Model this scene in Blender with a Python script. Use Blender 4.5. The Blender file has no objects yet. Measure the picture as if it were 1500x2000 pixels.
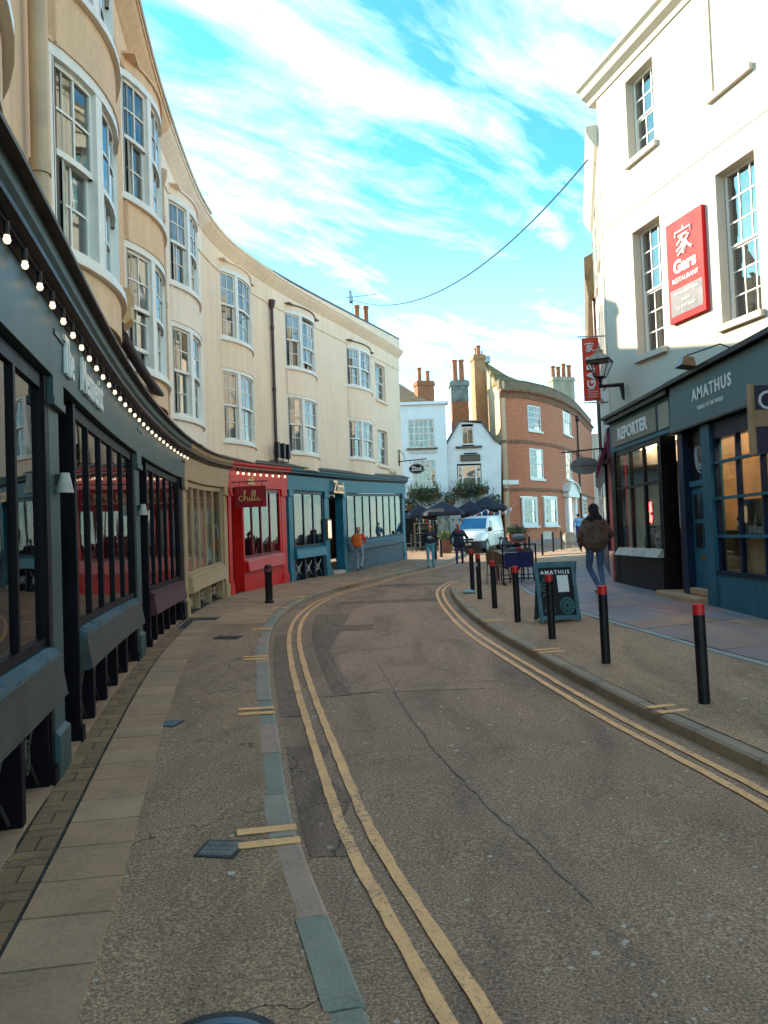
import bpy, bmesh, math, random
from mathutils import Matrix, Vector
random.seed(7)
R = math.radians
SC = bpy.context.scene
COL = SC.collection
# ------------------------------------------------------------------ camera, sky, sun, exposure
FPX, ROLL, HOR, CAMH = 1500., .037, 47., 1.65
PIT = math.atan(HOR / FPX)
cam = bpy.data.cameras.new('camera'); camo = bpy.data.objects.new('camera', cam); COL.objects.link(camo)
cam.sensor_fit = 'VERTICAL'; cam.sensor_height = 36; cam.lens = 27.; cam.clip_end = 2000; cam.clip_start = .05
camo.matrix_world = Matrix.Translation((0, 0, CAMH)) @ Matrix.Rotation(R(90) + PIT, 4, 'X') @ Matrix.Rotation(-ROLL, 4, 'Z')
SC.camera = camo
SC.render.resolution_x, SC.render.resolution_y = 768, 1024
SUN_EL, SUN_AZ = R(22.5), R(-65)          # azimuth from +Y, clockwise positive
sd = Vector((math.sin(SUN_AZ) * math.cos(SUN_EL), math.cos(SUN_AZ) * math.cos(SUN_EL), math.sin(SUN_EL)))
W = bpy.data.worlds.new('World'); SC.world = W; W.use_nodes = True
nt = W.node_tree; nt.nodes.clear()
def N(t, typ, **kw):
    n = t.nodes.new(typ)
    for k, v in kw.items():
        if k.startswith('i_'):
            key = k[2:]; key = int(key) if key.isdigit() else key.replace('_', ' ')
            n.inputs[key].default_value = v
        else: setattr(n, k, v)
    return n
def math_n(t, op, a, b=None):
    n = t.nodes.new('ShaderNodeMath'); n.operation = op
    for i, x in enumerate((a, b)):
        if x is None: continue
        if isinstance(x, (int, float)): n.inputs[i].default_value = x
        else: t.links.new(x, n.inputs[i])
    return n.outputs[0]
def mixc(t, fac, a, b, mode='MIX'):
    n = t.nodes.new('ShaderNodeMix'); n.data_type = 'RGBA'; n.blend_type = mode
    for idx, x in ((0, fac), (6, a), (7, b)):
        if isinstance(x, (int, float)): n.inputs[idx].default_value = x
        elif isinstance(x, tuple): n.inputs[idx].default_value = (*x[:3], 1)
        else: t.links.new(x, n.inputs[idx])
    return n.outputs[2]
def ramp(t, fac, stops):
    n = t.nodes.new('ShaderNodeValToRGB'); e = n.color_ramp.elements
    e[0].position, e[0].color = stops[0][0], (*[stops[0][1]] * 3, 1) if not isinstance(stops[0][1], tuple) else (*stops[0][1], 1)
    e[1].position, e[1].color = stops[-1][0], (*[stops[-1][1]] * 3, 1) if not isinstance(stops[-1][1], tuple) else (*stops[-1][1], 1)
    for p, c in stops[1:-1]:
        q = e.new(p); q.color = (*c, 1) if isinstance(c, tuple) else (c, c, c, 1)
    t.links.new(fac, n.inputs[0]); return n.outputs[0]
sky = N(nt, 'ShaderNodeTexSky', sky_type='NISHITA', sun_disc=False, sun_elevation=SUN_EL, sun_rotation=SUN_AZ % (2 * math.pi), air_density=1.0, dust_density=.6, ozone_density=1.2)
tc = N(nt, 'ShaderNodeTexCoord'); sp = N(nt, 'ShaderNodeSeparateXYZ'); nt.links.new(tc.outputs['Generated'], sp.inputs[0])
zz = math_n(nt, 'MAXIMUM', sp.outputs[2], .04); zz = math_n(nt, 'ADD', zz, .06)
px = math_n(nt, 'DIVIDE', sp.outputs[0], zz); py = math_n(nt, 'DIVIDE', sp.outputs[1], zz)
cb = N(nt, 'ShaderNodeCombineXYZ'); nt.links.new(px, cb.inputs[0]); nt.links.new(py, cb.inputs[1])
def cloud(scale, stretch, rot, detail, dist, loc):
    mr = N(nt, 'ShaderNodeMapping'); mr.inputs['Rotation'].default_value = (0, 0, R(rot)); mr.inputs['Location'].default_value = loc
    nt.links.new(cb.outputs[0], mr.inputs[0])
    ms = N(nt, 'ShaderNodeMapping'); ms.inputs['Scale'].default_value = (scale / stretch, scale, 1); nt.links.new(mr.outputs[0], ms.inputs[0])
    no = N(nt, 'ShaderNodeTexNoise', i_Scale=1., i_Detail=detail, i_Roughness=.62, i_Distortion=dist); nt.links.new(ms.outputs[0], no.inputs['Vector'])
    return no.outputs[0]
c1 = cloud(2.2, 2.6, -47, 9, 1.1, (3.1, 1.7, 0)); c2 = cloud(6.5, 2.2, -40, 8, .8, (7.3, 2.2, 0)); c3 = cloud(.9, 1.3, -47, 4, .3, (.4, 5.2, 0))
cs = math_n(nt, 'ADD', math_n(nt, 'MULTIPLY', c1, .55), math_n(nt, 'MULTIPLY', c2, .25)); cs = math_n(nt, 'ADD', cs, math_n(nt, 'MULTIPLY', c3, .35))
cm = ramp(nt, cs, [(.54, 0.), (.66, .22), (.86, .56)])
hz = ramp(nt, sp.outputs[2], [(0., .55), (.16, .28), (.42, 0.)])
skyc = mixc(nt, 1., sky.outputs[0], (.19, .55, .61), 'MULTIPLY')
skyc = mixc(nt, hz, skyc, (3.6, 4.3, 4.1))
skyc = mixc(nt, cm, skyc, (6.2, 5.5, 4.2))
bg = N(nt, 'ShaderNodeBackground', i_Strength=.145); nt.links.new(skyc, bg.inputs[0])
wo = N(nt, 'ShaderNodeOutputWorld'); nt.links.new(bg.outputs[0], wo.inputs[0])
sl = bpy.data.lights.new('sun', 'SUN'); sl.energy = 2.2; sl.angle = R(.5); sl.color = (1., .88, .68)
so = bpy.data.objects.new('sun', sl); COL.objects.link(so); so.location = (-30, 10, 30); so.rotation_euler = (-sd).to_track_quat('-Z', 'Y').to_euler()
SC.render.engine = 'CYCLES'
SC.view_settings.view_transform = 'Standard'; SC.view_settings.look = 'None'; SC.view_settings.gamma = 1; SC.view_settings.use_curve_mapping = False
SC.view_settings.exposure = 2.42
SC.cycles.max_bounces = 8; SC.cycles.transparent_max_bounces = 12; SC.cycles.caustics_reflective = False; SC.cycles.caustics_refractive = False
# ------------------------------------------------------------------ ground height and pixel helpers
GY = [-60, 0, 7, 10.7, 14.5, 20, 30, 38, 46, 60, 90, 900]; GZ = [-.9, -.22, -.11, 0, .07, .13, .25, .5, .8, 1.15, 1.5, 1.5]
def interp(x, xs, ys):
    if x <= xs[0]: return ys[0]
    for i in range(1, len(xs)):
        if x <= xs[i]: return ys[i - 1] + (ys[i] - ys[i - 1]) * (x - xs[i - 1]) / (xs[i] - xs[i - 1])
    return ys[-1]
def g(y): return interp(y, GY, GZ)
def ray(x, y):
    u, v = x - 750, y - 1000; c, s = math.cos(ROLL), math.sin(ROLL); u, v = u * c - v * s, u * s + v * c
    cp, s2 = math.cos(PIT), math.sin(PIT); fy = FPX * cp + v * s2; fz = FPX * s2 - v * cp
    return u / fy, fz / fy
def gp(x, y, dz=0.):                     # photo pixel to the ground it shows
    a, b = ray(x, y); lo, hi = .5, 150.
    for _ in range(60):
        m = (lo + hi) / 2
        if CAMH + b * m > g(m) + dz: lo = m
        else: hi = m
    return Vector((a * lo, lo, CAMH + b * lo))
def at(x, y, Y):
    a, b = ray(x, y); return Vector((a * Y, Y, CAMH + b * Y))
def spline(xs, ys):
    n = len(xs); h = [xs[i + 1] - xs[i] for i in range(n - 1)]
    a = [0.] * n; b = [1.] * n; c = [0.] * n; d = [0.] * n
    for i in range(1, n - 1):
        a[i] = h[i - 1]; b[i] = 2 * (h[i - 1] + h[i]); c[i] = h[i]; d[i] = 3 * ((ys[i + 1] - ys[i]) / h[i] - (ys[i] - ys[i - 1]) / h[i - 1])
    for i in range(1, n):
        w = a[i] / b[i - 1]; b[i] -= w * c[i - 1]; d[i] -= w * d[i - 1]
    m = [0.] * n; m[-1] = d[-1] / b[-1]
    for i in range(n - 2, -1, -1): m[i] = (d[i] - c[i] * m[i + 1]) / b[i]
    def f(x):
        i = 0
        while i < n - 2 and x > xs[i + 1]: i += 1
        t = x - xs[i]; bb = (ys[i + 1] - ys[i]) / h[i] - h[i] * (2 * m[i] + m[i + 1]) / 3
        return ys[i] + bb * t + m[i] * t * t + (m[i + 1] - m[i]) / (3 * h[i]) * t ** 3
    return f
# ------------------------------------------------------------------ materials
MATS = {}
def mat(name, col, rough=.6, var=.12, scale=3., bump=0., metal=0., fine=None, spec=None, streak=0., emit=None, coat=0.):
    if name in MATS: return MATS[name]
    m = bpy.data.materials.new(name); MATS[name] = m; m.use_nodes = True; t = m.node_tree; b = t.nodes['Principled BSDF']
    b.inputs['Roughness'].default_value = rough; b.inputs['Metallic'].default_value = metal
    if spec is not None: b.inputs['Specular IOR Level'].default_value = spec
    if coat: b.inputs['Coat Weight'].default_value = coat; b.inputs['Coat Roughness'].default_value = .08
    geo = N(t, 'ShaderNodeNewGeometry'); pos = geo.outputs['Position']
    no = N(t, 'ShaderNodeTexNoise', i_Scale=scale, i_Detail=5., i_Roughness=.6); t.links.new(pos, no.inputs['Vector'])
    f = no.outputs[0]
    if fine:
        n2 = N(t, 'ShaderNodeTexNoise', i_Scale=fine, i_Detail=3., i_Roughness=.7); t.links.new(pos, n2.inputs['Vector'])
        f = math_n(t, 'ADD', math_n(t, 'MULTIPLY', f, .55), math_n(t, 'MULTIPLY', n2.outputs[0], .45))
    if streak:
        mp = N(t, 'ShaderNodeMapping'); mp.inputs['Scale'].default_value = (7, 7, .45); t.links.new(pos, mp.inputs[0])
        n3 = N(t, 'ShaderNodeTexNoise', i_Scale=1., i_Detail=4.); t.links.new(mp.outputs[0], n3.inputs['Vector'])
        f = math_n(t, 'ADD', math_n(t, 'MULTIPLY', f, 1 - streak), math_n(t, 'MULTIPLY', n3.outputs[0], streak))
    lo = tuple(max(0, c * (1 - 2.2 * var)) for c in col); hi = tuple(min(1, c * (1 + 1.6 * var)) for c in col)
    c = ramp(t, f, [(.3, lo), (.5, tuple(col)), (.7, hi)]); t.links.new(c, b.inputs['Base Color'])
    rr = math_n(t, 'ADD', math_n(t, 'MULTIPLY', no.outputs[0], .25), rough - .12); t.links.new(rr, b.inputs['Roughness'])
    if bump:
        bn = N(t, 'ShaderNodeTexNoise', i_Scale=fine or scale * 6, i_Detail=4.); t.links.new(pos, bn.inputs['Vector'])
        bp = N(t, 'ShaderNodeBump', i_Strength=min(1, bump), i_Distance=.01); t.links.new(bn.outputs[0], bp.inputs['Height']); t.links.new(bp.outputs[0], b.inputs['Normal'])
    if emit:
        b.inputs['Emission Color'].default_value = (*emit[:3], 1); b.inputs['Emission Strength'].default_value = emit[3]
    return m
def glass(name, tint=(.8, .82, .8), ior=1.75, wob=.0):
    if name in MATS: return MATS[name]
    m = bpy.data.materials.new(name); MATS[name] = m; m.use_nodes = True; t = m.node_tree; t.nodes.clear()
    fr = N(t, 'ShaderNodeFresnel', i_IOR=ior); tr = N(t, 'ShaderNodeBsdfTransparent'); tr.inputs[0].default_value = (*tint, 1)
    gl = N(t, 'ShaderNodeBsdfGlossy', i_Roughness=.015); gl.inputs[0].default_value = (.95, .95, .95, 1)
    if wob:
        geo = N(t, 'ShaderNodeNewGeometry'); no = N(t, 'ShaderNodeTexNoise', i_Scale=1.6, i_Detail=1.); t.links.new(geo.outputs['Position'], no.inputs['Vector'])
        bp = N(t, 'ShaderNodeBump', i_Strength=wob, i_Distance=.05); t.links.new(no.outputs[0], bp.inputs['Height']); t.links.new(bp.outputs[0], gl.inputs['Normal'])
    bf = N(t, 'ShaderNodeNewGeometry'); fac = math_n(t, 'MULTIPLY', fr.outputs[0], math_n(t, 'SUBTRACT', 1., bf.outputs['Backfacing']))
    mx = N(t, 'ShaderNodeMixShader'); t.links.new(fac, mx.inputs[0]); t.links.new(tr.outputs[0], mx.inputs[1]); t.links.new(gl.outputs[0], mx.inputs[2])
    o = N(t, 'ShaderNodeOutputMaterial'); t.links.new(mx.outputs[0], o.inputs[0]); return m
def asphalt(name, col, gum=1., crack=0.):
    if name in MATS: return MATS[name]
    m = mat(name, col, rough=.85, var=.05, scale=.7, bump=.55, fine=120.); t = m.node_tree; b = t.nodes['Principled BSDF']
    base = b.inputs['Base Color'].links[0].from_socket; pos = N(t, 'ShaderNodeNewGeometry').outputs['Position']
    sn = N(t, 'ShaderNodeTexNoise', i_Scale=70., i_Detail=3., i_Roughness=.75); t.links.new(pos, sn.inputs['Vector'])
    c = mixc(t, 1., base, ramp(t, sn.outputs[0], [(.32, .32), (.5, .92), (.68, 2.0)]), 'MULTIPLY')
    mpp = N(t, 'ShaderNodeMapping'); mpp.inputs['Scale'].default_value = (1.7, .5, 1); t.links.new(pos, mpp.inputs[0]); st = N(t, 'ShaderNodeTexNoise', i_Scale=.8, i_Detail=7., i_Roughness=.68, i_Distortion=.7); t.links.new(mpp.outputs[0], st.inputs['Vector'])
    c = mixc(t, 1., c, ramp(t, st.outputs[0], [(.32, .62), (.5, 1.), (.7, 1.2)]), 'MULTIPLY')
    if gum:
        for sc, th, w in ((2.4, .04, 1.), (5.5, .03, .7), (11., .018, .6)):
            wv = N(t, 'ShaderNodeTexNoise', i_Scale=25., i_Detail=1.); t.links.new(pos, wv.inputs['Vector'])
            ps = mixc(t, .02, pos, wv.outputs[1], 'ADD')
            vo = N(t, 'ShaderNodeTexVoronoi', i_Scale=sc, i_Randomness=1.); t.links.new(ps, vo.inputs['Vector'])
            sepc = N(t, 'ShaderNodeSeparateColor'); t.links.new(vo.outputs['Color'], sepc.inputs[0])
            rad = math_n(t, 'MULTIPLY', math_n(t, 'ADD', math_n(t, 'MULTIPLY', sepc.outputs[0], .65), .3), th * sc * .8)
            k = math_n(t, 'LESS_THAN', vo.outputs['Distance'], rad); k = math_n(t, 'MULTIPLY', k, math_n(t, 'MULTIPLY', math_n(t, 'GREATER_THAN', sepc.outputs[1], .42), w * gum))
            c = mixc(t, k, c, (.58, .49, .38))
    if crack:
        wv = N(t, 'ShaderNodeTexNoise', i_Scale=3., i_Detail=4.); t.links.new(pos, wv.inputs['Vector'])
        ps = mixc(t, .5, pos, wv.outputs[1], 'ADD')
        vo = N(t, 'ShaderNodeTexVoronoi', feature='DISTANCE_TO_EDGE', i_Scale=.55); t.links.new(ps, vo.inputs['Vector'])
        k = math_n(t, 'LESS_THAN', vo.outputs['Distance'],   .005 * crack); c = mixc(t, math_n(t, 'MULTIPLY', k, .75), c, (.02, .017, .013))
    t.links.new(c, b.inputs['Base Color']); return m
def brickmat(name, c1, c2, mort, bw=.225, bh=.075, curve_u=None):
    if name in MATS: return MATS[name]
    m = mat(name, c1, rough=.85, var=.15, scale=.8, fine=9.); t = m.node_tree; b = t.nodes['Principled BSDF']
    base = b.inputs['Base Color'].links[0].from_socket
    uv = N(t, 'ShaderNodeUVMap'); br = N(t, 'ShaderNodeTexBrick', i_Scale=1., i_Mortar_Size=.018, i_Brick_Width=bw, i_Row_Height=bh, i_Mortar_Smooth=.2, i_Bias=-.1)
    br.inputs['Color1'].default_value = (*c1, 1); br.inputs['Color2'].default_value = (*c2, 1); br.inputs['Mortar'].default_value = (*mort, 1)
    t.links.new(uv.outputs[0], br.inputs['Vector'])
    c = mixc(t, .72, base, br.outputs[0]); t.links.new(c, b.inputs['Base Color'])
    bp = N(t, 'ShaderNodeBump', i_Strength=.6, i_Distance=.01); t.links.new(math_n(t, 'SUBTRACT', 1., br.outputs[1]), bp.inputs['Height']); t.links.new(bp.outputs[0], b.inputs['Normal'])
    return m
# ------------------------------------------------------------------ mesh building
class MB:
    def __init__(s): s.v = []; s.f = []; s.mi = []; s.uv = {}
    def add(s, vs, fs, mi=0):
        o = len(s.v); s.v += [tuple(p) for p in vs]
        for f in fs: s.f.append(tuple(i + o for i in f)); s.mi.append(mi)
        return s
    def hexa(s, p, mi=0):               # 8 points: bottom ring 0-3, top ring 4-7
        return s.add(p, [(3, 2, 1, 0), (4, 5, 6, 7), (0, 1, 5, 4), (1, 2, 6, 5), (2, 3, 7, 6), (3, 0, 4, 7)], mi)
    def box(s, x0, x1, y0, y1, z0, z1, mi=0):
        return s.hexa([(x0, y0, z0), (x1, y0, z0), (x1, y1, z0), (x0, y1, z0), (x0, y0, z1), (x1, y0, z1), (x1, y1, z1), (x0, y1, z1)], mi)
    def fbox(s, fr, u0, u1, w0, w1, z0, z1, mi=0):
        P = lambda u, w, z: (fr[0] + fr[2] * u + fr[4] * w, fr[1] + fr[3] * u + fr[5] * w, z)
        return s.hexa([P(u0, w0, z0), P(u1, w0, z0), P(u1, w1, z0), P(u0, w1, z0), P(u0, w0, z1), P(u1, w0, z1), P(u1, w1, z1), P(u0, w1, z1)], mi)
    def loft(s, rings, mi=0, caps=True, closed=True):
        n = len(rings[0]); vs = [p for r in rings for p in r]; fs = []
        for i in range(len(rings) - 1):
            for j in range(n if closed else n - 1):
                k = (j + 1) % n; fs.append((i * n + j, i * n + k, (i + 1) * n + k, (i + 1) * n + j))
        if caps: fs.append(tuple(range(n - 1, -1, -1))); fs.append(tuple(range((len(rings) - 1) * n, len(rings) * n)))
        return s.add(vs, fs, mi)
    def tube(s, path, r, n=8, mi=0, caps=True):
        path = [Vector(p) for p in path]; rs = r if isinstance(r, (list, tuple)) else [r] * len(path); rings = []; ref = None
        for i, p in enumerate(path):
            d = (path[min(i + 1, len(path) - 1)] - path[max(i - 1, 0)])
            d = d.normalized() if d.length > 1e-9 else Vector((0, 0, 1))
            if ref is None: ref = Vector((0, 0, 1)) if abs(d.z) < .9 else Vector((1, 0, 0))
            a = d.cross(ref).normalized(); b = a.cross(d).normalized(); ref = b
            rings.append([p + a * rs[i] * math.cos(6.28318 * k / n) + b * rs[i] * math.sin(6.28318 * k / n) for k in range(n)])
        return s.loft(rings, mi, caps)
    def lathe(s, prof, c=(0, 0, 0), n=16, mi=0, M=None):
        rings = [[(c[0] + r * math.cos(6.28318 * k / n), c[1] + r * math.sin(6.28318 * k / n), c[2] + z) for k in range(n)] for r, z in prof]
        if M: rings = [[tuple(M @ Vector(p)) for p in r] for r in rings]
        return s.loft(rings, mi)
    def ell(s, c, rx, ry, rz, n=12, m=8, mi=0, M=None):
        return s.lathe_e([(math.sin(math.pi * i / m), -math.cos(math.pi * i / m)) for i in range(m + 1)], c, rx, ry, rz, n, mi, M)
    def lathe_e(s, prof, c, rx, ry, rz, n, mi, M):
        rings = [[Vector((max(r, .01) * rx * math.cos(6.28318 * k / n), max(r, .01) * ry * math.sin(6.28318 * k / n), z * rz)) for k in range(n)] for r, z in prof]
        M = M or Matrix.Identity(4); c = Vector(c)
        return s.loft([[tuple(M @ p + c) for p in r] for r in rings], mi)
    def poly(s, pts, z0, z1, mi=0):
        n = len(pts); return s.add([(p[0], p[1], z0) for p in pts] + [(p[0], p[1], z1) for p in pts],
            [tuple(range(n - 1, -1, -1)), tuple(range(n, 2 * n))] + [(i, (i + 1) % n, n + (i + 1) % n, n + i) for i in range(n)], mi)
    def xf(s, M): s.v = [tuple(M @ Vector(p)) for p in s.v]; return s
LOC = {}
def thing(name, label, cat, loc, group=None):
    o = bpy.data.objects.new(name, None); COL.objects.link(o); o.location = loc; o.empty_display_size = .2; LOC[o] = Vector(loc)
    o['label'] = label; o['category'] = cat
    if group: o['group'] = group
    return o
def tag(o, label, cat, group=None):
    o['label'] = label; o['category'] = cat
    if group: o['group'] = group
    return o
def ob(name, mb, m, parent=None, smooth=False, bevel=0., base=False, kind=None):
    vs = mb.v; n = len(vs)
    c = Vector((sum(p[0] for p in vs) / n, sum(p[1] for p in vs) / n, min(p[2] for p in vs) if base else sum(p[2] for p in vs) / n))
    me = bpy.data.meshes.new(name); me.from_pydata([(p[0] - c.x, p[1] - c.y, p[2] - c.z) for p in vs], [], mb.f)
    ms = m if isinstance(m, (list, tuple)) else [m]
    for x in ms: me.materials.append(x)
    if len(ms) > 1: me.polygons.foreach_set('material_index', mb.mi)
    if mb.uv:
        ul = me.uv_layers.new(name='UVMap')
        for p in me.polygons:
            for li in p.loop_indices: ul.data[li].uv = mb.uv.get(me.loops[li].vertex_index, (0, 0))
    b = bmesh.new(); b.from_mesh(me); bmesh.ops.recalc_face_normals(b, faces=b.faces)
    if bevel: bmesh.ops.bevel(b, geom=list(b.edges), offset=bevel, segments=1, affect='EDGES', clamp_overlap=True)
    b.to_mesh(me); b.free()
    if smooth:
        me.polygons.foreach_set('use_smooth', [True] * len(me.polygons))
        if smooth != 'all': me.set_sharp_from_angle(angle=R(40))
    o = bpy.data.objects.new(name, me); COL.objects.link(o); LOC[o] = c
    if parent is not None: o.parent = parent; o.location = c - LOC[parent]
    else: o.location = c
    if kind: o['kind'] = kind
    return o
def axes(x, y, z, loc): return Matrix(((x[0], y[0], z[0], loc[0]), (x[1], y[1], z[1], loc[1]), (x[2], y[2], z[2], loc[2]), (0, 0, 0, 1)))
def text(s, size, m, parent, M, ext=.008, xs=1., name='lettering', align='CENTER', shear=0., sp=1., offs=0.):
    cu = bpy.data.curves.new(name, 'FONT'); cu.body = s; cu.size = size; cu.extrude = ext; cu.align_x = align; cu.align_y = 'CENTER'; cu.shear = shear; cu.space_character = sp; cu.offset = offs; cu.resolution_u = 3
    t = bpy.data.objects.new(name, cu); COL.objects.link(t); dg = bpy.context.evaluated_depsgraph_get(); dg.update()
    me = bpy.data.meshes.new_from_object(t.evaluated_get(dg)); bpy.data.objects.remove(t); bpy.data.curves.remove(cu)
    mb = MB(); mb.v = [tuple(M @ Vector((v.co.x * xs, v.co.y, v.co.z))) for v in me.vertices]; mb.f = [tuple(p.vertices) for p in me.polygons]; mb.mi = [0] * len(mb.f)
    bpy.data.meshes.remove(me)
    return ob(name, mb, m, parent) if mb.v else None
class Curve:
    def __init__(s, pts, side):
        s.p = [Vector((a[0], a[1])) for a in pts]; s.s = [0.]
        for i in range(1, len(s.p)): s.s.append(s.s[-1] + (s.p[i] - s.p[i - 1]).length)
        s.side = side; s.L = s.s[-1]
    def frame(s, t, off=0.):
        i = 0; j = len(s.s) - 2
        while i < j:
            m = (i + j) // 2
            if t > s.s[m + 1]: i = m + 1
            else: j = m
        h = s.s[i + 1] - s.s[i]; p = s.p[i] + (s.p[i + 1] - s.p[i]) * ((t - s.s[i]) / h)
        a = s.p[max(i - 1, 0)]; b = s.p[min(i + 2, len(s.p) - 1)]; d = (b - a).normalized(); nn = Vector((d.y, -d.x)) * s.side
        p = p + nn * off
        return (p.x, p.y, d.x, d.y, nn.x, nn.y)
    def sy(s, y):                       # arc length at a given Y (curves that run along +Y)
        p = s.p
        if (p[-1].y > p[0].y) == (y <= p[0].y): pass
        for i in range(len(p) - 1):
            a, b = p[i].y, p[i + 1].y
            if (a - y) * (b - y) <= 0 and a != b: return s.s[i] + (s.s[i + 1] - s.s[i]) * (y - a) / (b - a)
        return s.s[0] if abs(y - p[0].y) < abs(y - p[-1].y) else s.L
    def hit(s, x, y, off=0.):           # where a photo pixel's ray meets the wall standing on the curve: (arc length, z)
        a, b = ray(x, y); prev = None; n = int(s.L / .04)
        for i in range(n + 1):
            t = s.L * i / n; f = s.frame(t, off); d = f[0] - a * f[1]
            if prev is not None and prev * d <= 0: return t, CAMH + b * f[1]
            prev = d
        return None
ZERO = lambda y: 0.
def sweep(mb, C, s0, s1, prof, zf=ZERO, step=.5, mi=0, jit=0.):
    n = max(1, int(abs(s1 - s0) / step + .5)); rings = []
    for i in range(n + 1):
        f = C.frame(s0 + (s1 - s0) * i / n); z = zf(f[1])
        rings.append([(f[0] + f[4] * o, f[1] + f[5] * o, h + z) for o, h in prof])
    return mb.loft(rings, mi)
def wall_open(mb, C, s0, s1, z0, z1, opens, depth=.22, zf=ZERO, step=.7, off=0., mi=0, mir=None):
    """front sheet with real openings and their reveals"""
    ss = {s0, s1}; zs = {z0, z1}
    for a, b, c, d in opens: ss |= {a, b}; zs |= {c, d}
    ss = sorted(x for x in ss if s0 - 1e-6 <= x <= s1 + 1e-6); zs = sorted(x for x in zs if z0 - 1e-6 <= x <= z1 + 1e-6); fs = []
    for i in range(len(ss) - 1):
        k = max(1, int((ss[i + 1] - ss[i]) / step + .5)); fs += [ss[i] + (ss[i + 1] - ss[i]) * j / k for j in range(k)]
    fs.append(ss[-1]); idx = {}
    def V(s, z, w):
        key = (round(s, 4), round(z, 4), w)
        if key not in idx:
            f = C.frame(s, off - w); idx[key] = len(mb.v); mb.v.append((f[0], f[1], z + zf(f[1]))); mb.uv[idx[key]] = (s, z)
        return idx[key]
    inside = lambda s, z: any(a < s < b and c < z < d for a, b, c, d in opens)
    for i in range(len(fs) - 1):
        for j in range(len(zs) - 1):
            if not inside((fs[i] + fs[i + 1]) / 2, (zs[j] + zs[j + 1]) / 2):
                mb.f.append((V(fs[i], zs[j], 0), V(fs[i + 1], zs[j], 0), V(fs[i + 1], zs[j + 1], 0), V(fs[i], zs[j + 1], 0))); mb.mi.append(mi)
    for a, b, c, d in opens:
        xs = [x for x in fs if a - 1e-6 <= x <= b + 1e-6]
        for i in range(len(xs) - 1):
            for z in (c, d): mb.f.append((V(xs[i], z, 0), V(xs[i + 1], z, 0), V(xs[i + 1], z, depth), V(xs[i], z, depth))); mb.mi.append(mi if mir is None else mir)
        for x in (a, b): mb.f.append((V(x, c, 0), V(x, d, 0), V(x, d, depth), V(x, c, depth))); mb.mi.append(mi if mir is None else mir)
    return mb
# ------------------------------------------------------------------ palette
ASPH = asphalt('asphalt_road', (0.3244, 0.1844, 0.107), 1., 0.)
ASPHP = asphalt('asphalt_pavement', (0.3572, 0.2009, 0.1088), .9, .6)
ASPHR = asphalt('asphalt_pavement_brown', (0.401, 0.235, 0.13), .7)
PATCH = asphalt('asphalt_patch', (0.371, 0.207, 0.124), .8); PATCHD = asphalt('asphalt_patch_dark', (0.217, 0.122, 0.072), .7, .5)
YEL = mat('yellow_line_paint', (.92, .44, .17), .7, .16, 6., .3, fine=60.)
def worn(m):
    t = m.node_tree; b = t.nodes['Principled BSDF']; base_ = b.inputs['Base Color'].links[0].from_socket; pos = N(t, 'ShaderNodeNewGeometry').outputs['Position']
    a1 = N(t, 'ShaderNodeTexNoise', i_Scale=34., i_Detail=5., i_Roughness=.75); t.links.new(pos, a1.inputs['Vector']); a2 = N(t, 'ShaderNodeTexNoise', i_Scale=2.2, i_Detail=3.); t.links.new(pos, a2.inputs['Vector'])
    k = math_n(t, 'ADD', math_n(t, 'MULTIPLY', a1.outputs[0], .7), math_n(t, 'MULTIPLY', a2.outputs[0], .3)); t.links.new(mixc(t, ramp(t, k, [(.38, .9), (.45, .12), (.52, 0.)]), base_, (.24, .16, .10)), b.inputs['Base Color'])
worn(YEL)
SLAB = [mat('flagstone_%d' % i, c, .8, .16, 2.5, .35, fine=40., ) for i, c in enumerate([(0.417, 0.237, 0.128), (0.465, 0.264, 0.14), (0.376, 0.214, 0.12), (0.433, 0.231, 0.12)])]
SLABR = [mat('paving_%d' % i, c, .62, .14, 2.5, .3, fine=40.) for i, c in enumerate([(0.253, 0.203, 0.199), (0.211, 0.192, 0.199), (0.337, 0.186, 0.15), (0.281, 0.203, 0.175), (0.337, 0.209, 0.144), (0.239, 0.181, 0.184)])]
BLOCK = [mat('paving_block_%d' % i, c, .85, .2, 5., .5, fine=50.) for i, c in enumerate([(0.27, 0.14, 0.064), (0.312, 0.162, 0.074), (0.227, 0.123, 0.059)])]
KERB = [mat('kerb_granite_%d' % i, c, .75, .15, 4., .5, fine=45.) for i, c in enumerate([(0.248, 0.226, 0.161), (0.317, 0.248, 0.175), (0.413, 0.248, 0.166), (0.303, 0.226, 0.166)])]
KERBR = [mat('kerb_concrete_%d' % i, c, .8, .12, 3., .4, fine=45.) for i, c in enumerate([(0.333, 0.229, 0.145), (0.369, 0.258, 0.164), (0.312, 0.217, 0.141)])]
TAN = mat('stucco_tan', (0.752, 0.495, 0.304), .8, 0.105, .9, .2, fine=14., streak=.38)
WHT = mat('stucco_white', (0.8883, 0.7371, 0.5947), .8, 0.075, .9, .15, fine=14., streak=.38)
CRM = mat('stucco_cream', (0.8683, 0.6521, 0.4579), .8, 0.090, .9, .2, fine=14., streak=.38)
CRM2 = mat('stucco_pale_cream', (0.8883, 0.6899, 0.5067), .8, 0.075, .9, .15, fine=14., streak=.38)
RWH = mat('render_white', (0.568, 0.493, 0.405), .8, .03, .8, .12, fine=14., streak=.2)
FRAME = mat('white_gloss_paint', (.78, .74, .67), .4, .04, 4.)
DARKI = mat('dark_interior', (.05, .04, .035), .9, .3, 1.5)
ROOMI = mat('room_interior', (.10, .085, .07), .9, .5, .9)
CURT = mat('pale_curtain', (.62, .55, .45), .9, .1, 6.); CURT2 = mat('rust_curtain', (.36, .13, .07), .9, .15, 6.); BLIND = mat('beige_blind', (.50, .42, .31), .9, .06, 2.)
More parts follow.
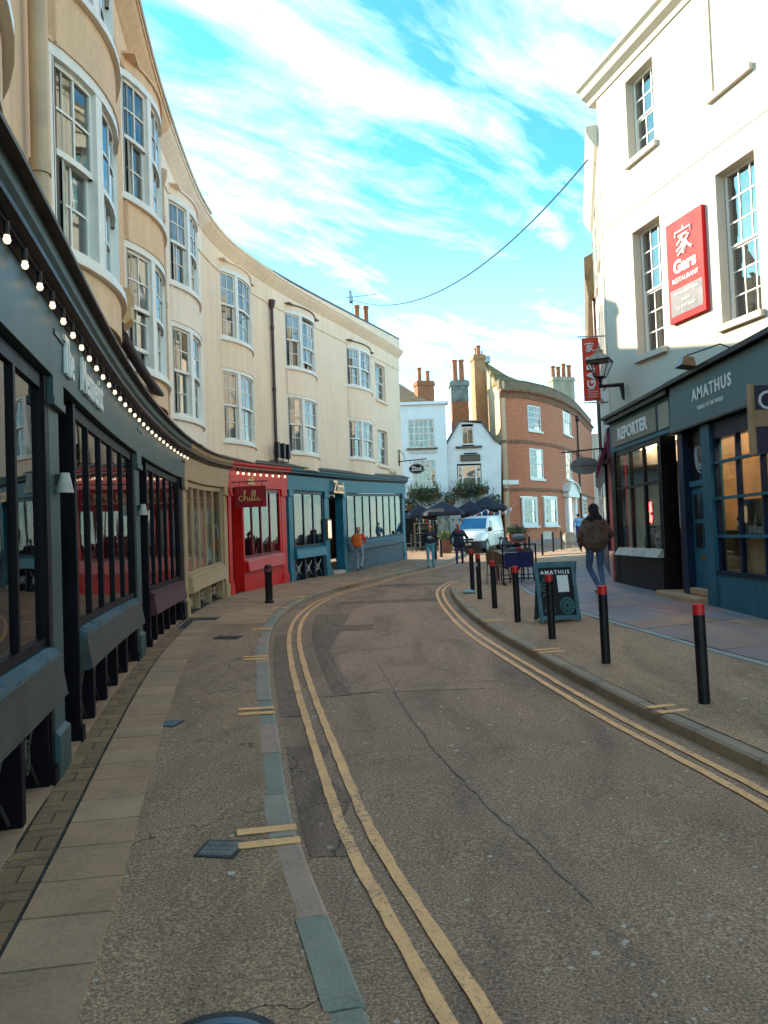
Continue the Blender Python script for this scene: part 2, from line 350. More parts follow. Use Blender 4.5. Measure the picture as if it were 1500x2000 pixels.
GL = glass('window_glass', (.72, .74, .73), 2.35, .12); SGL = glass('shop_glass', (.84, .86, .84), 1.55, .04)
STONE = mat('grey_stone_coping', (.50, .43, .33), .85, .2, 2., .4, fine=25.)
LEAD = mat('lead_flashing', (.10, .075, .06), .65, .3, 3., .3); NAVY = mat('navy_capping', (.025, .03, .09), .5, .2, 3.)
SLATE = mat('slate_roof', (.10, .095, .10), .7, .3, 4., .5, fine=20.); TILE = mat('clay_tile_roof', (.16, .11, .055), .85, .35, 2., .6, fine=14.)
BLK = mat('black_paint', (.006, .004, .006), .4, .3, 4., spec=.25); BLKM = mat('black_metal', (.010, .007, .010), .42, .25, 6., spec=.3)
TEAL = mat('pub_teal_paint', (0.0435, 0.0713, 0.0713), .42, .22, 1.6, streak=.4, spec=.35); TEALD = mat('pub_dark_paint', (.006, .004, .007), .4, .25, 3., streak=.3, spec=.12)
TEALS = mat('pub_sill_paint', (0.039, 0.091, 0.1085), .3, .2, 4.); GREYA = mat('pub_apron_paint', (0.042, 0.042, 0.039), .4, .15, 3.); BURG = mat('burgundy_paint', (0.063, 0.0084, 0.0175), .35, .2, 3.)
TANP = mat('shop_tan_paint', (.46, .315, .175), .5, .06, 3., streak=.3, spec=.15); REDP = mat('shop_red_paint', (.62, .016, .012), .4, .1, 3., streak=.3, spec=.15); REDD = mat('shop_red_dark', (.20, .008, .012), .35, .15, 3., spec=.15)
PINKP = mat('red_sill_faded', (.62, .20, .19), .5, .12, 8., spec=.15)
BLUP = mat('shop_blue_paint', (.022, .15, .22), .38, .15, 3., streak=.35, spec=.15); BLUD = mat('shop_blue_dark', (.014, .022, .05), .4, .2, 3., spec=.15)
GOLD = mat('gold_paint', (.75, .48, .20), .45, .1, 8.); COPP = mat('copper_letters', (.62, .30, .13), .3, .2, 10., metal=.6)
WHTT = mat('white_lettering', (.75, .73, .68), .5, .03, 5.); BULB = mat('lit_bulb', (.9, .8, .6), .3, 0., 1., emit=(1., .70, .42, .42))
PIPE = mat('dark_red_downpipe', (.055, .018, .022), .4, .2, 4.); PIPET = mat('tan_downpipe', (.50, .34, .20), .5, .08, 3.)
TERRA = mat('terracotta', (.40, .13, .055), .8, .2, 5.); CHIMB = mat('chimney_brick', (.34, .125, .055), .85, .25, 5., .5, fine=16.)
LEAF = mat('leaves', (.055, .075, .022), .6, .5, 9.); LEAFL = mat('pale_leaves', (.15, .16, .04), .6, .4, 9.)
WOOD = mat('planter_wood', (.20, .065, .03), .6, .25, 4., streak=.4); OAK = mat('oak_boards', (.42, .25, .12), .6, .2, 3., streak=.5)
STEEL = mat('galvanised_steel', (.35, .35, .35), .4, .15, 6., metal=.8); IRON = mat('cast_iron', (.05, .045, .04), .6, .3, 8., .4, metal=.5)
REDB = mat('bollard_red_band', (.60, .012, .012), .35, .08, 6.)
# ------------------------------------------------------------------ plan curves
KY = [-6, -1, 2.9, 5.75, 10.46, 15.13, 20.0, 24.0, 30, 35.46]; KX = [-1.2, -1.35, -1.85, -2.46, -3.37, -3.94, -4.0, -3.05, -.92, .98]
WX = spline(KY, KX)
LC = Curve([(WX(-6 + .25 * i), -6 + .25 * i) for i in range(int(41.46 / .25) + 1)] + [(.98, 35.46)], 1)
LKX = spline([-6, 0, 2.78, 3.56, 4.41, 5.72, 7.25, 9.74, 13, 16.2, 18.9, 21.3, 23.3, 26.3, 29.1, 35.8, 39, 43, 46], [.6, .35, -.11, -.32, -.55, -.81, -1.09, -1.52, -1.97, -2.13, -1.96, -1.49, -.85, -.08, .89, 3.21, 4.0, 4.5, 4.7])
RKX = spline([-6, 0, 5.4, 6.81, 9.36, 12, 15.6, 19.2, 21.6, 23.7, 26.2, 34.7, 39.4, 48, 62], [3.3, 3.05, 2.61, 2.36, 1.97, 1.66, 1.53, 1.6, 1.86, 2.37, 3.06, 6.53, 9.0, 14.2, 22.5])
LKC = Curve([(LKX(-6 + .2 * i), -6 + .2 * i) for i in range(261)], 1); RKC = Curve([(RKX(-6 + .2 * i), -6 + .2 * i) for i in range(326)], -1)
FAR = [(5.33, 17.75), (6.66, 23.07), (8.59, 30.4), (12.6, 44.), (18.5, 62.)]
def RWX(y): return 5.32 if y < 17.75 else interp(y, [p[1] for p in FAR], [p[0] for p in FAR])
def grid(name, rows, xl, xr, zf, m, nx=6, kind='structure', thick=0.):
    mb = MB(); 
    for y in rows:
        a, b = xl(y), xr(y)
        for i in range(nx + 1): x = a + (b - a) * i / nx; mb.v.append((x, y, zf(x, y)))
    for j in range(len(rows) - 1):
        for i in range(nx): k = j * (nx + 1) + i; mb.f.append((k, k + 1, k + nx + 2, k + nx + 1)); mb.mi.append(0)
    return ob(name, mb, m, smooth='all', kind=kind)
def fr_(a, b, st): n = int((b - a) / st + .5); return [a + (b - a) * i / n for i in range(n + 1)]
grid('ground', [-250, -60, -30] + fr_(-20, 90, 2) + [130, 250, 900], lambda y: -400, lambda y: 400, lambda x, y: g(y) - .09, asphalt('asphalt_ground', (.14, .125, .10), .4), nx=8)
grid('road', fr_(-20, 80, .5), lambda y: -7, lambda y: 34, lambda x, y: g(y), ASPH, nx=4)
# road repair patches
def patch(pts, m, dz=.004):
    mb = MB(); rows = []
    for a, b, c in pts: rows.append((a, b, c))
    for (y, xa, xb) in rows:
        for i in range(5): mb.v.append((xa + (xb - xa) * i / 4, y, g(y) + dz))
    for j in range(len(rows) - 1):
        for i in range(4): k = j * 5 + i; mb.f.append((k, k + 1, k + 6, k + 5)); mb.mi.append(0)
    ob('road_patch', mb, m, kind='structure')
patch([(y, interp(y, [8.5, 11.4, 17.5], [-.42, -.85, -.7]), interp(y, [8.5, 11.4, 17.5], [1.15, 1.5, 1.15])) for y in fr_(8.5, 17.5, .75)], PATCH)
patch([(y, LKX(y) + .68, interp(y, [8.5, 11.4, 17.5], [-.45, -.88, -.73])) for y in fr_(8.4, 15.8, .75)], PATCHD)
patch([(y, LKX(y) + .06, LKX(y) + .30) for y in fr_(7.6, 13, .6)], PATCHD); patch([(y, LKX(y) + .06, LKX(y) + .36 + .1 * math.sin(y * 5)) for y in fr_(4.4, 6.6, .3)], PATCHD)
patch([(17.9, -1.2, 1.2), (18.5, -1.1, 1.25)], PATCHD); patch([(22.6, -.4, 1.6), (23.4, -.2, 1.7)], PATCHD); patch([(13.2, -.85, -.25), (13.9, -.9, -.25)], PATCHD, .008)
# dark seams in the road surface
def seam(pix, w=.035):
    P = [gp(*p) for p in pix]; mb = MB(); pts = []
    for i in range(len(P) - 1):
        for k in range(8): q = P[i].lerp(P[i + 1], k / 8); pts.append(Vector((q.x + random.uniform(-.015, .015), q.y, 0)))
    pts.append(P[-1])
    for i, p in enumerate(pts):
        d = (pts[min(i + 1, len(pts) - 1)] - pts[max(i - 1, 0)]).normalized(); s_ = Vector((-d.y, d.x, 0)) * w * random.uniform(.3, .8)
        for q in (p - s_, p + s_): mb.v.append((q.x, q.y, g(q.y) + .0065))
    for i in range(len(pts) - 1): mb.f.append((2 * i, 2 * i + 1, 2 * i + 3, 2 * i + 2)); mb.mi.append(0)
    ob('road_seam', mb, mat('bitumen_seam', (0.2375, 0.156, 0.1035), .8, .3, 9., .4), kind='structure')
seam([(735, 1290), (790, 1380), (860, 1480), (960, 1580), (1080, 1690), (1160, 1770)], .014); seam([(610, 1362), (690, 1357), (800, 1340), (920, 1332), (980, 1330)], .02); seam([(630, 1270), (655, 1310), (685, 1357)], .03); seam([(640, 1278), (800, 1262), (910, 1248)], .02)
# yellow lines, kerb ticks
def yline(C, off, s0, s1):
    mb = MB(); n = int((s1 - s0) / .12)
    for i in range(n + 1):
        f = C.frame(s0 + (s1 - s0) * i / n)
        for o in (off - .034 + random.uniform(-.006, .005), off + .034 + random.uniform(-.005, .006)): x, y = f[0] + f[4] * o, f[1] + f[5] * o; mb.v.append((x, y, g(y) + .010))
    for i in range(n): mb.f.append((2 * i, 2 * i + 1, 2 * i + 3, 2 * i + 2)); mb.mi.append(0)
    ob('yellow_line', mb, YEL, kind='structure')
sL = lambda y: LKC.sy(y); sR = lambda y: RKC.sy(y)
for o in (.30, .46): yline(LKC, o, sL(-3), sL(36.))
for o in (.20, .35): yline(RKC, o, sR(-3), sR(23.6))
pz = lambda y: g(y) + .10
def pavL(x, y):
    w = WX(y) if y < 35.46 else -8; k = LKX(y); return g(y) + .10 + .035 * min(1, max(0, (k - x) / max(.5, k - w)))
def pavR(x, y):
    k = RKX(y); w = RWX(y); return g(y) + .11 + .17 * min(1.1, max(0, (x - k) / max(.8, w - k)))
grid('pavement_left', fr_(-6, 46.4, .4), lambda y: (WX(y) - 3.6) if y < 35.4 else -9, lambda y: LKX(y) - .14, lambda x, y: pavL(x, y), ASPHP, nx=10)
grid('pavement_right', fr_(-6, 62, .4), lambda y: RKX(y) + .13, lambda y: RWX(y) + .6, lambda x, y: pavR(x, y), ASPHR, nx=8)
def kerb(name, C, s0, s1, pal, w, h, ln=.92):
    par = None; s = s0; k = 0; root = bpy.data.objects.new(name, None); COL.objects.link(root); f = C.frame(s0); root.location = (f[0], f[1], g(f[1])); LOC[root] = Vector(root.location); root['kind'] = 'structure'
    while s < s1:
        l = ln * random.uniform(.75, 1.12); mb = MB(); dz = random.uniform(-.006, .006); jo = random.uniform(-.008, .008)
        sweep(mb, C, s, min(s1, s + l - .018), [(jo - .004, -.08), (jo, h - .022 + dz), (jo - .02, h + dz), (-w + jo, h + dz), (-w, -.08)], lambda y: g(y), .3)
        ob('kerb_stone', mb, random.choice(pal), root); s += l; k += 1
kerb('kerb_left', LKC, sL(1.2), sL(44), KERB, .16, .104); kerb('kerb_right', RKC, sR(3.6), sR(46), KERBR, .14, .114)
def ticks(C, y0, n, h, wid, gap):
    s = C.sy(y0)
    mb = MB()
    for i in range(n):
        a = s + i * gap; sweep(mb, C, a, a + .07, [(.004, h + .009), (.004, h + .001), (-wid, h + .008), (-wid, h + .015)], lambda y: g(y), .07)
    ob('kerb_marking', mb, YEL, kind='structure')
for y in (4.36, 7.35, 10.15, 12.95, 16.3, 18.8): ticks(LKC, y, 2, .104, .34, .19)
for y in (6.8, 9.8, 12.85, 20.3): ticks(RKC, y, 2, .114, .36, .19)
# left pavement pieces: wall stones, block band, slab band, then full flags
def group_root(name, loc):
    r = bpy.data.objects.new(name, None); COL.objects.link(r); r.location = loc; LOC[r] = Vector(loc); r['kind'] = 'structure'; return r
def slab(parent, C, s0, s1, o0, o1, pal, name, zf, t=.012, gap=.009):
    mb = MB(); P = []; jz = random.uniform(-.003, .004)
    for s, o in ((s0 + gap, o0 + gap), (s1 - gap, o0 + gap), (s1 - gap, o1 - gap), (s0 + gap, o1 - gap)):
        f = C.frame(s); x, y = f[0] + f[4] * o, f[1] + f[5] * o; P.append((x, y, zf(x, y) + jz + random.uniform(-.0015, .0015)))
    mb.hexa([(x, y, z - .03) for x, y, z in P] + [(x, y, z + t) for x, y, z in P]); return ob(name, mb, random.choice(pal), parent)
def bedding(name, C, s0, s1, o0, o1, zf):
    mb = MB(); n = int((s1 - s0) / .4)
    for i in range(n + 1):
        f = C.frame(s0 + (s1 - s0) * i / n)
        for o in (o0, o1): x, y = f[0] + f[4] * o, f[1] + f[5] * o; mb.v.append((x, y, zf(x, y) + .003))
    for i in range(n): mb.f.append((2 * i, 2 * i + 1, 2 * i + 3, 2 * i + 2)); mb.mi.append(0)
    ob(name, mb, mat('dirty_joint', (.035, .028, .02), .95, .4, 6.), kind='structure')
bedding('paving_bed', LC, LC.sy(1.8), LC.sy(25.4), -.25, .648, pavL)
PL = group_root('slab_paving_left', (WX(4) + .4, 4, g(4) + .1)); lsy = LC.sy
s = lsy(1.8)
while s < lsy(14.0):
    l = random.uniform(.36, .44) if LC.frame(s)[1] < 8 else .42
    slab(PL, LC, s, s + l, .25, .66, SLAB, 'paving_slab', pavL); s += l
PB = group_root('block_paving_left', (WX(4) + .1, 4, g(4) + .1)); s = lsy(1.9); k = 0
while s < lsy(13.2):
    if k % 3 == 0:
        for j in range(2): slab(PB, LC, s, s + .2, .03 + j * .105, .03 + (j + 1) * .105, BLOCK, 'paving_block', pavL, .011, .0065)
        s += .2
    else: slab(PB, LC, s, s + .1, .03, .24, BLOCK, 'paving_block', pavL, .011, .0065); s += .1
    k += 1
PS = group_root('plinth_paving_left', (WX(4) - .1, 4, g(4) + .1)); s = lsy(1.9)
while s < lsy(14.6): l = random.uniform(.45, .8); slab(PS, LC, s, s + l, -.26, .02, [SLAB[0], SLAB[2]], 'edge_stone', pavL, .011); s += l
PF = group_root('flagstones_left', (WX(18) + 1, 18, g(18) + .1)); s = lsy(13.6)
while s < lsy(25.5):
    l = random.uniform(.55, .75); f = LC.frame(s + l / 2); wd = (LKX(f[1]) - .17 - f[0]) / max(.3, f[4] - .0) ; o = .04 if f[1] > 14.6 else .68
    while o < wd - .25:
        w = min(random.uniform(.6, .95), wd - o)
        if wd - o - w < .25: w = wd - o
        slab(PF, LC, s, s + l, o, o + w, SLAB, 'flagstone', pavL, .012, .007); o += w
    s += l
# right pavement: stone channel line and big flagstones by the shops
PR = group_root('flagstones_right', (4.6, 14, g(14) + .25)); RLINE = spline([4, 8.16, 10.14, 13.46, 18, 23, 27, 33, 40], [4.7, 3.99, 3.64, 3.24, 3.2, 4.0, 5.3, 7.6, 10.4])
RLC = Curve([(RLINE(4 + .25 * i), 4 + .25 * i) for i in range(145)], 1)
s = 0
while s < RLC.sy(39):
    l = random.uniform(.8, 1.1); slab(PR, RLC, s, s + l, -.05, .05, [mat('channel_stone', (0.286, 0.31, 0.29), .6, .1, 3., .3)], 'channel_stone', pavR, .010, .004); s += l
s = RLC.sy(6.)
while s < RLC.sy(27):
    l = random.uniform(.7, 1.0); f = RLC.frame(s + l / 2); wd = (RWX(f[1]) + .12 - f[0]) / max(.4, f[4]); o = .06
    while o < wd - .05:
        w = min(random.uniform(.7, 1.25), wd - o)
        if wd - o - w < .35: w = wd - o
        slab(PR, RLC, s, s + l, o, o + w, SLABR, 'flagstone', pavR, .012, .006); o += w
    s += l
# covers
def cover(x, y, w, l, label, mtl, rot=0.):
    z = pavL(x, y) + .002; t = thing('access_cover', label, 'cover', (x, y, z)); c, s_ = math.cos(rot), math.sin(rot)
    fr = (x, y, c, s_, -s_, c); dzy = (g(y + .2) - g(y - .2)) / .4
    def tilt(m): m.v = [(a, b, q + (b - y) * dzy) for a, b, q in m.v]; return m
    ob('frame', tilt(MB().fbox(fr, -w / 2, w / 2, -l / 2, l / 2, z - .02, z + .004)), IRON, t)
    m = MB(); m.fbox(fr, -w / 2 + .02, w / 2 - .02, -l / 2 + .02, l / 2 - .02, z - .01, z + .007)
    for i in range(5):
        for j in range(3): m.fbox(fr, -w / 2 + .035 + i * (w - .07) / 5, -w / 2 + .022 + (i + 1) * (w - .07) / 5, -l / 2 + .03 + j * (l - .06) / 3, -l / 2 + .015 + (j + 1) * (l - .06) / 3, z + .006, z + .010)
    ob('lid', tilt(m), mtl, t)
cover(-.97, 4.29, .23, .22, 'small grey rectangular cover set in the dark pavement asphalt', mat('cover_grey', (.17, .15, .13), .6, .2, 9., metal=.3), -.15)
cover(-2.03, 7.06, .20, .22, 'small blue-grey cover where the slab band meets the asphalt', mat('cover_blue', (.13, .15, .15), .6, .2, 9.), -.2)
cover(-2.54, 12.17, .42, .34, 'worn iron cover sunk in pavement asphalt beyond the slab band', IRON, -.12)
mc = thing('manhole_cover', 'round blue-grey manhole cover ringed by cracked asphalt', 'manhole', (-.63, 2.62, pavL(-.63, 2.62)))
zc = pavL(-.63, 2.62); ob('rim', MB().lathe([(.24, -.03), (.24, .006), (.205, .007), (.205, -.03)], (-.63, 2.62, zc), 32), IRON, mc, True)
m = MB(); m.lathe([(.2, -.03), (.2, .010), (.19, .013), (.001, .013)], (-.63, 2.62, zc), 32)
for r in (.06, .11, .16): m.lathe([(r - .006, .012), (r - .006, .017), (r + .006, .017), (r + .006, .012)], (-.63, 2.62, zc), 32)
ob('lid', m, mat('manhole_blue', (.10, .15, .19), .45, .2, 8., metal=.4), mc, True)
# ------------------------------------------------------------------ left crescent: four stucco houses
zo = lambda y: interp(y, [0, 14, 17.8, 20, 24, 29.5, 35.5], [0, 0, .1, .2, .4, .55, .85])
zco = lambda y: interp(y, [0, 12, 17, 22, 28, 35.5], [8.75, 8.8, 9.05, 9.4, 9.62, 9.85])
HS = [('A', -6., 13.55, TAN), ('B', 13.55, 18.2, WHT), ('C', 18.2, 23.5, CRM), ('D', 23.5, 35.46, CRM2)]
LAB = {'A': 'tan stucco house with stacked bow windows above the dark teal pub front', 'B': 'white stucco house with bow windows between the tan house and the cream house',
       'C': 'cream stucco house with bow windows above the red shop beside a dark downpipe', 'D': 'pale cream corner house with navy-capped parapet above the blue restaurant front'}
def arcbox(mb, fr, Rr, wz, p0, p1, r0, r1, z0, z1, n=6, mi=0):
    rings = []
    for i in range(n + 1):
        p = R(p0 + (p1 - p0) * i / n); ring = []
        for r, z in ((r0, z0), (r1, z0), (r1, z1), (r0, z1)):
            u, w = r * math.sin(p), r * math.cos(p) - wz; ring.append((fr[0] + fr[2] * u + fr[4] * w, fr[1] + fr[3] * u + fr[5] * w, z))
        rings.append(ring)
    return mb.loft(rings, mi)
def bow(par, yc, dims, mw, cols=(2, 3, 2), rows=4, half=1.17, pr=.37, zbase=3.66, seed=1, opened=()):
    rnd = random.Random(seed); fr = LC.frame(lsy(yc), -.055); Rr = (half * half + pr * pr) / (2 * pr); PH = math.degrees(math.asin(half / Rr)); wz = Rr - pr
    s1, h1, s2, h2 = dims; A = lambda mb, *a, **k: arcbox(mb, fr, Rr, wz, *a, **k); E = PH + 1.6
    for za, zb, fill in ((zbase, s1 - .09, 0), (h1 + .08, s2 - .09, 1), (h2 + .08, h2 + .26, 1)):
        m = MB(); A(m, -E, E, Rr - .16, Rr, za, zb, n=12); ob('bow_wall', m, mw, par, True)
        if fill: ob('bow_lining', MB().fbox(fr, -half + .02, half - .02, -.1, .07, za + .01, zb - .01), mw, par)
    m = MB(); A(m, -E, E, Rr - .19, Rr + .035, h2 + .26, h2 + .30, n=12); m.fbox(fr, -half, half, -.05, pr * .6, h2 + .262, h2 + .298); ob('bow_cap', m, LEAD if mw is CRM2 else mw, par, True)
    m = MB(); A(m, -E, E, Rr - .12, Rr + .03, h1 + .08, h1 + .12, n=12); ob('drip_mould', m, mw, par, True)
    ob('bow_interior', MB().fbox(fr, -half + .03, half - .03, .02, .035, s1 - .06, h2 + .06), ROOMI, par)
    fr4 = [-PH, -PH + .28 * 2 * PH, PH - .28 * 2 * PH, PH]
    for s, h in ((s1, h1), (s2, h2)):
        m = MB(); A(m, -E, E, Rr - .15, Rr + .055, s - .09, s - .02, n=12); A(m, -E, E, Rr - .15, Rr + .02, s - .02, s + .03, n=12); A(m, -E, E, Rr - .14, Rr + .015, h - .02, h + .08, n=12)
        d = lambda w, r=Rr: math.degrees(w / r)
        mw2 = [.06, .125, .125, .06]
        for k in range(4):
            c = fr4[k] + (d(.03) if k == 0 else -d(.03) if k == 3 else 0); A(m, c - d(mw2[k] / 2), c + d(mw2[k] / 2), Rr - .14, Rr + .008, s, h - .02, n=1)
        panes = []; zm = (s + .03 + h - .02) / 2; op = {0: 0., 1: 0., 2: 0.}
        for l in range(3):
            a = fr4[l] + d(.065); b = fr4[l + 1] - d(.065); nc = cols[l]
            for ui, (za, zb, r) in enumerate(((s + .03, zm + .025, Rr - .098), (zm - .015, h - .02, Rr - .052))):
                if (l, s == s1, ui) in opened:
                    dzo = .22 if ui == 0 else -.14; za += dzo; zb += dzo
                t = .02
                A(m, a, b, r - t, r + t, za, za + .055, n=4); A(m, a, b, r - t, r + t, zb - .045, zb, n=4)
                A(m, a, a + d(.04), r - t, r + t, za, zb, n=1); A(m, b - d(.04), b, r - t, r + t, za, zb, n=1)
                gi = [a + d(.04) + (b - a - d(.08)) * i / nc for i in range(nc + 1)]; gz = [za + .055 + (zb - za - .10) * i / (rows // 2) for i in range(rows // 2 + 1)]
                for x in gi[1:-1]: A(m, x - d(.011), x + d(.011), r - .013, r + .015, za, zb, n=1)
                for z in gz[1:-1]: A(m, a, b, r - .013, r + .015, z - .011, z + .011, n=4)
                for i in range(nc):
                    for j in range(len(gz) - 1): panes.append((gi[i], gi[i + 1], r + rnd.uniform(-.0025, .0025), gz[j], gz[j + 1], rnd.uniform(-.004, .004)))
        w = ob('bow_window', m, FRAME, par)
        for p0, p1, r, z0, z1, tl in panes:
            pm = MB(); A(pm, p0, p1, r - .003 + tl, r + .003 + tl, z0, z1, n=1); ob('pane', pm, GL, w)
        for l in range(3):
            q = rnd.random(); cm = CURT if q < .75 else CURT2; a = fr4[l] + d(.1); b = fr4[l + 1] - d(.1)
            if q < .8:
                for side in (0, 1):
                    fw = rnd.uniform(.18, .42); p0, p1 = (a, a + (b - a) * fw) if side == 0 else (b - (b - a) * fw, b); cmb = MB(); K = 12; ring = []
                    for i in range(K + 1):
                        p = R(p0 + (p1 - p0) * i / K); r = Rr - .2 + .018 * math.sin(i * 2.2); u, ww = r * math.sin(p), r * math.cos(p) - wz
                        if ww < .06: ww = .06 + .008 * math.sin(i * 2.2)
                        ring.append([(fr[0] + fr[2] * u + fr[4] * (ww + e), fr[1] + fr[3] * u + fr[5] * (ww + e), z) for e, z in ((0, s + .02), (.006, s + .02), (.006, h - .02), (0, h - .02))])
                    cmb.loft(ring); ob('curtain', cmb, cm, w, True)
def flat_sash(par, C, s0, s1, z0, z1, off, cols, rows, zf=ZERO, name='sash_window', fm=None, gm=None, split=True, sill=None, fw=.05, back=ROOMI, bdepth=.16, sash=True, mun=.012):
    fm = fm or FRAME; gm = gm or GL; f = C.frame((s0 + s1) / 2); z = zf(f[1]); z0 += z; z1 += z; h = abs(s1 - s0) / 2; fr = (f[0] + f[4] * off, f[1] + f[5] * off) + f[2:]
    m = MB(); e = .004
    m.fbox(fr, -h + e, -h + fw, -.05, .05, z0 + e, z1 - e); m.fbox(fr, h - fw, h - e, -.05, .05, z0 + e, z1 - e); m.fbox(fr, -h + fw, h - fw, -.05, .05, z0 + e, z0 + fw + .02); m.fbox(fr, -h + fw, h - fw, -.05, .05, z1 - fw, z1 - e)
    a, b = z0 + fw + .02, z1 - fw; zm = (a + b) / 2; panes = []; x0, x1 = -h + fw, h - fw
    sections = ((a, zm, -.015), (zm, b, .02)) if sash else ((a, b, 0.),)
    for k, (za, zb, w) in enumerate(sections):
        if sash: m.fbox(fr, x0, x1, w - .015, w + .015, zb - .035 if k == 0 else za, zb if k == 0 else za + .035)
        nr = max(1, rows // len(sections))
        for i in range(1, cols): x = x0 + (x1 - x0) * i / cols; m.fbox(fr, x - mun, x + mun, w - .012, w + .014, za + .001, zb - .001)
        for j in range(1, nr): q = za + (zb - za) * j / nr; m.fbox(fr, x0, x1, w - .011, w + .013, q - mun, q + mun)
        if split:
            for i in range(cols):
                for j in range(nr): panes.append((x0 + (x1 - x0) * i / cols, x0 + (x1 - x0) * (i + 1) / cols, za + (zb - za) * j / nr, za + (zb - za) * (j + 1) / nr, w))
        else: panes.append((x0, x1, za, zb, w))
    w_ = ob(name, m, fm, par)
    for a_, b_, c_, d_, w in panes:
        t0, t1 = random.uniform(-.004, .004), random.uniform(-.004, .004)
        P = lambda u, q, zz_: (fr[0] + fr[2] * u + fr[4] * q, fr[1] + fr[3] * u + fr[5] * q, zz_)
        pm = MB(); pm.hexa([P(a_, w - .003 + t0, c_), P(b_, w - .003 - t0, c_), P(b_, w + .003 - t0, c_), P(a_, w + .003 + t0, c_), P(a_, w - .003 + t1, d_), P(b_, w - .003, d_), P(b_, w + .003, d_), P(a_, w + .003 + t1, d_)])
        ob('pane', pm, gm, w_)
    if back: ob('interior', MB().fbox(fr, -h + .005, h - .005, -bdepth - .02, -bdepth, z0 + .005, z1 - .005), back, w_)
    if sill: ob('sill', MB().fbox(fr, -h - .08, h + .08, sill[0], sill[1], z0 - .12, z0 - .002), fm if sill[2] is None else sill[2], w_)
    return w_
houses = {}
for k, y0, y1, m in HS:
    f = LC.frame(lsy((max(y0, 4) + y1) / 2)); h = thing('terraced_house', LAB[k], 'house', (f[0] - .5, f[1], pavL(f[0], f[1]))); houses[k] = h; s0, s1 = lsy(y0), lsy(y1) - .003
    mb = MB(); step = .6; n = max(1, int((s1 - s0) / step)); opens = []
    if k == 'D':
        opens = [(lsy(32.3), lsy(33.5), z0 - .7, z1 - .7) for z0, z1 in ((7.55, 9.1), (4.75, 6.25))]
        wall_open(mb, LC, s0, s1, 2.9, 9.2, opens, .22, lambda y: zo(y) if False else interp(y, [24, 29.5, 35.5], [.4, .55, .7]), .6, -.05)
        bmb = MB(); sweep(bmb, LC, s0, s1, [(-.4, 3.), (-.4, 9.), (-6.5, 9.), (-6.5, 3.)], lambda y: interp(y, [24, 29.5, 35.5], [.4, .55, .7]), .8); ob('rear_mass', bmb, m, h)
        end = MB(); f = LC.frame(s1); zz0 = 3.7
        end.fbox(f, -.06, -.004, -6.4, -.055, 3.7, 10.); ob('end_wall', end, m, h)
    else: sweep(mb, LC, s0, s1, [(-.05, 2.9), (-.05, 8.72), (-6.5, 8.72), (-6.5, 2.9)], lambda y: zo(y) if y > 14 else 0., .6)
    ob('wall', mb, m, h)
    # cornice, frieze, parapet, roof
    zc_ = lambda y: zco(y) - 8.8
    mb = MB(); sweep(mb, LC, s0, s1, [(-.06, 8.25), (-.02, 8.25), (-.02, 8.80), (.03, 8.84), (.06, 8.92), (.16, 8.99), (.2, 9.1), (.22, 9.1), (.22, 9.17), (-.06, 9.2), (-.5, 9.2), (-.5, 8.25)], zc_, .4); ob('cornice', mb, m, h, True)
    if k in 'CD':
        pt = (lambda y: interp(y, [18.2, 22, 26, 30, 35.5], [9.42, 9.85, 10.1, 10.35, 10.75])); mb = MB(); n = int((s1 - s0) / .5); rings = []
        for i in range(n + 1):
            f = LC.frame(s0 + (s1 - s0) * i / n); y = f[1]; b_ = 9.15 + zc_(y); t_ = max(pt(y), b_ + .12)
            rings.append([(f[0] + f[4] * o, f[1] + f[5] * o, z) for o, z in ((.02, b_), (.02, t_), (-.28, t_), (-.28, b_))])
        mb.loft(rings); ob('parapet', mb, m if k == 'D' else STONE, h)
        mb = MB(); rings = [[(p[0][0] + (p[0][0] - p[2][0]) * .1, p[0][1] + (p[0][1] - p[2][1]) * .1, p[1][2] + .002), (p[0][0] + (p[0][0] - p[2][0]) * .1, p[0][1] + (p[0][1] - p[2][1]) * .1, p[1][2] + .055), (p[2][0], p[2][1], p[1][2] + .055), (p[2][0], p[2][1], p[1][2] + .002)] for p in rings]
        mb.loft(rings); ob('parapet_capping', mb, NAVY if k == 'D' else STONE, h)
    else:
        mb = MB(); sweep(mb, LC, s0, s1, [(.24, 9.172), (.25, 9.23), (-.3, 9.29), (-.3, 9.2)], zc_, .5); ob('roof_edge', mb, STONE, h)
    mb = MB(); sweep(mb, LC, s0, s1, [(-.29, 9.18), (-.29, 9.32), (-3.2, 9.95), (-6.4, 9.2)], zc_, .8); ob('roof', mb, SLATE, h)
A_, B_, C_, D_ = (houses[k] for k in 'ABCD')
bow(A_, 7.3, (4.12, 5.72, 6.45, 8.0), TAN, seed=11); bow(A_, 11.5, (4.12, 5.75, 6.47, 8.15), TAN, seed=12, opened=((0, True, 0),)); bow(A_, 3.0, (4.12, 5.72, 6.45, 8.0), TAN, seed=18)
bow(B_, 15.7, (4.11, 5.84, 6.69, 8.30), WHT, seed=13); bow(C_, 20.9, (4.30, 6.12, 7.0, 8.75), CRM, seed=14, zbase=3.8)
bow(D_, 25.5, (4.45, 6.23, 7.2, 8.95), CRM2, seed=15, zbase=3.9, opened=((1, False, 0), (1, False, 1))); bow(D_, 30.45, (4.71, 6.15, 7.5, 8.95), CRM2, seed=16, zbase=4.1, half=1.28)
for z0, z1 in ((7.55, 9.1), (4.75, 6.25)):
    flat_sash(D_, LC, lsy(32.3), lsy(33.5), z0 - .7, z1 - .7, -.2, 3, 4, lambda y: interp(y, [24, 29.5, 35.5], [.4, .55, .7]), sill=(-.05, .24, CRM2))
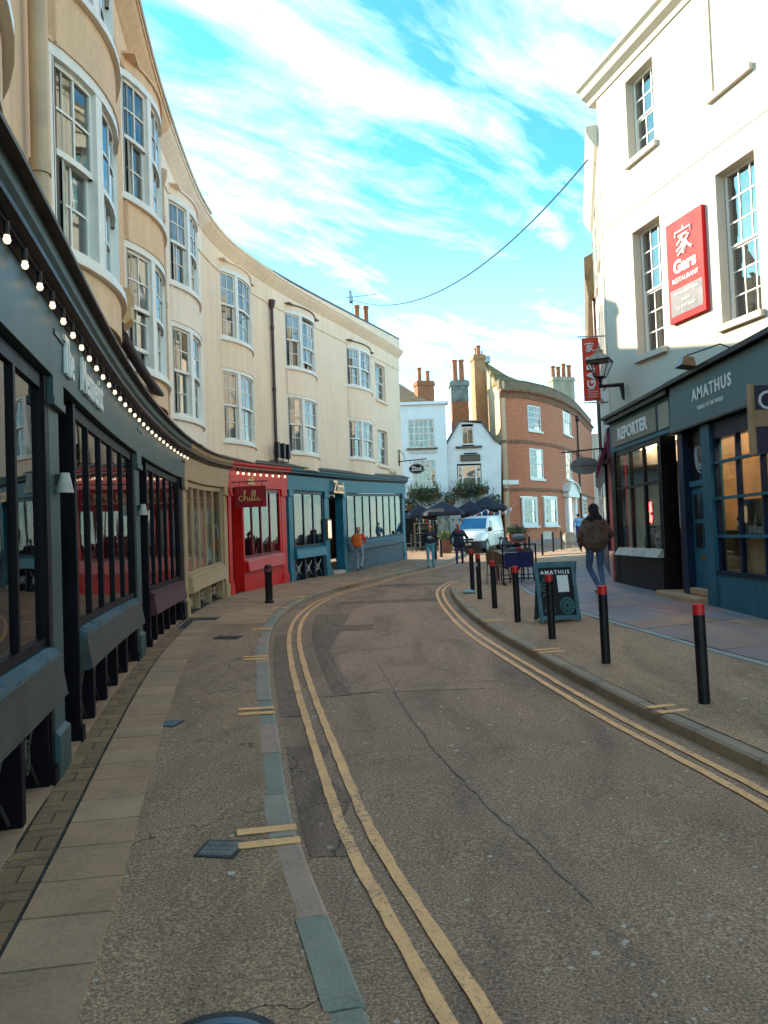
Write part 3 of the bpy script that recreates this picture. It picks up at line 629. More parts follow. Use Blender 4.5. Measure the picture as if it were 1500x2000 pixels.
# downpipes
def downpipe(par, y, z0, z1, m, r=.05, off=.03, hopper=True):
    f = LC.frame(lsy(y), off); mb = MB(); mb.tube([(f[0], f[1], z0), (f[0], f[1], z1)], r, 10)
    for z in fr_(z0 + .6, z1 - .6, 1.8): mb.lathe([(r + .014, -.05), (r + .014, .05)], (f[0], f[1], z), 10)
    if hopper: mb.lathe([(r, -.02), (.11, .14), (.12, .26), (.1, .27)], (f[0], f[1], z1), 10)
    ob('downpipe', mb, m, par, True)
downpipe(C_, 23.38, 3.75, 8.75, PIPE); downpipe(A_, 13.4, 3.7, 8.0, PIPET, .055); downpipe(A_, 5.25, 3.7, 8.3, PIPET, .06, .05, False)
# chimneys on the crescent
def chimney(par, x, y, z0, z1, w, d, m, pots, ph=.7, pr=.13, name='chimney', capm=None, rot=0.):
    fr = (x, y, math.cos(rot), math.sin(rot), -math.sin(rot), math.cos(rot)); mb = MB(); mb.fbox(fr, -w / 2, w / 2, -d / 2, d / 2, z0, z1 - .3); mb.fbox(fr, -w / 2 - .06, w / 2 + .06, -d / 2 - .06, d / 2 + .06, z1 - .3, z1 - .12); mb.fbox(fr, -w / 2 - .02, w / 2 + .02, -d / 2 - .02, d / 2 + .02, z1 - .12, z1)
    c = ob(name, mb, m, par)
    for i in range(pots):
        u = (i - (pots - 1) / 2) * (w / pots); hh = ph * random.uniform(.85, 1.15)
        pm = MB(); pm.lathe([(pr, 0), (pr * .85, hh * .2), (pr * .8, hh * .85), (pr, hh * .88), (pr, hh), (pr * .6, hh), (pr * .6, hh * .3)], (fr[0] + fr[2] * u, fr[1] + fr[3] * u, z1 - .01), 10); ob('chimney_pot', pm, TERRA, c, True)
    return c
f = LC.frame(lsy(33.4), -1.0); chimney(D_, f[0], f[1], 9.9, 10.85, .8, .5, CHIMB, 2, 1.15, .13, rot=.2)
f = LC.frame(lsy(22.6), -2.4); chimney(C_, f[0], f[1], 9.6, 12.0, .9, .8, CRM, 1, .5, .16, rot=.5)
# television aerial
f = LC.frame(lsy(32.4), -1.); ar = thing('television_aerial', 'thin television aerial on the parapet roof beside two red chimney pots', 'aerial', (f[0], f[1], 10.2))
m = MB(); m.tube([(f[0], f[1], 9.9), (f[0], f[1], 12.0)], .022, 6); ob('mast', m, STEEL, ar)
m = MB(); m.tube([(f[0] - .3, f[1], 11.95), (f[0] + 1.1, f[1] + .3, 12.15)], .015, 6)
for i in range(9): x = f[0] + .1 + i * .11; m.tube([(x, f[1] - .25, 12.02 + i * .016), (x, f[1] + .35, 12.02 + i * .016)], .008, 4)
m.box(f[0] - .14, f[0] - .02, f[1] - .2, f[1] + .2, 11.75, 12.2); ob('antenna', m, STEEL, ar)
# ------------------------------------------------------------------ left shopfronts
def shop_cornice(par, y0, y1, mband, mpanel, msoffit, zf, bulbs=None, inset=0.):
    s0, s1 = lsy(y0) + .004, lsy(y1) - .004
    m = MB(); sweep(m, LC, s0, s1, [(-.04, 3.74), (.2, 3.66), (.285, 3.63), (.285, 3.60), (-.04, 3.61)], zf, .4); ob('lead_flashing', m, LEAD, par)
    m = MB(); sweep(m, LC, s0, s1, [(-.04, 3.607), (.215, 3.597), (.205, 3.52), (.165, 3.47), (-.04, 3.47)], zf, .4); ob('cornice', m, mband, par)
    m = MB(); sweep(m, LC, s0, s1, [(-.04, 3.467), (.19, 3.467), (.19, 3.43), (.12, 3.40), (.08, 3.36), (-.04, 3.36)], zf, .4); ob('soffit', m, msoffit, par)
    m = MB(); sweep(m, LC, s0, s1, [(-.045, 3.357), (.07, 3.357), (.05, 2.90), (-.045, 2.90)], zf, .4); ob('fascia', m, mpanel, par)
def pilaster(par, y, w, m, zf, mb_=None, top=2.97, off=.03, cap=True, d=.3):
    f = LC.frame(lsy(y)); z = zf(f[1]); b = pavL(f[0], f[1]) + .005; q = MB(); h = w / 2
    q.fbox(f, -h, h, -d, off - .02, b + .32, top + z - .28); q.fbox(f, -h - .025, h + .025, -d, off + .015, b, b + .3); q.loft([[(f[0] + f[2] * u + f[4] * w_, f[1] + f[3] * u + f[5] * w_, zq) for u, w_ in ((-hh, -d), (hh, -d), (hh, oo), (-hh, oo))] for hh, oo, zq in ((h + .025, off + .015, b + .3), (h, off - .02, b + .33))])
    p = ob('pilaster', q, m, par)
    q = MB(); q.fbox(f, -h - .03, h + .03, -d, off + .03, top + z - .28, top + z - .22); q.fbox(f, -h - .012, h + .012, -d, off + .02, top + z - .22, top + z - .02 + .25); q.fbox(f, -h - .03, h + .03, -d, off + .045, top + z + .23, top + z + .27)
    ob('capital', q, mb_ or m, p); return p
def shop_window(par, y0, y1, n, z0, z1, off, zf, mf, mglass=SGL, t=.05, dep=.09, rows=1):
    s0, s1 = lsy(y0), lsy(y1); m = MB()
    sweep(m, LC, s0, s1, [(off - dep, z1 - .10), (off + .01, z1 - .10), (off + .01, z1), (off - dep, z1)], zf, .4); w = ob('shop_window', m, mf, par); m = MB(); sweep(m, LC, s0, s1, [(off - dep, z0), (off + .01, z0), (off + .01, z0 + .06), (off - dep, z0 + .06)], zf, .4); ob('bottom_rail', m, mf, w)
    for i in range(n + 1):
        f = LC.frame(s0 + (s1 - s0) * i / n); z = zf(f[1]); q = MB(); q.fbox(f, -t / 2, t / 2, off - dep, off + .012, z0 + z + .055, z1 + z - .095); ob('mullion', q, mf, w)
    for i in range(n):
        f = LC.frame(s0 + (s1 - s0) * (i + .5) / n); z = zf(f[1]); h = (s1 - s0) / n / 2 - .02; e = random.uniform(-.004, .004)
        q = MB(); q.fbox((f[0], f[1], f[2] + f[4] * e, f[3] + f[5] * e, f[4], f[5]), -h, h, off - .022, off - .015, z0 + z + .05, z1 + z - .09); ob('pane', q, mglass, w)
    return w
def grille(par, f, u, w, z0, z1, m, off):
    P = lambda a, q, z: (f[0] + f[2] * a + f[4] * q, f[1] + f[3] * a + f[5] * q, z); q = MB(); zm = (z0 + z1) / 2
    for a, b in ((-1, 1), (1, -1)): q.tube([P(u + a * w * .48, off, z0 + .01), P(u + a * w * .12, off, zm - .05), P(u + b * w * .12, off, zm + .05), P(u + b * w * .48, off, z1 - .01)], .011, 5)
    for r in (.055, .085): q.tube([P(u + r * .8 * math.cos(k * .5236), off + .006, zm + r * 1.3 * math.sin(k * .5236)) for k in range(13)], .011, 5)
    ob('grille', q, m, par)
def bay(par, y0, y1, n, zf, mf, msill, mapr, mleg, zs=.92, wz=2.88, off=-.02, legs=5, mgr=None, solid=None, ret=True, glassm=SGL, lap=.1):
    s0, s1 = lsy(y0), lsy(y1)
    m = MB(); sweep(m, LC, s0, s1, [(off - .2, zs + .06), (off + .02, zs + .04), (off + lap, zs), (off + lap, zs - .03), (off - .2, zs - .03)], zf, .4); ob('sill', m, msill, par)
    m = MB(); sweep(m, LC, s0, s1, [(off - .2, zs - .033), (off + lap - .01, zs - .033), (off + lap + .035, zs - .30), (off + .02, zs - .33), (off - .2, zs - .33)], zf, .4); ob('apron', m, mapr, par)
    shop_window(par, y0 + .05, y1 - .05, n, zs + .05, wz, off, zf, mf, glassm)
    base = lambda f: pavL(f[0], f[1]) + .004
    if solid:
        m = MB(); nn = 8; rings = []
        for i in range(nn + 1):
            f = LC.frame(s0 + (s1 - s0) * i / nn); rings.append([(f[0] + f[4] * o, f[1] + f[5] * o, z) for o, z in ((off - .15, base(f) - .05), (off + .02, base(f) - .05), (off + .02, zs - .332 + zf(f[1])), (off - .15, zs - .332 + zf(f[1])))])
        m.loft(rings); ob('stall_riser', m, solid, par)
    else:
        for i in range(legs + 1):
            f = LC.frame(s0 + .05 + (s1 - s0 - .1) * i / legs); q = MB(); q.fbox(f, -.045, .045, off - .16, off + .015, base(f), zs - .332 + zf(f[1])); ob('stall_post', q, mleg, par)
            if i < legs:
                f = LC.frame(s0 + .05 + (s1 - s0 - .1) * (i + .5) / legs); grille(par, f, 0, (s1 - s0) / legs - .1, base(f) + .03, zs - .34 + zf(f[1]), mgr or IRON, off - .06)
        m = MB(); nn = 8; rings = []
        for i in range(nn + 1):
            f = LC.frame(s0 + (s1 - s0) * i / nn); rings.append([(f[0] + f[4] * o, f[1] + f[5] * o, z) for o, z in ((off - .3, base(f) - .05), (off - .22, base(f) - .05), (off - .22, zs + zf(f[1])), (off - .3, zs + zf(f[1])))])
        m.loft(rings); ob('stall_back', m, DARKI, par)
    if ret:
        for y in (y0, y1):
            f = LC.frame(lsy(y)); q = MB(); q.fbox(f, -.05, .05, -.45, off + .03, base(f) + .12, wz + zf(f[1])); q.fbox(f, -.065, .065, -.45, off + .05, base(f), base(f) + .12); ob('corner_post', q, mleg, par)
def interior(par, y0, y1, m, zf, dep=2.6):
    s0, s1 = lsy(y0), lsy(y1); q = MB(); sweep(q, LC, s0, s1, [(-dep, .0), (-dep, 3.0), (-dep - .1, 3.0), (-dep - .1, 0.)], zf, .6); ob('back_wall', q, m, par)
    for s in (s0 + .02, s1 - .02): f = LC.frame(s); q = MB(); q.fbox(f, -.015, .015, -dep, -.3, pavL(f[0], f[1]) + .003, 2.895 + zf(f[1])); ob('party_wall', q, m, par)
ZL = lambda y: zo(y) * .8
P1 = thing('pub_shopfront', 'dark teal pub shopfront with tall mullioned bays and white lettering on its fascia', 'shopfront', (WX(8), 8, pavL(WX(8), 8)))
shop_cornice(P1, -5.9, 15.0, TEAL, TEAL, BLK, ZL)
for y in (1.0, 5.7, 10.5, 14.78): pilaster(P1, y, .36 if y < 12 else .26, TEAL if y < 12 else TEALD, ZL, TEAL if y < 12 else TEALD)
bay(P1, 1.6, 5.45, 5, ZL, TEALD, TEALS, GREYA, TEALD, legs=5); bay(P1, 6.55, 10.2, 5, ZL, TEALD, TEALS, GREYA, TEALD); bay(P1, 11.35, 14.55, 5, ZL, TEALD, BURG, BURG, TEALD)
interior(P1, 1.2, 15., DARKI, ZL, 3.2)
for y0, y1 in ((5.95, 6.45), (10.75, 11.25)):
    f = LC.frame(lsy((y0 + y1) / 2)); q = MB(); q.fbox(f, -.26, .26, -.5, -.45, pavL(f[0], f[1]) + .02, 2.85); d = ob('door', q, TEALD, P1)
    q = MB(); q.fbox(f, -.16, .16, -.449, -.44, 1.0, 2.5); ob('door_glass', q, mat('dark_door_glass', (.02, .02, .022), .08, .1, 2.), d)
def wall_text(s, y, z, size, m, par, xs=1., off=.075, sp=1., lean=-.02, **k):
    f = LC.frame(lsy(y), off); return text(s, size, m, par, axes((f[2], f[3], 0), (0, 0, 1), (f[4], f[5], 0), (f[0], f[1], z)), .012, xs, sp=sp, **k)
wall_text('The', 5.98, 3.12, .40, WHTT, P1, .62, .078, offs=.006); wall_text('Mesmerist', 7.1, 3.13, .40, WHTT, P1, .68, .078, offs=.006)
# folded awning roller with brackets
f0, f1 = LC.frame(lsy(8.2), .2), LC.frame(lsy(13.2), .22)
q = MB(); q.tube([(*LC.frame(lsy(8.0 + .5 * i), .24)[:2], 3.86 + ZL(8 + .5 * i)) for i in range(8)], .065, 10); aw = ob('awning_roller', q, mat('awning_maroon', (.035, .012, .016), .7, .3, 5.), P1, True)
for y in (8.1, 9.7, 11.3):
    f = LC.frame(lsy(y)); q = MB(); q.tube([(f[0] - f[4] * .04, f[1] - f[5] * .04, 4.05), (f[0] + f[4] * .24, f[1] + f[5] * .24, 4.02), (f[0] + f[4] * .24, f[1] + f[5] * .24, 3.87)], .02, 6); ob('bracket', q, BLKM, aw)
P2 = thing('tan_shopfront', 'tan painted shopfront with drawn pale blinds and pierced grille panels', 'shopfront', (WX(17.3), 17.3, pavL(WX(17.3), 17.3)))
shop_cornice(P2, 15.0, 19.75, TANP, TANP, LEAD, ZL); pilaster(P2, 15.2, .26, TANP, ZL); pilaster(P2, 19.55, .26, TANP, ZL)
bay(P2, 15.45, 19.3, 5, ZL, TANP, TANP, TANP, TANP, legs=3, ret=False, mgr=mat('pale_grille', (.42, .33, .22), .6, .2, 5.)); interior(P2, 15.05, 19.7, DARKI, ZL)
for i in range(5):
    sA, sB = lsy(15.6) + (lsy(19.15) - lsy(15.6)) * (i + .06) / 5, lsy(15.6) + (lsy(19.15) - lsy(15.6)) * (i + .94) / 5
    q = MB(); sweep(q, LC, sA, sB, [(-.22, 1.02), (-.215, 1.02), (-.215, 2.8), (-.22, 2.8)], ZL, .3); ob('blind', q, [CURT, BLIND, mat('green_blind', (.42, .42, .28), .9, .06, 3.)][(0, 1, 0, 2, 1)[i]], P2)
P3 = thing('red_shopfront', 'bright red shopfront with bulb lights under its cornice and a faded sill', 'shopfront', (WX(21.8), 21.8, pavL(WX(21.8), 21.8)))
shop_cornice(P3, 19.75, 24.05, REDP, REDP, REDD, ZL); pilaster(P3, 19.93, .24, REDP, ZL); pilaster(P3, 23.8, .34, REDP, ZL, d=.2)
bay(P3, 20.95, 23.55, 4, ZL, REDD, PINKP, REDP, REDP, solid=REDP, lap=.14); interior(P3, 19.8, 24.0, DARKI, ZL)
f = LC.frame(lsy(20.5)); q = MB(); bz = pavL(f[0], f[1]); q.fbox(f, -.4, .4, -.3, -.25, bz + .01, 2.9 + ZL(20.5)); d = ob('door', q, REDD, P3); q = MB(); q.fbox(f, -.28, .28, -.249, -.242, bz + .95, bz + 2.5); ob('door_glass', q, mat('dark_door_glass', (.02, .02, .022), .08, .1, 2.), d)
wall_text('chilli', 21.4, 3.32, .34, GOLD, P3, .8, .08)
P4 = thing('blue_shopfront', 'blue restaurant shopfront with eight tall panes and copper letters over the door', 'shopfront', (WX(30), 30, pavL(WX(30), 30)))
shop_cornice(P4, 24.05, 35.46, BLUP, BLUP, BLUD, ZL)
for y, w in ((24.3, .3), (27.0, .36), (28.5, .3), (35.2, .36)): pilaster(P4, y, w, BLUP, ZL)
bay(P4, 24.5, 26.75, 3, ZL, BLUD, BLUP, BLUP, BLUD, ret=False, legs=3, zs=1.0, mgr=STEEL); bay(P4, 28.72, 34.95, 8, ZL, BLUD, BLUP, mat('blue_grey_render', (.055, .085, .105), .7, .15, 2.), BLUD, solid=mat('blue_grey_render', (.055, .085, .105), .7, .15, 2.), ret=False, zs=1.0, lap=.06)
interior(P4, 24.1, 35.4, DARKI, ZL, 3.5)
f = LC.frame(lsy(27.75)); bz = pavL(f[0], f[1]); q = MB(); q.fbox(f, -.5, .5, -.75, -.7, bz + .12, 2.95 + ZL(27.75)); d = ob('door', q, BLUD, P4); q = MB(); q.fbox(f, -.34, .34, -.699, -.69, bz + 1., bz + 2.2); ob('door_glass', q, mat('dark_door_glass', (.02, .02, .022), .08, .1, 2.), d)
q = MB(); q.fbox(f, -.54, .54, -.72, .1, bz, bz + .12); ob('doorstep', q, STONE, P4)
wall_text('Zizzi', 27.75, 3.45, .62, COPP, P4, .8, .16, offs=.012)
# string lights
def festoon(label, ys, zf, z, off, r):
    f = LC.frame(lsy(ys[0]), off); t = thing('string_lights', label, 'string lights', (f[0], f[1], z + zf(ys[0])), 'bulb strings under shop cornices')
    q = MB(); q.tube([(*LC.frame(lsy(y), off)[:2], z + .095 + zf(y)) for y in ys], .009, 5); ob('cable', q, BLKM, t)
    for y in ys:
        f = LC.frame(lsy(y), off); q = MB(); q.lathe([(.016, .03), (.018, .10)], (f[0], f[1], z + zf(y)), 8); hld = ob('lamp_holder', q, BLKM, t)
        q = MB(); q.lathe([(.004, -r), (r * .7, -r * .75), (r, 0), (r * .75, r * .7), (.016, r * 1.15)], (f[0], f[1], z + zf(y)), 10); ob('bulb', q, BULB, hld, 'all')
festoon('string of glowing bulbs under the dark teal pub cornice', fr_(3.6, 14.9, .375), ZL, 3.285, .135, .021); festoon('short string of bulbs under the bright red shop cornice', fr_(20.3, 23.7, .42), ZL, 3.285, .135, .034)
# sconces, box, floodlights, menu box
SH = mat('linen_shade', (.42, .37, .31), .8, .1, 8.)
for y, lb in ((5.72, 'pale cone wall lamp on the pub pilaster beside the white lettering'), (10.52, 'pale cone wall lamp on the pub pilaster next to the burgundy sill bay')):
    f = LC.frame(lsy(y)); z = 2.06; t = thing('wall_lamp', lb, 'wall lamp', (f[0] + f[4] * .02, f[1] + f[5] * .02, z)); c = (f[0] + f[4] * .075, f[1] + f[5] * .075, z)
    q = MB(); q.lathe([(.065, 0), (.035, .15), (.03, .15), (.06, .0)], c, 16); ob('shade', q, SH, t, True); q = MB(); q.fbox(f, -.03, .03, -.02, .06, z + .06, z + .14); ob('wall_bracket', q, BLKM, t)
f = LC.frame(lsy(9.85), -.05); q = MB(); q.fbox(f, -.13, .13, 0, .16, 4.55, 4.95)
for i in range(4): q.fbox(f, -.09, .09, .16, .168, 4.76 + i * .04, 4.775 + i * .04)
q.loft([[(f[0] + f[2] * u + f[4] * w, f[1] + f[3] * u + f[5] * w, z) for u, w in ((-.13, 0), (.13, 0), (.13, ww), (-.13, ww))] for ww, z in ((.04, 4.44), (.16, 4.549))])
tag(ob('alarm_box', q, mat('alarm_tan', (.55, .36, .17), .6, .05, 4.), None), 'tan louvred alarm box on the stucco wall between the bow windows', 'alarm box')
for i, dy in enumerate((-.35, .05, .4)):
    f = LC.frame(lsy(23.45 + dy)); z = 4.05; lb = ['black slim wall floodlight left of the dark downpipe foot', 'black slim wall floodlight at the dark downpipe foot', 'black slim wall floodlight just past the dark downpipe'][i]
    t = thing('floodlight', lb, 'floodlight', (f[0] + f[4] * .1, f[1] + f[5] * .1, z), 'floodlights above the red shop cornice')
    q = MB(); q.fbox(f, -.07, .07, .12, .26, z + .1, z + .55); ob('lamp_body', q, BLKM, t, bevel=.01); q = MB(); q.tube([(f[0] - f[4] * .05, f[1] - f[5] * .05, z), (f[0] + f[4] * .2, f[1] + f[5] * .2, z), (f[0] + f[4] * .2, f[1] + f[5] * .2, z + .12)], .02, 6); ob('arm', q, BLKM, t)
f = LC.frame(lsy(27.0)); z = 1.6; t = thing('menu_box', 'lit menu case in a wooden frame on the blue pilaster by the door', 'menu box', (f[0] + f[4] * .03, f[1] + f[5] * .03, z))
q = MB(); q.fbox(f, -.17, .17, .02, .1, z, z + .72); ob('case', q, mat('case_wood', (.26, .10, .05), .5, .15, 6.), t); q = MB(); q.fbox(f, -.13, .13, .101, .105, z + .06, z + .66); ob('menu_sheet', q, mat('lit_menu', (.75, .6, .4), .6, .05, 9., emit=(1., .75, .45, .25)), t)
# palms and interior bits in the pub windows
def leaves(mb, c, n, rad, size, rnd, flat=.7, mi=0):
    for _ in range(n):
        while True:
            p = Vector((rnd.uniform(-1, 1), rnd.uniform(-1, 1), rnd.uniform(-1, 1)))
            if .25 < p.length < 1: break
        p = Vector(c) + Vector((p.x * rad[0], p.y * rad[1], p.z * rad[2])); d = Vector((rnd.uniform(-1, 1), rnd.uniform(-1, 1), rnd.uniform(-.8, .8))).normalized(); q = d.orthogonal().normalized() * size * rnd.uniform(.3, .5); d = d * size * rnd.uniform(.7, 1.2)
        k = d.cross(q).normalized() * size * .15
        mb.add([p, p + d * .5 + q + k, p + d, p + d * .5 - q + k], [(0, 1, 2, 3)], mi)
for yy, lb in ((6.95, 'potted palm behind the pub window beside the pilaster lamp'), (12.0, 'potted palm behind the pub window above the burgundy sill')):
    f = LC.frame(lsy(yy), -.55); z = pavL(f[0], f[1]); t = thing('potted_palm', lb, 'plant', (f[0], f[1], z)); q = MB(); q.lathe([(.16, 0), (.2, .9), (.21, .95), (.17, .95), (.16, .9)], (f[0], f[1], z), 14); ob('pot', q, BLK, t, True)
    rnd = random.Random(int(yy)); q = MB()
    for i in range(26):
        a = rnd.uniform(0, 6.28); l = rnd.uniform(.5, 1.); b = Vector((f[0], f[1], z + .93)); tip = b + Vector((math.cos(a) * l * .28, math.sin(a) * l * .28, l)); mid = (b + tip) / 2 + Vector((0, 0, .08)); sd_ = Vector((-math.sin(a), math.cos(a), 0)) * .03
        q.add([b, mid + sd_, tip, mid - sd_], [(0, 1, 2, 3)])
    ob('fronds', q, LEAFL, t)
# hanging signs
def strokes(par, paths, M, r, m, name='lettering'):
    q = MB()
    for pth in paths: q.tube([M @ Vector((a, b, 0)) for a, b in pth], r, 5)
    return ob(name, q, m, par)
def bez(pts, n=6):
    out = []
    for i in range(len(pts) - 1):
        p0 = pts[max(i - 1, 0)]; p1 = pts[i]; p2 = pts[i + 1]; p3 = pts[min(i + 2, len(pts) - 1)]
        for k in range(n):
            t = k / n; out.append(tuple(.5 * (2 * p1[j] + (p2[j] - p0[j]) * t + (2 * p0[j] - 5 * p1[j] + 4 * p2[j] - p3[j]) * t * t + (3 * p1[j] - p0[j] - 3 * p2[j] + p3[j]) * t ** 3) for j in (0, 1)))
    return out + [pts[-1]]
def scribble(par, M, w, h, n, r, m, seed, name='lettering'):
    rnd = random.Random(seed); q = MB()
    for i in range(n):
        x = -w / 2 + w * (i + .5) / n; a = rnd.uniform(.25, .5) * h; b_ = rnd.uniform(.25, .5) * h; e = w / n * .3 * rnd.choice((-1, 0, 1))
        q.tube([M @ Vector((x - e, -a, 0)), M @ Vector((x + e * .5, 0, 0)), M @ Vector((x + e, b_, 0))], r, 4)
    return ob(name, q, m, par)
f = LC.frame(lsy(34.0)); npl = thing('street_name_plate', 'cream street name plate on the cream corner house above the blue cornice', 'name plate', (f[0], f[1], 4.28)); q = MB(); q.fbox(f, -.55, .55, -.06, -.02, 4.28, 4.62); ob('plate', q, mat('cream_plate', (.74, .58, .38), .6, .05, 6.), npl)
scribble(npl, axes((f[2], f[3], 0), (0, 0, 1), (f[4], f[5], 0), (f[0] - f[4] * .02, f[1] - f[5] * .02, 4.42)), .95, .16, 22, .008, mat('faded_plate_ink', (.45, .32, .19), .7), 5)
f = LC.frame(lsy(20.05)); b = Vector((f[0], f[1], 0)); nrm = Vector((f[4], f[5], 0)); zt = 3.08
cs_ = thing('chilli_sign', 'square dark red hanging sign with script lettering on the red shopfront', 'hanging sign', (b.x, b.y, zt))
q = MB(); q.tube([b + Vector((0, 0, zt + .12)), b + nrm * 1.0 + Vector((0, 0, zt + .12))], .014, 6)
for u in (.25, .85): q.tube([b + nrm * u + Vector((0, 0, zt + .12)), b + nrm * u + Vector((0, 0, zt))], .008, 5)
ob('bracket', q, BLKM, cs_); q = MB(); fr = (b.x, b.y, nrm.x, nrm.y, -nrm.y, nrm.x); q.fbox(fr, .12, .96, -.02, .02, zt - .55, zt); ob('board', q, mat('sign_red', (.26, .008, .014), .4, .06, 4.), cs_)
Mc = axes(nrm, (0, 0, 1), (nrm.y, -nrm.x, 0), b + nrm * .54 + Vector((nrm.y, -nrm.x, 0)) * .026 + Vector((0, 0, zt - .32)))
pth = [bez([(-.21, .05), (-.26, .07), (-.31, .0), (-.26, -.06), (-.2, -.03), (-.15, .1), (-.13, .2), (-.165, .2), (-.16, .0), (-.16, -.06), (-.13, .03), (-.09, .04), (-.08, -.03), (-.06, -.06), (-.02, .03), (-.01, -.03), (.02, -.06), (.07, .08), (.08, .19), (.05, .19), (.05, .0), (.08, -.06), (.13, .08), (.145, .19), (.11, .19), (.115, .0), (.14, -.06), (.19, .0), (.2, .04), (.2, -.03), (.23, -.06), (.27, -.02)], 5)]
strokes(cs_, pth + [[(-.015, .09), (-.012, .095)], [(.205, .09), (.208, .095)]], Mc, .0085, GOLD)
f = LC.frame(lsy(34.9)); b = Vector((f[0], f[1], 0)); zt = 4.86; nrm = Vector((.98, -.2, 0)).normalized()
zs_ = thing('restaurant_hanging_sign', 'oval black hanging sign with white lettering at the cream corner', 'hanging sign', (b.x, b.y, zt))
q = MB(); q.tube([b + nrm * -.05 + Vector((0, 0, zt + .15)), b + nrm * 1.25 + Vector((0, 0, zt + .22))], .025, 6); q.tube([b + Vector((0, 0, zt + .65)), b + nrm * .2 + Vector((0, 0, zt + .5)), b + nrm * .25 + Vector((0, 0, zt + .2))], .015, 6); q.tube([b + Vector((0, 0, zt - .05)), b + Vector((0, 0, zt + .7))], .03, 6)
for u in (.5, 1.05): q.tube([b + nrm * u + Vector((0, 0, zt + .2)), b + nrm * u + Vector((0, 0, zt))], .012, 5)
ob('bracket', q, BLKM, zs_); Mo = axes(nrm, (0, 0, 1), (nrm.y, -nrm.x, 0), b + nrm * .78 + Vector((0, 0, zt - .22)))
q = MB(); q.loft([[tuple(Mo @ Vector((.36 * math.cos(k * .2618), .235 * math.sin(k * .2618), z))) for k in range(24)] for z in (-.035, .035)]); ob('board', q, BLKM, zs_)
q = MB(); q.tube([Mo @ Vector((.335 * math.cos(k * .2618), .21 * math.sin(k * .2618), .037)) for k in range(25)], .008, 5); ob('rim_line', q, WHTT, zs_); text('Zizzi', .27, WHTT, zs_, Mo @ Matrix.Translation((0, 0, .042)), .006, .9, offs=.01)
# ------------------------------------------------------------------ right: white corner house (upper wall swings back from the shop line)
UD = Vector((.268, -1)).normalized(); U0 = Vector((5.35, 17.75))
RC = Curve([tuple(U0 + UD * (.5 * i)) for i in range(31)], -1)       # runs towards the camera, outward is to the left
RC.side = 1 if RC.frame(1.)[4] > 0 else -1
RC = Curve([tuple(U0 + UD * (.5 * i)) for i in range(31)], -1); 
if RC.frame(1.)[4] > 0: RC.side *= -1
rs = lambda y: (17.75 - y) / -UD.y if UD.y else 0
rs = lambda y: (17.75 - y) / abs(UD.y)
RH = thing('corner_house', 'tall white rendered corner house with small-paned sash windows and deep cornice', 'house', (6.2, 14.5, pavR(5.3, 14.5)))
opens = [(rs(16.62), rs(15.66), 9.60, 11.42), (rs(16.62), rs(15.67), 5.31, 8.07), (rs(14.02), rs(13.06), 5.27, 8.09), (rs(11.4), rs(10.4), 5.27, 8.09), (rs(11.4), rs(10.4), 9.6, 11.42)]
mb = MB(); wall_open(mb, RC, 0, 15., 4.0, 11.75, opens, .30, step=3.); ob('wall', mb, RWH, RH)
mb = MB(); wall_open(mb, RC, rs(14.04), rs(13.07), 9.56, 11.5, [], .1) if False else None
m = MB(); sweep(m, RC, .01, 15., [(-.35, 3.0), (-.35, 12.4), (-7, 12.4), (-7, 3.0)], ZERO, 5.); ob('rear_mass', m, RWH, RH)
f = RC.frame(.0); m = MB(); m.fbox(f, -.005, .03, -7., -.002, 3.6, 11.75); ob('end_wall', m, RWH, RH)
m = MB(); sweep(m, RC, -.34, 15., [(-.3, 11.70), (.04, 11.70), (.06, 11.80), (.20, 11.88), (.26, 12.0), (.34, 12.05), (.34, 12.16), (.02, 12.2), (.02, 12.42), (-.3, 12.42)], ZERO, 4.); ob('cornice', m, RWH, RH)
m = MB(); sweep(m, RC, -.05, 15., [(.06, 12.424), (.06, 12.50), (-.32, 12.50), (-.32, 12.424)], ZERO, 4.); ob('coping', m, LEAD, RH)
m = MB(); sweep(m, RC, .0, 15., [(-.02, 8.575), (.012, 8.575), (.012, 8.60), (-.02, 8.60)], ZERO, 4.); ob('string_line', m, mat('grey_joint', (.40, .36, .30), .8, .1, 4.), RH)
# blind recess: jamb shade painted as a tan strip on the wall, and a sill
m = MB(); f = RC.frame((rs(14.04) + rs(13.07)) / 2); hw = (rs(13.07) - rs(14.04)) / 2
m.fbox(f, -hw - .02, hw + .1, -.01, .09, 9.44, 9.56); ob('sill', m, RWH, RH); m = MB(); m.fbox(f, -hw - .02, -hw + .10, -.01, .03, 9.565, 11.5); ob('blind_jamb_shade', m, mat('jamb_shade_tan', (.62, .47, .31), .8, .05, 3.), RH)
for (a, b, c, d), rows in zip(opens, (4, 6, 6, 6, 4)):
    flat_sash(RH, RC, a + .02, b - .02, c + .02, d, -.24, 3, rows, sill=(-.05, .33, RWH), bdepth=.10)
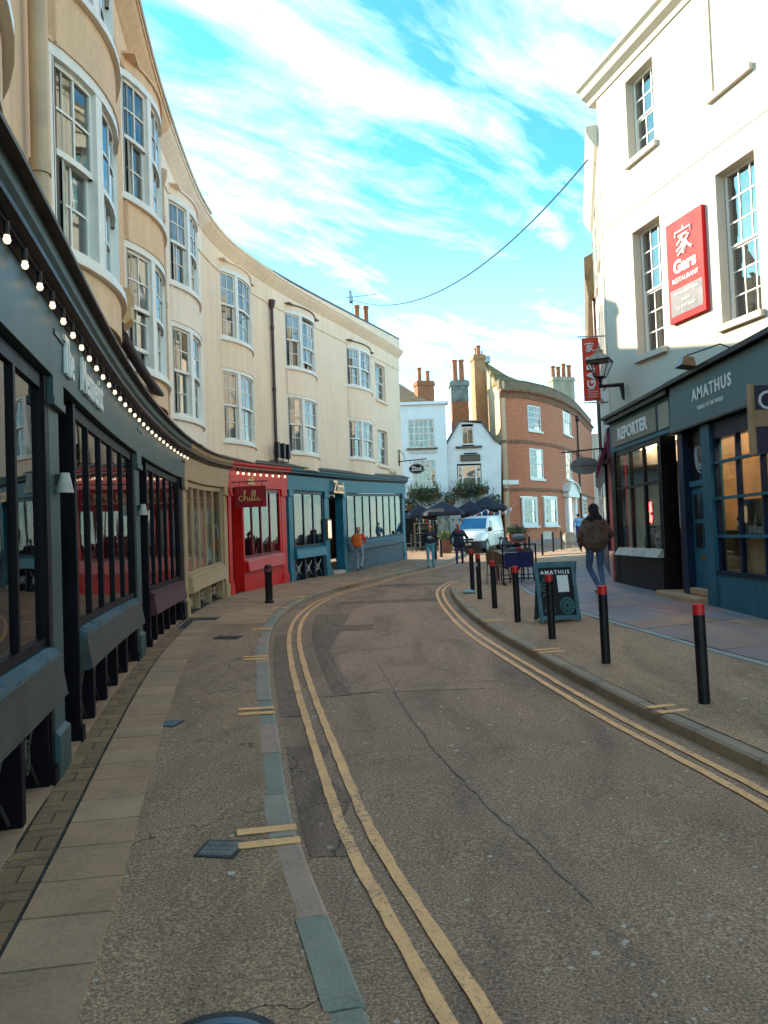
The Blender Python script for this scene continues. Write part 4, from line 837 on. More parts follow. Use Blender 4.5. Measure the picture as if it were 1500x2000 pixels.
# ------------------------------------------------------------------ right shopfronts stand on X = 5.3, facing -X
SX = 5.30
def rb(par, name, y0, y1, x0, x1, z0, z1, m, bevel=0.): return ob(name, MB().box(SX - x1, SX - x0, y0, y1, z0, z1), m, par, bevel=bevel)   # x measured outwards from the shop line
RZ = lambda y: pavR(SX, y) + .005
def rtext(s, y, z, size, m, par, xs=1., off=.06, lean=0., **k): return text(s, size, m, par, axes((0, -1, 0), (0 - lean, 0, 1), (-1, 0, -lean), (SX - off, y, z)), .006, xs, **k)
TEA2 = mat('amathus_teal_paint', (.026, .115, .16), .45, .15, 2., streak=.3, spec=.2); TEA3 = mat('sign_grey_teal', (.10, .15, .145), .55, .06, 1.5, spec=.2); OLIV = mat('olive_panel', (.20, .17, .115), .6, .08, 3.)
Q1 = thing('newsagent_shopfront', 'black and teal shopfront with white slab lettering on an olive fascia panel', 'shopfront', (SX, 15.7, RZ(15.7)))
rb(Q1, 'cornice', 13.82, 17.72, -.2, .14, 4.03, 4.12, BLKM); rb(Q1, 'lead_flashing', 13.80, 17.74, -.9, .20, 4.123, 4.19, BLK); rb(Q1, 'fascia', 13.82, 17.7, -.15, .02, 3.36, 4.027, TEA2)
rb(Q1, 'name_panel', 14.62, 17.45, .02, .05, 3.46, 3.93, OLIV); rb(Q1, 'side_panel', 13.95, 14.5, .02, .045, 3.46, 3.93, mat('olive_panel_pale', (.30, .26, .19), .6, .06, 3.)); rtext('REPORTER', 16.05, 3.69, .36, WHTT, Q1, 1.12, .055, offs=.012)
rb(Q1, 'pilaster', 17.42, 17.7, -.2, .03, .36, 3.357, BLK); rb(Q1, 'stall_riser', 14.66, 17.418, -.15, .02, .30, 1.04, BLK); q = MB(); q.loft([[(SX + .15, y, 1.043), (SX - .14, y, 1.043), (SX - .02, y, 1.2), (SX + .15, y, 1.2)] for y in (14.66, 17.40)]); ob('sill', q, mat('worn_sill', (.38, .37, .30), .6, .2, 6.), Q1)
w = rb(Q1, 'shop_window', 14.66, 17.418, -.06, -.005, 3.25, 3.357, BLK)
for i in range(4): y = 14.72 + i * 2.6 / 3; rb(w, 'mullion', y - .03, y + .04, -.07, .0, 1.203, 3.248, BLK)
rb(w, 'transom', 14.66, 17.40, -.05, .012, 2.48, 2.54, BLK)
for i in range(3):
    for a, b in ((1.2, 2.49), (2.53, 3.26)): y = 14.74 + i * 2.6 / 3; rb(w, 'pane', y, y + .80, -.042, -.036, a, b, SGL)
rb(Q1, 'door_post', 14.58, 14.657, -.3, .0, .36, 3.357, BLK); rb(Q1, 'door', 13.86, 14.58, -.95, -.9, .45, 3.3, BLK)
rb(Q1, 'back_wall', 13.8, 17.7, -2.4, -2.3, .3, 3.6, mat('shop_grey_green', (.12, .15, .125), .9, .2, 2.)); rb(Q1, 'ceiling', 13.8, 17.7, -2.4, -.16, 3.4, 3.45, CURT)
q = MB(); q.tube([(SX + .02, 16.0, 2.05), (SX + .02, 16.0, 1.4)], .01, 4); tg = thing('neon_sign', 'small glowing red sign hung inside the black shop window', 'neon sign', (SX + .12, 15.62, 1.78))
NE = mat('neon_red', (.8, .05, .05), .4, 0, 1., emit=(1., .08, .07, 3.)); Mn = axes((0, -1, 0), (0, 0, 1), (-1, 0, 0), (SX + .12, 15.75, 2.0))
scribble(tg, Mn @ Matrix.Translation((0, .02, 0)), .42, .26, 9, .009, NE, 3, 'neon_tubes'); scribble(tg, Mn @ Matrix.Translation((0, -.2, 0)), .42, .2, 8, .009, NE, 4, 'neon_tubes')
q = MB(); q.box(SX + .125, SX + .135, 15.5, 16.0, 1.68, 2.14); ob('sign_panel', q, BLK, tg)
for i, (yy, cc, lb) in enumerate(((16.5, (.12, .15, .17), 'dark patterned vase behind the black shop window'), (15.9, (.35, .38, .36), 'pale patterned jar behind the black shop window'), (15.2, (.25, .04, .04), 'dark red coat stand bundle in the black shop window'))):
    q = MB(); q.lathe([(.10, 0), (.17, .15), (.19, .35), (.12, .55), (.08, .62), (.10, .66)], (SX + .45, yy, 1.0), 14); q.box(SX + .3, SX + .6, yy - .15, yy + .15, .4, 1.0); tag(ob('window_display', q, mat('display_%d' % i, cc, .4, .4, 12.), None, True), lb, 'display')
Q2 = thing('wine_shopfront', 'teal drinks shopfront with a grey-teal name board and gridded window', 'shopfront', (SX, 10.8, RZ(10.8)))
rb(Q2, 'lead_flashing', 3.0, 13.78, -2.6, .2, 4.125, 4.2, BLK); q = MB(); q.loft([[(SX + .1, y, 3.31), (SX - .12, y, 3.31), (SX - .10, y, 4.10), (SX + .1, y, 4.12)] for y in (3.0, 13.72)]); ob('fascia', q, TEA3, Q2); rb(Q2, 'fascia_edge', 3.0, 13.74, -.1, .135, 3.275, 3.306, BLK)
rtext('AMATHUS', 11.98, 3.775, .27, WHTT, Q2, .98, .115, 0., sp=1.28, offs=.006); rtext('DRINKS TO THE WORLD', 12.02, 3.545, .092, WHTT, Q2, .85, .118, sp=1.1)
rb(Q2, 'lining', 3.0, 13.72, -.2, -.1, 3.0, 3.305, BLK)
rb(Q2, 'pilaster', 12.28, 12.62, -.15, .05, .30, 3.27, TEA2); rb(Q2, 'door_post', 13.46, 13.7, -.2, .02, .42, 3.27, BLUD)
d = rb(Q2, 'door', 12.64, 13.44, -.14, -.10, .56, 2.30, TEA2)
for y in (12.72, 13.06): 
    for z in (1.25, 1.75): rb(d, 'door_pane', y, y + .28, -.098, -.09, z, z + .42, mat('dark_door_glass', (.02, .02, .022), .08, .1, 2.))
rb(d, 'letter_plate', 12.95, 13.15, -.099, -.085, 1.05, 1.12, mat('brass', (.4, .28, .1), .3, .1, 5., metal=.9)); rb(Q2, 'transom_bar', 12.64, 13.44, -.14, -.06, 2.305, 2.40, TEA2); rb(Q2, 'transom_light', 12.64, 13.44, -.13, -.12, 2.41, 3.26, mat('dark_door_glass', (.02, .02, .022), .08, .1, 2.))
q = MB()
for r in (.3, .24, .18): q.tube([(SX + .115, 13.04 + r * .75 * math.cos(k * .2618), 2.83 + r * math.sin(k * .2618)) for k in range(25)], .010, 5)
for k in range(12): q.tube([(SX + .115, 13.04 + .09 * math.cos(k * .5236), 2.83 + .12 * math.sin(k * .5236)), (SX + .115, 13.04 + .18 * math.cos(k * .5236), 2.83 + .24 * math.sin(k * .5236))], .008, 4)
ob('transom_emblem', q, mat('etched_white', (.45, .47, .45), .6, .1, 9.), Q2)
q = MB(); q.box(SX - .22, SX + .9, 12.63, 14.6, .28, .44); ob('doorstep', q, SLAB[1], Q2, bevel=.02); q = MB(); q.box(SX - .02, SX + .9, 12.63, 13.45, .442, .56); ob('upper_step', q, SLAB[3], Q2, bevel=.015)
rb(Q2, 'stall_riser', 3.2, 12.277, -.15, .025, .12, .85, TEA2); rb(Q2, 'sill', 3.2, 12.277, -.15, .05, .853, .905, BLUD)
w = rb(Q2, 'shop_window', 3.2, 12.277, -.10, .0, 3.0, 3.27, BLUD); cols_ = [12.25 - .745 * i for i in range(13)]
for y in cols_: rb(w, 'mullion', y - .025, y + .025, -.09, -.012, .906, 2.998, BLUD)
for z in (1.45, 2.05, 2.62): rb(w, 'glazing_bar', 3.2, 12.27, -.07, .012, z - .022, z + .022, TEA2)
for i in range(6):
    for a, b in ((.9, 1.43), (1.47, 2.03), (2.07, 2.60), (2.64, 3.0)): rb(w, 'pane', cols_[i + 1] + .02, cols_[i] - .02, -.052, -.046, a, b, SGL)
rb(Q2, 'back_wall', 3., 12.6, -2.2, -2.1, .3, 3.5, mat('shop_dark_wall', (.07, .06, .055), .9, .3, 2.)); rb(Q2, 'shop_floor', 3., 13.7, -2.2, -.15, .28, .3, OAK); rb(Q2, 'end_partition', 12.45, 12.5, -2.1, -.15, .3, 3.3, OAK); rb(Q2, 'ceiling', 3., 12.45, -2.1, -.21, 3.32, 3.36, CURT)
LITE = mat('shop_light', (.9, .8, .6), .5, 0., 1., emit=(1., .72, .42, 5.))
rb(Q2, 'ceiling_light', 9.0, 12.2, -.6, -.35, 3.28, 3.31, LITE); rb(Q1, 'ceiling_light', 14.9, 17.2, -.6, -.5, 3.37, 3.39, LITE)
# shelves, crates and bottles in that window
for i, (y0, y1, z0, z1, x) in enumerate(((11.75, 12.25, .9, 1.55, .12), (11.05, 11.72, 1.42, 2.0, .14), (10.4, 11.0, 1.42, 2.0, .14), (9.7, 10.35, 1.42, 2.05, .14))):
    t = thing('wooden_crate', ['low open wooden crate beside the teal shop door behind the gridded window', 'open wooden crate on the plinth beside the low crate in the drinks shop window', 'open wooden crate between two others on the plinths in the drinks shop window', 'open wooden crate farthest from the shop door in the drinks shop window'][i], 'crate', (SX + x + .15, (y0 + y1) / 2, z0), 'crates in the drinks shop window')
    for nm, a in (('side', (y0, y0 + .02, z0, z1)), ('side', (y1 - .02, y1, z0, z1)), ('top', (y0 + .02, y1 - .02, z1 - .02, z1)), ('bottom', (y0 + .02, y1 - .02, z0, z0 + .02))): ob(nm, MB().box(SX + x, SX + x + .3, a[0], a[1], a[2], a[3]), OAK, t)
    ob('back', MB().box(SX + x + .3, SX + x + .32, y0, y1, z0, z1), OAK, t)
for y0, y1, lb in ((10.9, 11.73, 'pale wooden display plinth under the crates nearest the shop door'), (8.9, 10.85, 'pale wooden display plinth under the crates away from the shop door')):
    q = MB(); q.box(SX + .12, SX + .6, y0, y1, .302, 1.40); 
    for i in range(4): q.box(SX + .11, SX + .12, y0 + .01, y1 - .01, .32 + i * .27, .57 + i * .27)
    tag(ob('display_plinth', q, mat('pale_ply', (.55, .34, .16), .6, .12, 2., streak=.5), None), lb, 'plinth')
BG = [mat('bottle_%d' % i, c, .12, .1, 5.) for i, c in enumerate([(.02, .03, .015), (.05, .015, .008), (.10, .17, .18), (.22, .12, .03)])]; LBL = mat('bottle_label', (.6, .55, .45), .7, .1, 20.)
rnd = random.Random(4)
for i in range(22):
    y = 12.0 - i * .13; x, z = (SX + .55, 1.445 if (11.05 < y < 11.7 or y < 10.98) else 1.402) ; k = rnd.randrange(4); hh = rnd.uniform(.26, .33)
    if y > 11.74: x, z = SX + .3, 1.55; 
    x = SX + .24
    t = thing('wine_bottle', ['dark green bottle', 'brown bottle', 'pale blue-green bottle', 'amber bottle'][k] + ' on display behind the gridded teal shop window', 'bottle', (x, y, z), ['green', 'brown', 'pale', 'amber'][k] + ' bottles in the drinks shop window')
    q = MB(); q.lathe([(.03, 0), (.037, .01), (.037, hh * .6), (.014, hh * .75), (.013, hh)], (x, y, z), 10); ob('bottle_glass', q, BG[k], t, True); q = MB(); q.lathe([(.0375, hh * .15), (.0378, hh * .16), (.0378, hh * .5), (.0375, hh * .51)], (x, y, z), 10); ob('label', q, LBL, t, True)
# projecting wine-red board with a letter
bs = thing('projecting_board', 'wood framed dark purple board lettered C above the gridded teal window', 'sign', (4.95, 9.5, 2.7)); a = at(1465, 750, 9.5); b = at(1470, 885, 9.5); x0, x1, z1, z0 = a.x, 5.31, a.z, b.z
q = MB(); q.box(x0 + .03, x1, 9.5, 9.56, z0, z1 - .02); ob('board', q, mat('board_purple', (.045, .03, .06), .5, .15, 3.), bs); q = MB(); q.box(x0 + .03, x1, 9.49, 9.499, z0 + (z1 - z0) * .38, z0 + (z1 - z0) * .62); ob('tan_band', q, mat('board_tan', (.42, .24, .13), .6, .06, 3.), bs)
q = MB(); q.box(x0 - .01, x0 + .03, 9.47, 9.59, z0 - .02, z1); ob('wooden_edge', q, OAK, bs); text('C', .34, WHTT, bs, axes((1, 0, 0), (0, 0, 1), (0, -1, 0), (x0 + .19, 9.495, z1 - .22)), .004)
# floodlight over the teal board
t = thing('floodlight', 'small bronze floodlight on an arm above the grey-teal name board', 'floodlight', (SX, 12.4, 4.2)); q = MB(); q.tube([(SX + .1, 11.4, 4.21), (SX - .1, 11.6, 4.38), (SX - .25, 12.5, 4.42)], .012, 6); ob('arm', q, BLKM, t)
q = MB(); q.hexa([(SX - .42, 12.3, 4.24), (SX - .18, 12.3, 4.2), (SX - .18, 12.62, 4.2), (SX - .42, 12.62, 4.24), (SX - .36, 12.34, 4.38), (SX - .2, 12.34, 4.36), (SX - .2, 12.58, 4.36), (SX - .36, 12.58, 4.38)]); ob('lamp_head', q, mat('bronze', (.10, .06, .035), .4, .2, 8., metal=.6), t)
# gars wall sign
gs = thing('restaurant_wall_sign', 'tall red wall sign with white lettering between two sash windows', 'sign', (6.05, 14.85, 5.68)); y0, y1 = 15.37, 14.32; f = RC.frame((rs(y0) + rs(y1)) / 2); hw = (rs(y1) - rs(y0)) / 2
RSG = mat('sign_bright_red', (.58, .016, .02), .5, .03, 2., spec=.1)
ob('board', MB().fbox(f, -hw, hw, .0, .09, 5.68, 7.68), RSG, gs); ob('address_panel', MB().fbox(f, -hw + .06, hw - .06, .09, .096, 5.80, 6.32), mat('panel_charcoal', (.03, .03, .05), .5, .05, 4.), gs)
Mg = lambda z: axes((f[2], f[3], 0), (0, 0, 1), (f[4], f[5], 0), (f[0] + f[4] * .097, f[1] + f[5] * .097, z))
JIA = [[(0, .5), (0, .40)], [(-.42, .2), (-.42, .36), (.42, .36), (.40, .2)], [(-.26, .18), (.24, .18)], [(.02, .18), (-.12, .05), (-.34, -.08)], [(-.1, .06), (.06, -.08), (.1, -.26), (.02, -.46), (-.1, -.40)], [(.03, -.06), (-.14, -.2), (-.38, -.30)], [(.08, -.2), (-.1, -.36), (-.32, -.47)], [(.34, .1), (.14, -.04)], [(.1, .0), (.22, -.22), (.44, -.40)]]
def glyph(par, M, sc, r, m): return strokes(par, [[(a * sc, b * sc) for a, b in p] for p in JIA], M, r, m, 'glyph')
glyph(gs, Mg(7.22), .56, .026, WHTT); text('Gars', .34, WHTT, gs, Mg(6.74), .006, 1.05, offs=.012); text('RESTAURANT', .135, WHTT, gs, Mg(6.48), .006, .95)
for i, ln in enumerate(('18 Prince Albert Street', 'Brighton', 'Tel. 01273 321321')): text(ln, .085, WHTT, gs, Mg(6.22 - i * .145) @ Matrix.Translation((0, 0, .006)), .003, .9)
# banner and lantern at the corner
bn = thing('restaurant_banner', 'vertical orange-red banner with white letters projecting from the white corner', 'banner', (5.15, 18.4, 4.7)); bx0, bx1, bz0, bz1 = 4.93, 5.34, 4.72, 6.26
q = MB(); n = 8; q.loft([[(bx0 + (bx1 - bx0) * i / n, 18.45 + .025 * math.sin(i * .9) + e, z) for e, z in ((0, bz0), (.006, bz0), (.006, bz1), (0, bz1))] for i in range(n + 1)]); ob('cloth', q, mat('banner_red', (.70, .05, .02), .7, .05, 3.), bn)
q = MB(); q.tube([(bx0 - .1, 18.45, bz1 + .03), (5.55, 18.45, bz1 + .03)], .018, 6); ob('top_pole', q, STEEL, bn); q = MB(); q.tube([(bx0 - .02, 18.45, bz0 - .04), (5.55, 18.45, bz0 - .04)], .018, 6); ob('bottom_pole', q, STEEL, bn)
Mb = axes((1, 0, 0), (0, 0, 1), (0, -1, 0), (5.10, 18.415, 6.02)); glyph(bn, Mb, .24, .013, WHTT); text('GARS', .27, WHTT, bn, axes((0, 0, 1), (-1, 0, 0), (0, -1, 0), (5.12, 18.415, 5.4)), .004, 1.1, offs=.008, sp=1.1)
for i in range(4): scribble(bn, axes((1, 0, 0), (0, 0, 1), (0, -1, 0), (5.14 - (.04 if i == 0 else 0), 18.415, 5.0 - i * .06)), .16 if i == 0 else .25, .035, 10, .005, WHTT, 20 + i)
ln_ = thing('street_lantern', 'old four sided glass street lantern on an iron wall bracket', 'lantern', (5.3, 16.9, 4.7)); c = Vector((4.92, 17.0, 0)); zb, zt = 5.0, 5.36
def sq(h, z, o=.3): return [(c.x + h * math.cos(o + k * math.pi / 2) * 1.414, c.y + h * math.sin(o + k * math.pi / 2) * 1.414, z) for k in range(4)]
q = MB()
for k in range(4): q.tube([sq(.105, zb)[k], sq(.245, zt)[k]], .011, 5); q.tube([sq(.105, zb)[k], sq(.105, zb)[(k + 1) % 4]], .012, 5); q.tube([sq(.245, zt)[k], sq(.245, zt)[(k + 1) % 4]], .014, 5)
ob('lantern_frame', q, BLKM, ln_); 
for k in range(4): a, b2, c2, d2 = sq(.104, zb)[k], sq(.104, zb)[(k + 1) % 4], sq(.243, zt)[(k + 1) % 4], sq(.243, zt)[k]; q = MB(); q.add([a, b2, c2, d2], [(0, 1, 2, 3)]); ob('pane', q, glass('lantern_glass', (.9, .9, .88), 1.4), ln_)
q = MB(); q.loft([sq(.26, zt + .01), sq(.25, zt + .03), sq(.09, zt + .17), sq(.07, zt + .19), sq(.075, zt + .25), sq(.02, zt + .29)]); q.lathe([(.02, .27), (.035, .32), (.012, .36), (.02, .39), (.004, .43)], (c.x, c.y, zt), 8); ob('hood', q, mat('lantern_hood', (.20, .17, .13), .5, .2, 6., metal=.3), ln_)
q = MB(); q.lathe([(.11, .0), (.05, -.05), (.03, -.12), (.05, -.16), (.03, -.24)], (c.x, c.y, zb), 10); q.tube([(c.x, c.y, zb - .2), (5.45, 17.1, zb - .16)], [.035, .045], 8); q.tube([(5.42, 17.1, zb - .14), (5.45, 17.1, zb - .5)], [.06, .03], 8); ob('bracket', q, BLKM, ln_)
# ------------------------------------------------------------------ far right side of the street, seen edge-on
FC = Curve(FAR, -1)
if FC.frame(2.)[4] > 0: FC.side = 1
H2 = thing('far_white_house', 'narrow sliver of white house with moulded cornice past the tall corner house', 'house', (6.3, 20.5, pavR(6.2, 20.5)))
m = MB(); sweep(m, FC, .02, 5.45, [(0, 3.5), (0, 10.9), (-7, 10.9), (-7, 3.5)], ZERO, 2.); ob('wall', m, RWH, H2); m = MB(); sweep(m, FC, .02, 5.45, [(0, 10.6), (.08, 10.65), (.2, 10.85), (.26, 11.0), (.26, 11.12), (-.3, 11.15), (-.3, 10.6)], ZERO, 2.); ob('cornice', m, RWH, H2)
for z0, z1 in ((5.2, 7.2), (8.3, 9.9)):
    for s0 in (1.2, 3.4): flat_sash(H2, FC, s0, s0 + 1., z0, z1, .03, 3, 4, split=False, back=None)
H3 = thing('tile_eaved_house', 'distant house sliver with dark brown tile-hung eaves behind the white corner', 'house', (8., 27., pavR(8, 27)))
m = MB(); sweep(m, FC, 5.5, 13.0, [(0, .3), (0, 9.6), (-6, 9.6), (-6, .3)], ZERO, 2.); ob('wall', m, WHT, H3); m = MB(); sweep(m, FC, 5.5, 13.0, [(.02, 8.7), (.22, 8.7), (.3, 9.3), (.3, 9.9), (-3, 11.5), (-6, 9.7), (-.2, 9.61), (.02, 9.61)], ZERO, 2.); ob('roof', m, TILE, H3)
m = MB(); f = FC.frame(5.9, .06); m.tube([(f[0], f[1], 3.5), (f[0], f[1], 8.8)], .05, 8); ob('downpipe', m, PIPE, H3)
Q3 = thing('red_cafe_shopfront', 'narrow bright red shopfront with a burgundy canopy past the black newsagent', 'shopfront', (5.9, 19.5, pavR(5.8, 19.5)))
zr = lambda y: pavR(RWX(y), y) - .3
m = MB(); sweep(m, FC, .06, 2.2, [(.03, .3), (.03, 3.3), (-.3, 3.3), (-.3, .3)], ZERO, 1.); ob('front', m, REDP, Q3); m = MB(); sweep(m, FC, .06, 2.2, [(.03, .32), (.09, .32), (.09, 1.05), (.03, 1.1)], ZERO, 1.); ob('stall_riser', m, mat('red_tile', (.55, .03, .03), .15, .2, 6.), Q3)
m = MB(); sweep(m, FC, .06, 2.2, [(.03, 3.3), (.1, 3.32), (.1, 3.95), (.03, 4.0), (-.3, 4.0), (-.3, 3.3)], ZERO, 1.); ob('fascia', m, mat('burgundy_board', (.16, .01, .03), .5, .3, 8.), Q3)
m = MB(); sweep(m, FC, .3, 2.2, [(.1, 3.75), (.34, 3.1), (.34, 2.95), (.3, 2.95), (.1, 3.5)], ZERO, 1.); ob('canopy', m, mat('burgundy_canopy', (.17, .012, .035), .8, .4, 14.), Q3)
m = MB(); sweep(m, FC, 2.25, 2.4, [(.0, .4), (.10, .4), (.10, 3.6), (0., 3.6)], ZERO, 1.); ob('pilaster', m, BLUD, Q3)
Q4 = thing('navy_shopfront', 'dark navy shopfront seen edge-on beyond the narrow red one', 'shopfront', (7., 24., pavR(7, 24))); m = MB(); sweep(m, FC, 2.42, 12.9, [(.07, .35), (.07, 3.2), (.16, 3.3), (.16, 3.75), (-.2, 3.8), (-.2, .35)], ZERO, 1.); ob('front', m, BLUD, Q4)
for i in range(4): m = MB(); sweep(m, FC, 3. + i * 2.4, 4.8 + i * 2.4, [(.075, 1.3), (.082, 1.3), (.082, 2.9), (.075, 2.9)], ZERO, 1.); ob('pane', m, mat('dark_door_glass', (.02, .02, .022), .08, .1, 2.), Q4)
ov = thing('oval_sign', 'grey oval hanging sign on a long black bracket past the red shop', 'hanging sign', (5.6, 19.9, 3.2)); a, b = at(1113, 895, 19.9), at(1172, 925, 19.9); cx, cz = (a.x + b.x) / 2, (a.z + b.z) / 2 + .0
q = MB(); q.loft([[(cx + .385 * math.cos(k * .2618), y, cz + .22 * math.sin(k * .2618)) for k in range(24)] for y in (19.88, 19.93)]); ob('board', q, mat('oval_grey', (.22, .24, .22), .6, .08, 4.), ov)
q = MB(); q.tube([(cx - .6, 19.9, cz + .36), (5.95, 19.9, cz + .46)], .02, 6); q.tube([(cx - .2, 19.9, cz + .38), (cx - .2, 19.9, cz + .15)], .01, 5); q.tube([(cx + .25, 19.9, cz + .4), (cx + .25, 19.9, cz + .12)], .01, 5); ob('bracket', q, BLKM, ov)
q = MB(); q.tube([(cx - .28, 19.875, cz), (cx + .28, 19.875, cz + .01)], .008, 4); q.tube([(cx - .05, 19.875, cz + .09), (cx - .04, 19.875, cz - .08)], .007, 4); q.tube([(cx + .05, 19.875, cz + .1), (cx + .04, 19.875, cz - .07)], .007, 4); ob('lettering', q, mat('oval_red_ink', (.22, .05, .04), .6), ov)
# ------------------------------------------------------------------ end of the street: two white pubs and the curved brick house
PZ = lambda y: g(y) + .12
PC = Curve([(-6, 46.), (3.92, 46.)], 1); PC2 = Curve([(3.95, 46.2), (7.35, 46.2)], 1)
for C in (PC, PC2):
    if C.frame(.5)[5] > 0: C.side *= -1
WPB = mat('pub_white_paint', (.74, .77, .77), .7, .03, 1.5, .1); WPB2 = mat('pub_boards_white', (.76, .75, .72), .7, .04, 1.5, .1)
def pxs(C, x, y): a, b = ray(x, y); f = C.frame(.1); return (a * f[1] - C.p[0].x), CAMH + b * f[1]
B1 = thing('white_pub', 'white painted pub with wide sash windows and a brick chimney behind the corner sign', 'pub', (2., 46.5, PZ(46)))
o1 = [pxs(PC, 797, 820) + pxs(PC, 849, 874), pxs(PC, 806, 900) + pxs(PC, 852, 953)]; op = [(a, c, d, b) for a, b, c, d in o1]; op = [(a, c, min(b, d), max(b, d)) for a, b, c, d in o1]
gate = (7.2, 9.6, PZ(46), 3.15)
mb = MB(); wall_open(mb, PC, 0, 9.92, PZ(46) - .1, 9.45, op + [gate], .25, step=4.); ob('wall', mb, WPB, B1)
for (a, b, c, d) in op:
    w = flat_sash(B1, PC, a + (b - a) * .22, a + (b - a) * .78, c, d, -.1, 3, 4, split=True, back=None, name='sash_window', mun=.018)
    flat_sash(B1, PC, a + .01, a + (b - a) * .215, c, d, -.1, 1, 4, split=True, back=None, mun=.018); flat_sash(B1, PC, a + (b - a) * .785, b - .01, c, d, -.1, 1, 4, split=True, back=None, mun=.018)
    ob('sill', MB().fbox(PC.frame((a + b) / 2), -(b - a) / 2 - .15, (b - a) / 2 + .15, -.05, .2, c - .1, c - .01), LEAD, B1); ob('interior', MB().fbox(PC.frame((a + b) / 2), -(b - a) / 2 - .1, (b - a) / 2 + .1, -.5, -.4, c - .1, d + .1), ROOMI, B1)
ob('rear_mass', MB().box(-6, 3.9, 46.9, 53, 1., 9.4), WPB, B1); ob('side_wall', MB().box(3.86, 3.91, 46.03, 47., .9, 9.4), WPB, B1); ob('cornice', MB().box(-6, 4.1, 45.8, 46.6, 9.455, 9.62), WPB, B1); ob('bar_interior', MB().box(.8, 3.85, 46.85, 46.89, 1., 3.4), DARKI, B1)
m = MB(); m.loft([[(x, 45.9, 9.63), (x, 52.9, 9.63), (x, 49.5, zz_)] for x, zz_ in ((-6, 11.6), (1.3, 11.5), (2.9, 9.7))]); ob('roof', m, TILE, B1)
chimney(B1, 2.75, 47.2, 9.3, 11.1, 1.1, .6, CHIMB, 2, .75, .15, rot=.35)
scribble(B1, axes((1, 0, 0), (0, 0, 1), (0, -1, 0), (2.5, 45.985, 6.55)), 1.7, .2, 18, .012, mat('faint_lettering', (.45, .5, .52), .7), 8)
B2 = thing('gabled_white_pub', 'white boarded gable-fronted pub with trailing window box under its wide window', 'pub', (5.6, 46.6, PZ(46)))
def gx(x, y): a, b = ray(x, y); return (a * 46.2, CAMH + b * 46.2)
gpts = [gx(872, 1075), gx(872, 868), gx(898, 824), gx(938, 824), gx(966, 862), gx(979, 868), gx(979, 1075)]
x0, x1 = 3.95, gpts[6][0]; zb = PZ(46) - .1
opn = [(gx(903, 835), gx(924, 867)), (gx(894, 910), gx(940, 955))]
m = MB(); shape = [(x0, zb)] + [(max(x0, p[0]), p[1]) for p in gpts[1:6]] + [(x1, zb)]
# boards: horizontal strips clipped to the gable outline
def span(z):
    xs = []
    n = len(shape)
    for i in range(n):
        a, b = shape[i], shape[(i + 1) % n]
        if (a[1] - z) * (b[1] - z) < 0: xs.append(a[0] + (b[0] - a[0]) * (z - a[1]) / (b[1] - a[1]))
    return (min(xs), max(xs)) if len(xs) >= 2 else None
zt = max(p[1] for p in shape); hb = .2; z = zb; strips = []
while z < zt - .02:
    z2 = min(z + hb, zt - .005); a, b = span(z + .001), span(z2 - .001)
    if a and b:
        cut = [(o[0][0] - .05, o[1][0] + .05) for o in opn if z + .02 < o[0][1] + .05 and z2 - .02 > o[1][1] - .05]
        if z < 3.2: cut.append((4.6, 6.9))
        L, Rr_ = min(a[0], b[0]) , max(a[1], b[1]); segs = []; cur = None
        if not cut: segs = [(a[0], a[1], b[0], b[1])]
        else:
            c0, c1 = cut[0]; segs = [(a[0], c0, b[0], c0), (c1, a[1], c1, b[1])]
        for s_ in segs:
            q = MB(); q.hexa([(s_[0], 46.18, z), (s_[1], 46.18, z), (s_[1], 46.3, z), (s_[0], 46.3, z), (s_[2], 46.2, z2), (s_[3], 46.2, z2), (s_[3], 46.3, z2), (s_[2], 46.3, z2)]); ob('board', q, WPB2, B2)
    z = z2
q = MB(); q.add([(p[0], 46.75, p[1]) for p in shape] + [(p[0], 52.5, p[1]) for p in shape], [tuple(range(7)), tuple(range(13, 6, -1))] + [(i, (i + 1) % 7, 7 + (i + 1) % 7, 7 + i) for i in range(7)]); ob('rear_mass', q, DARKI, B2)
m = MB()
for i in (1, 2, 3, 4):
    a, b = shape[i], shape[i + 1]; nx_, nz_ = -(b[1] - a[1]), (b[0] - a[0]); l = math.hypot(nx_, nz_); nx_, nz_ = nx_ / l * .08, nz_ / l * .08
    m.hexa([(a[0], 46.05, a[1] + .01), (b[0], 46.05, b[1] + .01), (b[0], 52.6, b[1] + .01), (a[0], 52.6, a[1] + .01), (a[0] + nx_, 46.05, a[1] + nz_), (b[0] + nx_, 46.05, b[1] + nz_), (b[0] + nx_, 52.6, b[1] + nz_), (a[0] + nx_, 52.6, a[1] + nz_)])
ob('roof', m, SLATE, B2)
C2 = Curve([(0, 46.24), (10, 46.24)], 1)
if C2.frame(.5)[5] > 0: C2.side *= -1
flat_sash(B2, C2, opn[0][0][0] - .04, opn[0][1][0] + .04, opn[0][1][1] - .04, opn[0][0][1] + .04, .02, 2, 1, sash=False, bdepth=.25, back=BLIND); ob('sill', MB().box(opn[0][0][0] - .45, opn[0][1][0] + .5, 46.02, 46.17, opn[0][1][1] - .25, opn[0][1][1] - .13), LEAD, B2)
a, b = opn[1]; wd = b[0] - a[0]
for u0, u1, cl in ((0, .2, 1), (.2, .8, 1), (.8, 1, 1)): flat_sash(B2, C2, a[0] + wd * u0, a[0] + wd * u1, b[1], a[1], .02, 1 if u1 - u0 < .5 else 1, 4 if u1 - u0 < .5 else 2, bdepth=.3, back=BLIND if u1 - u0 > .5 else ROOMI)
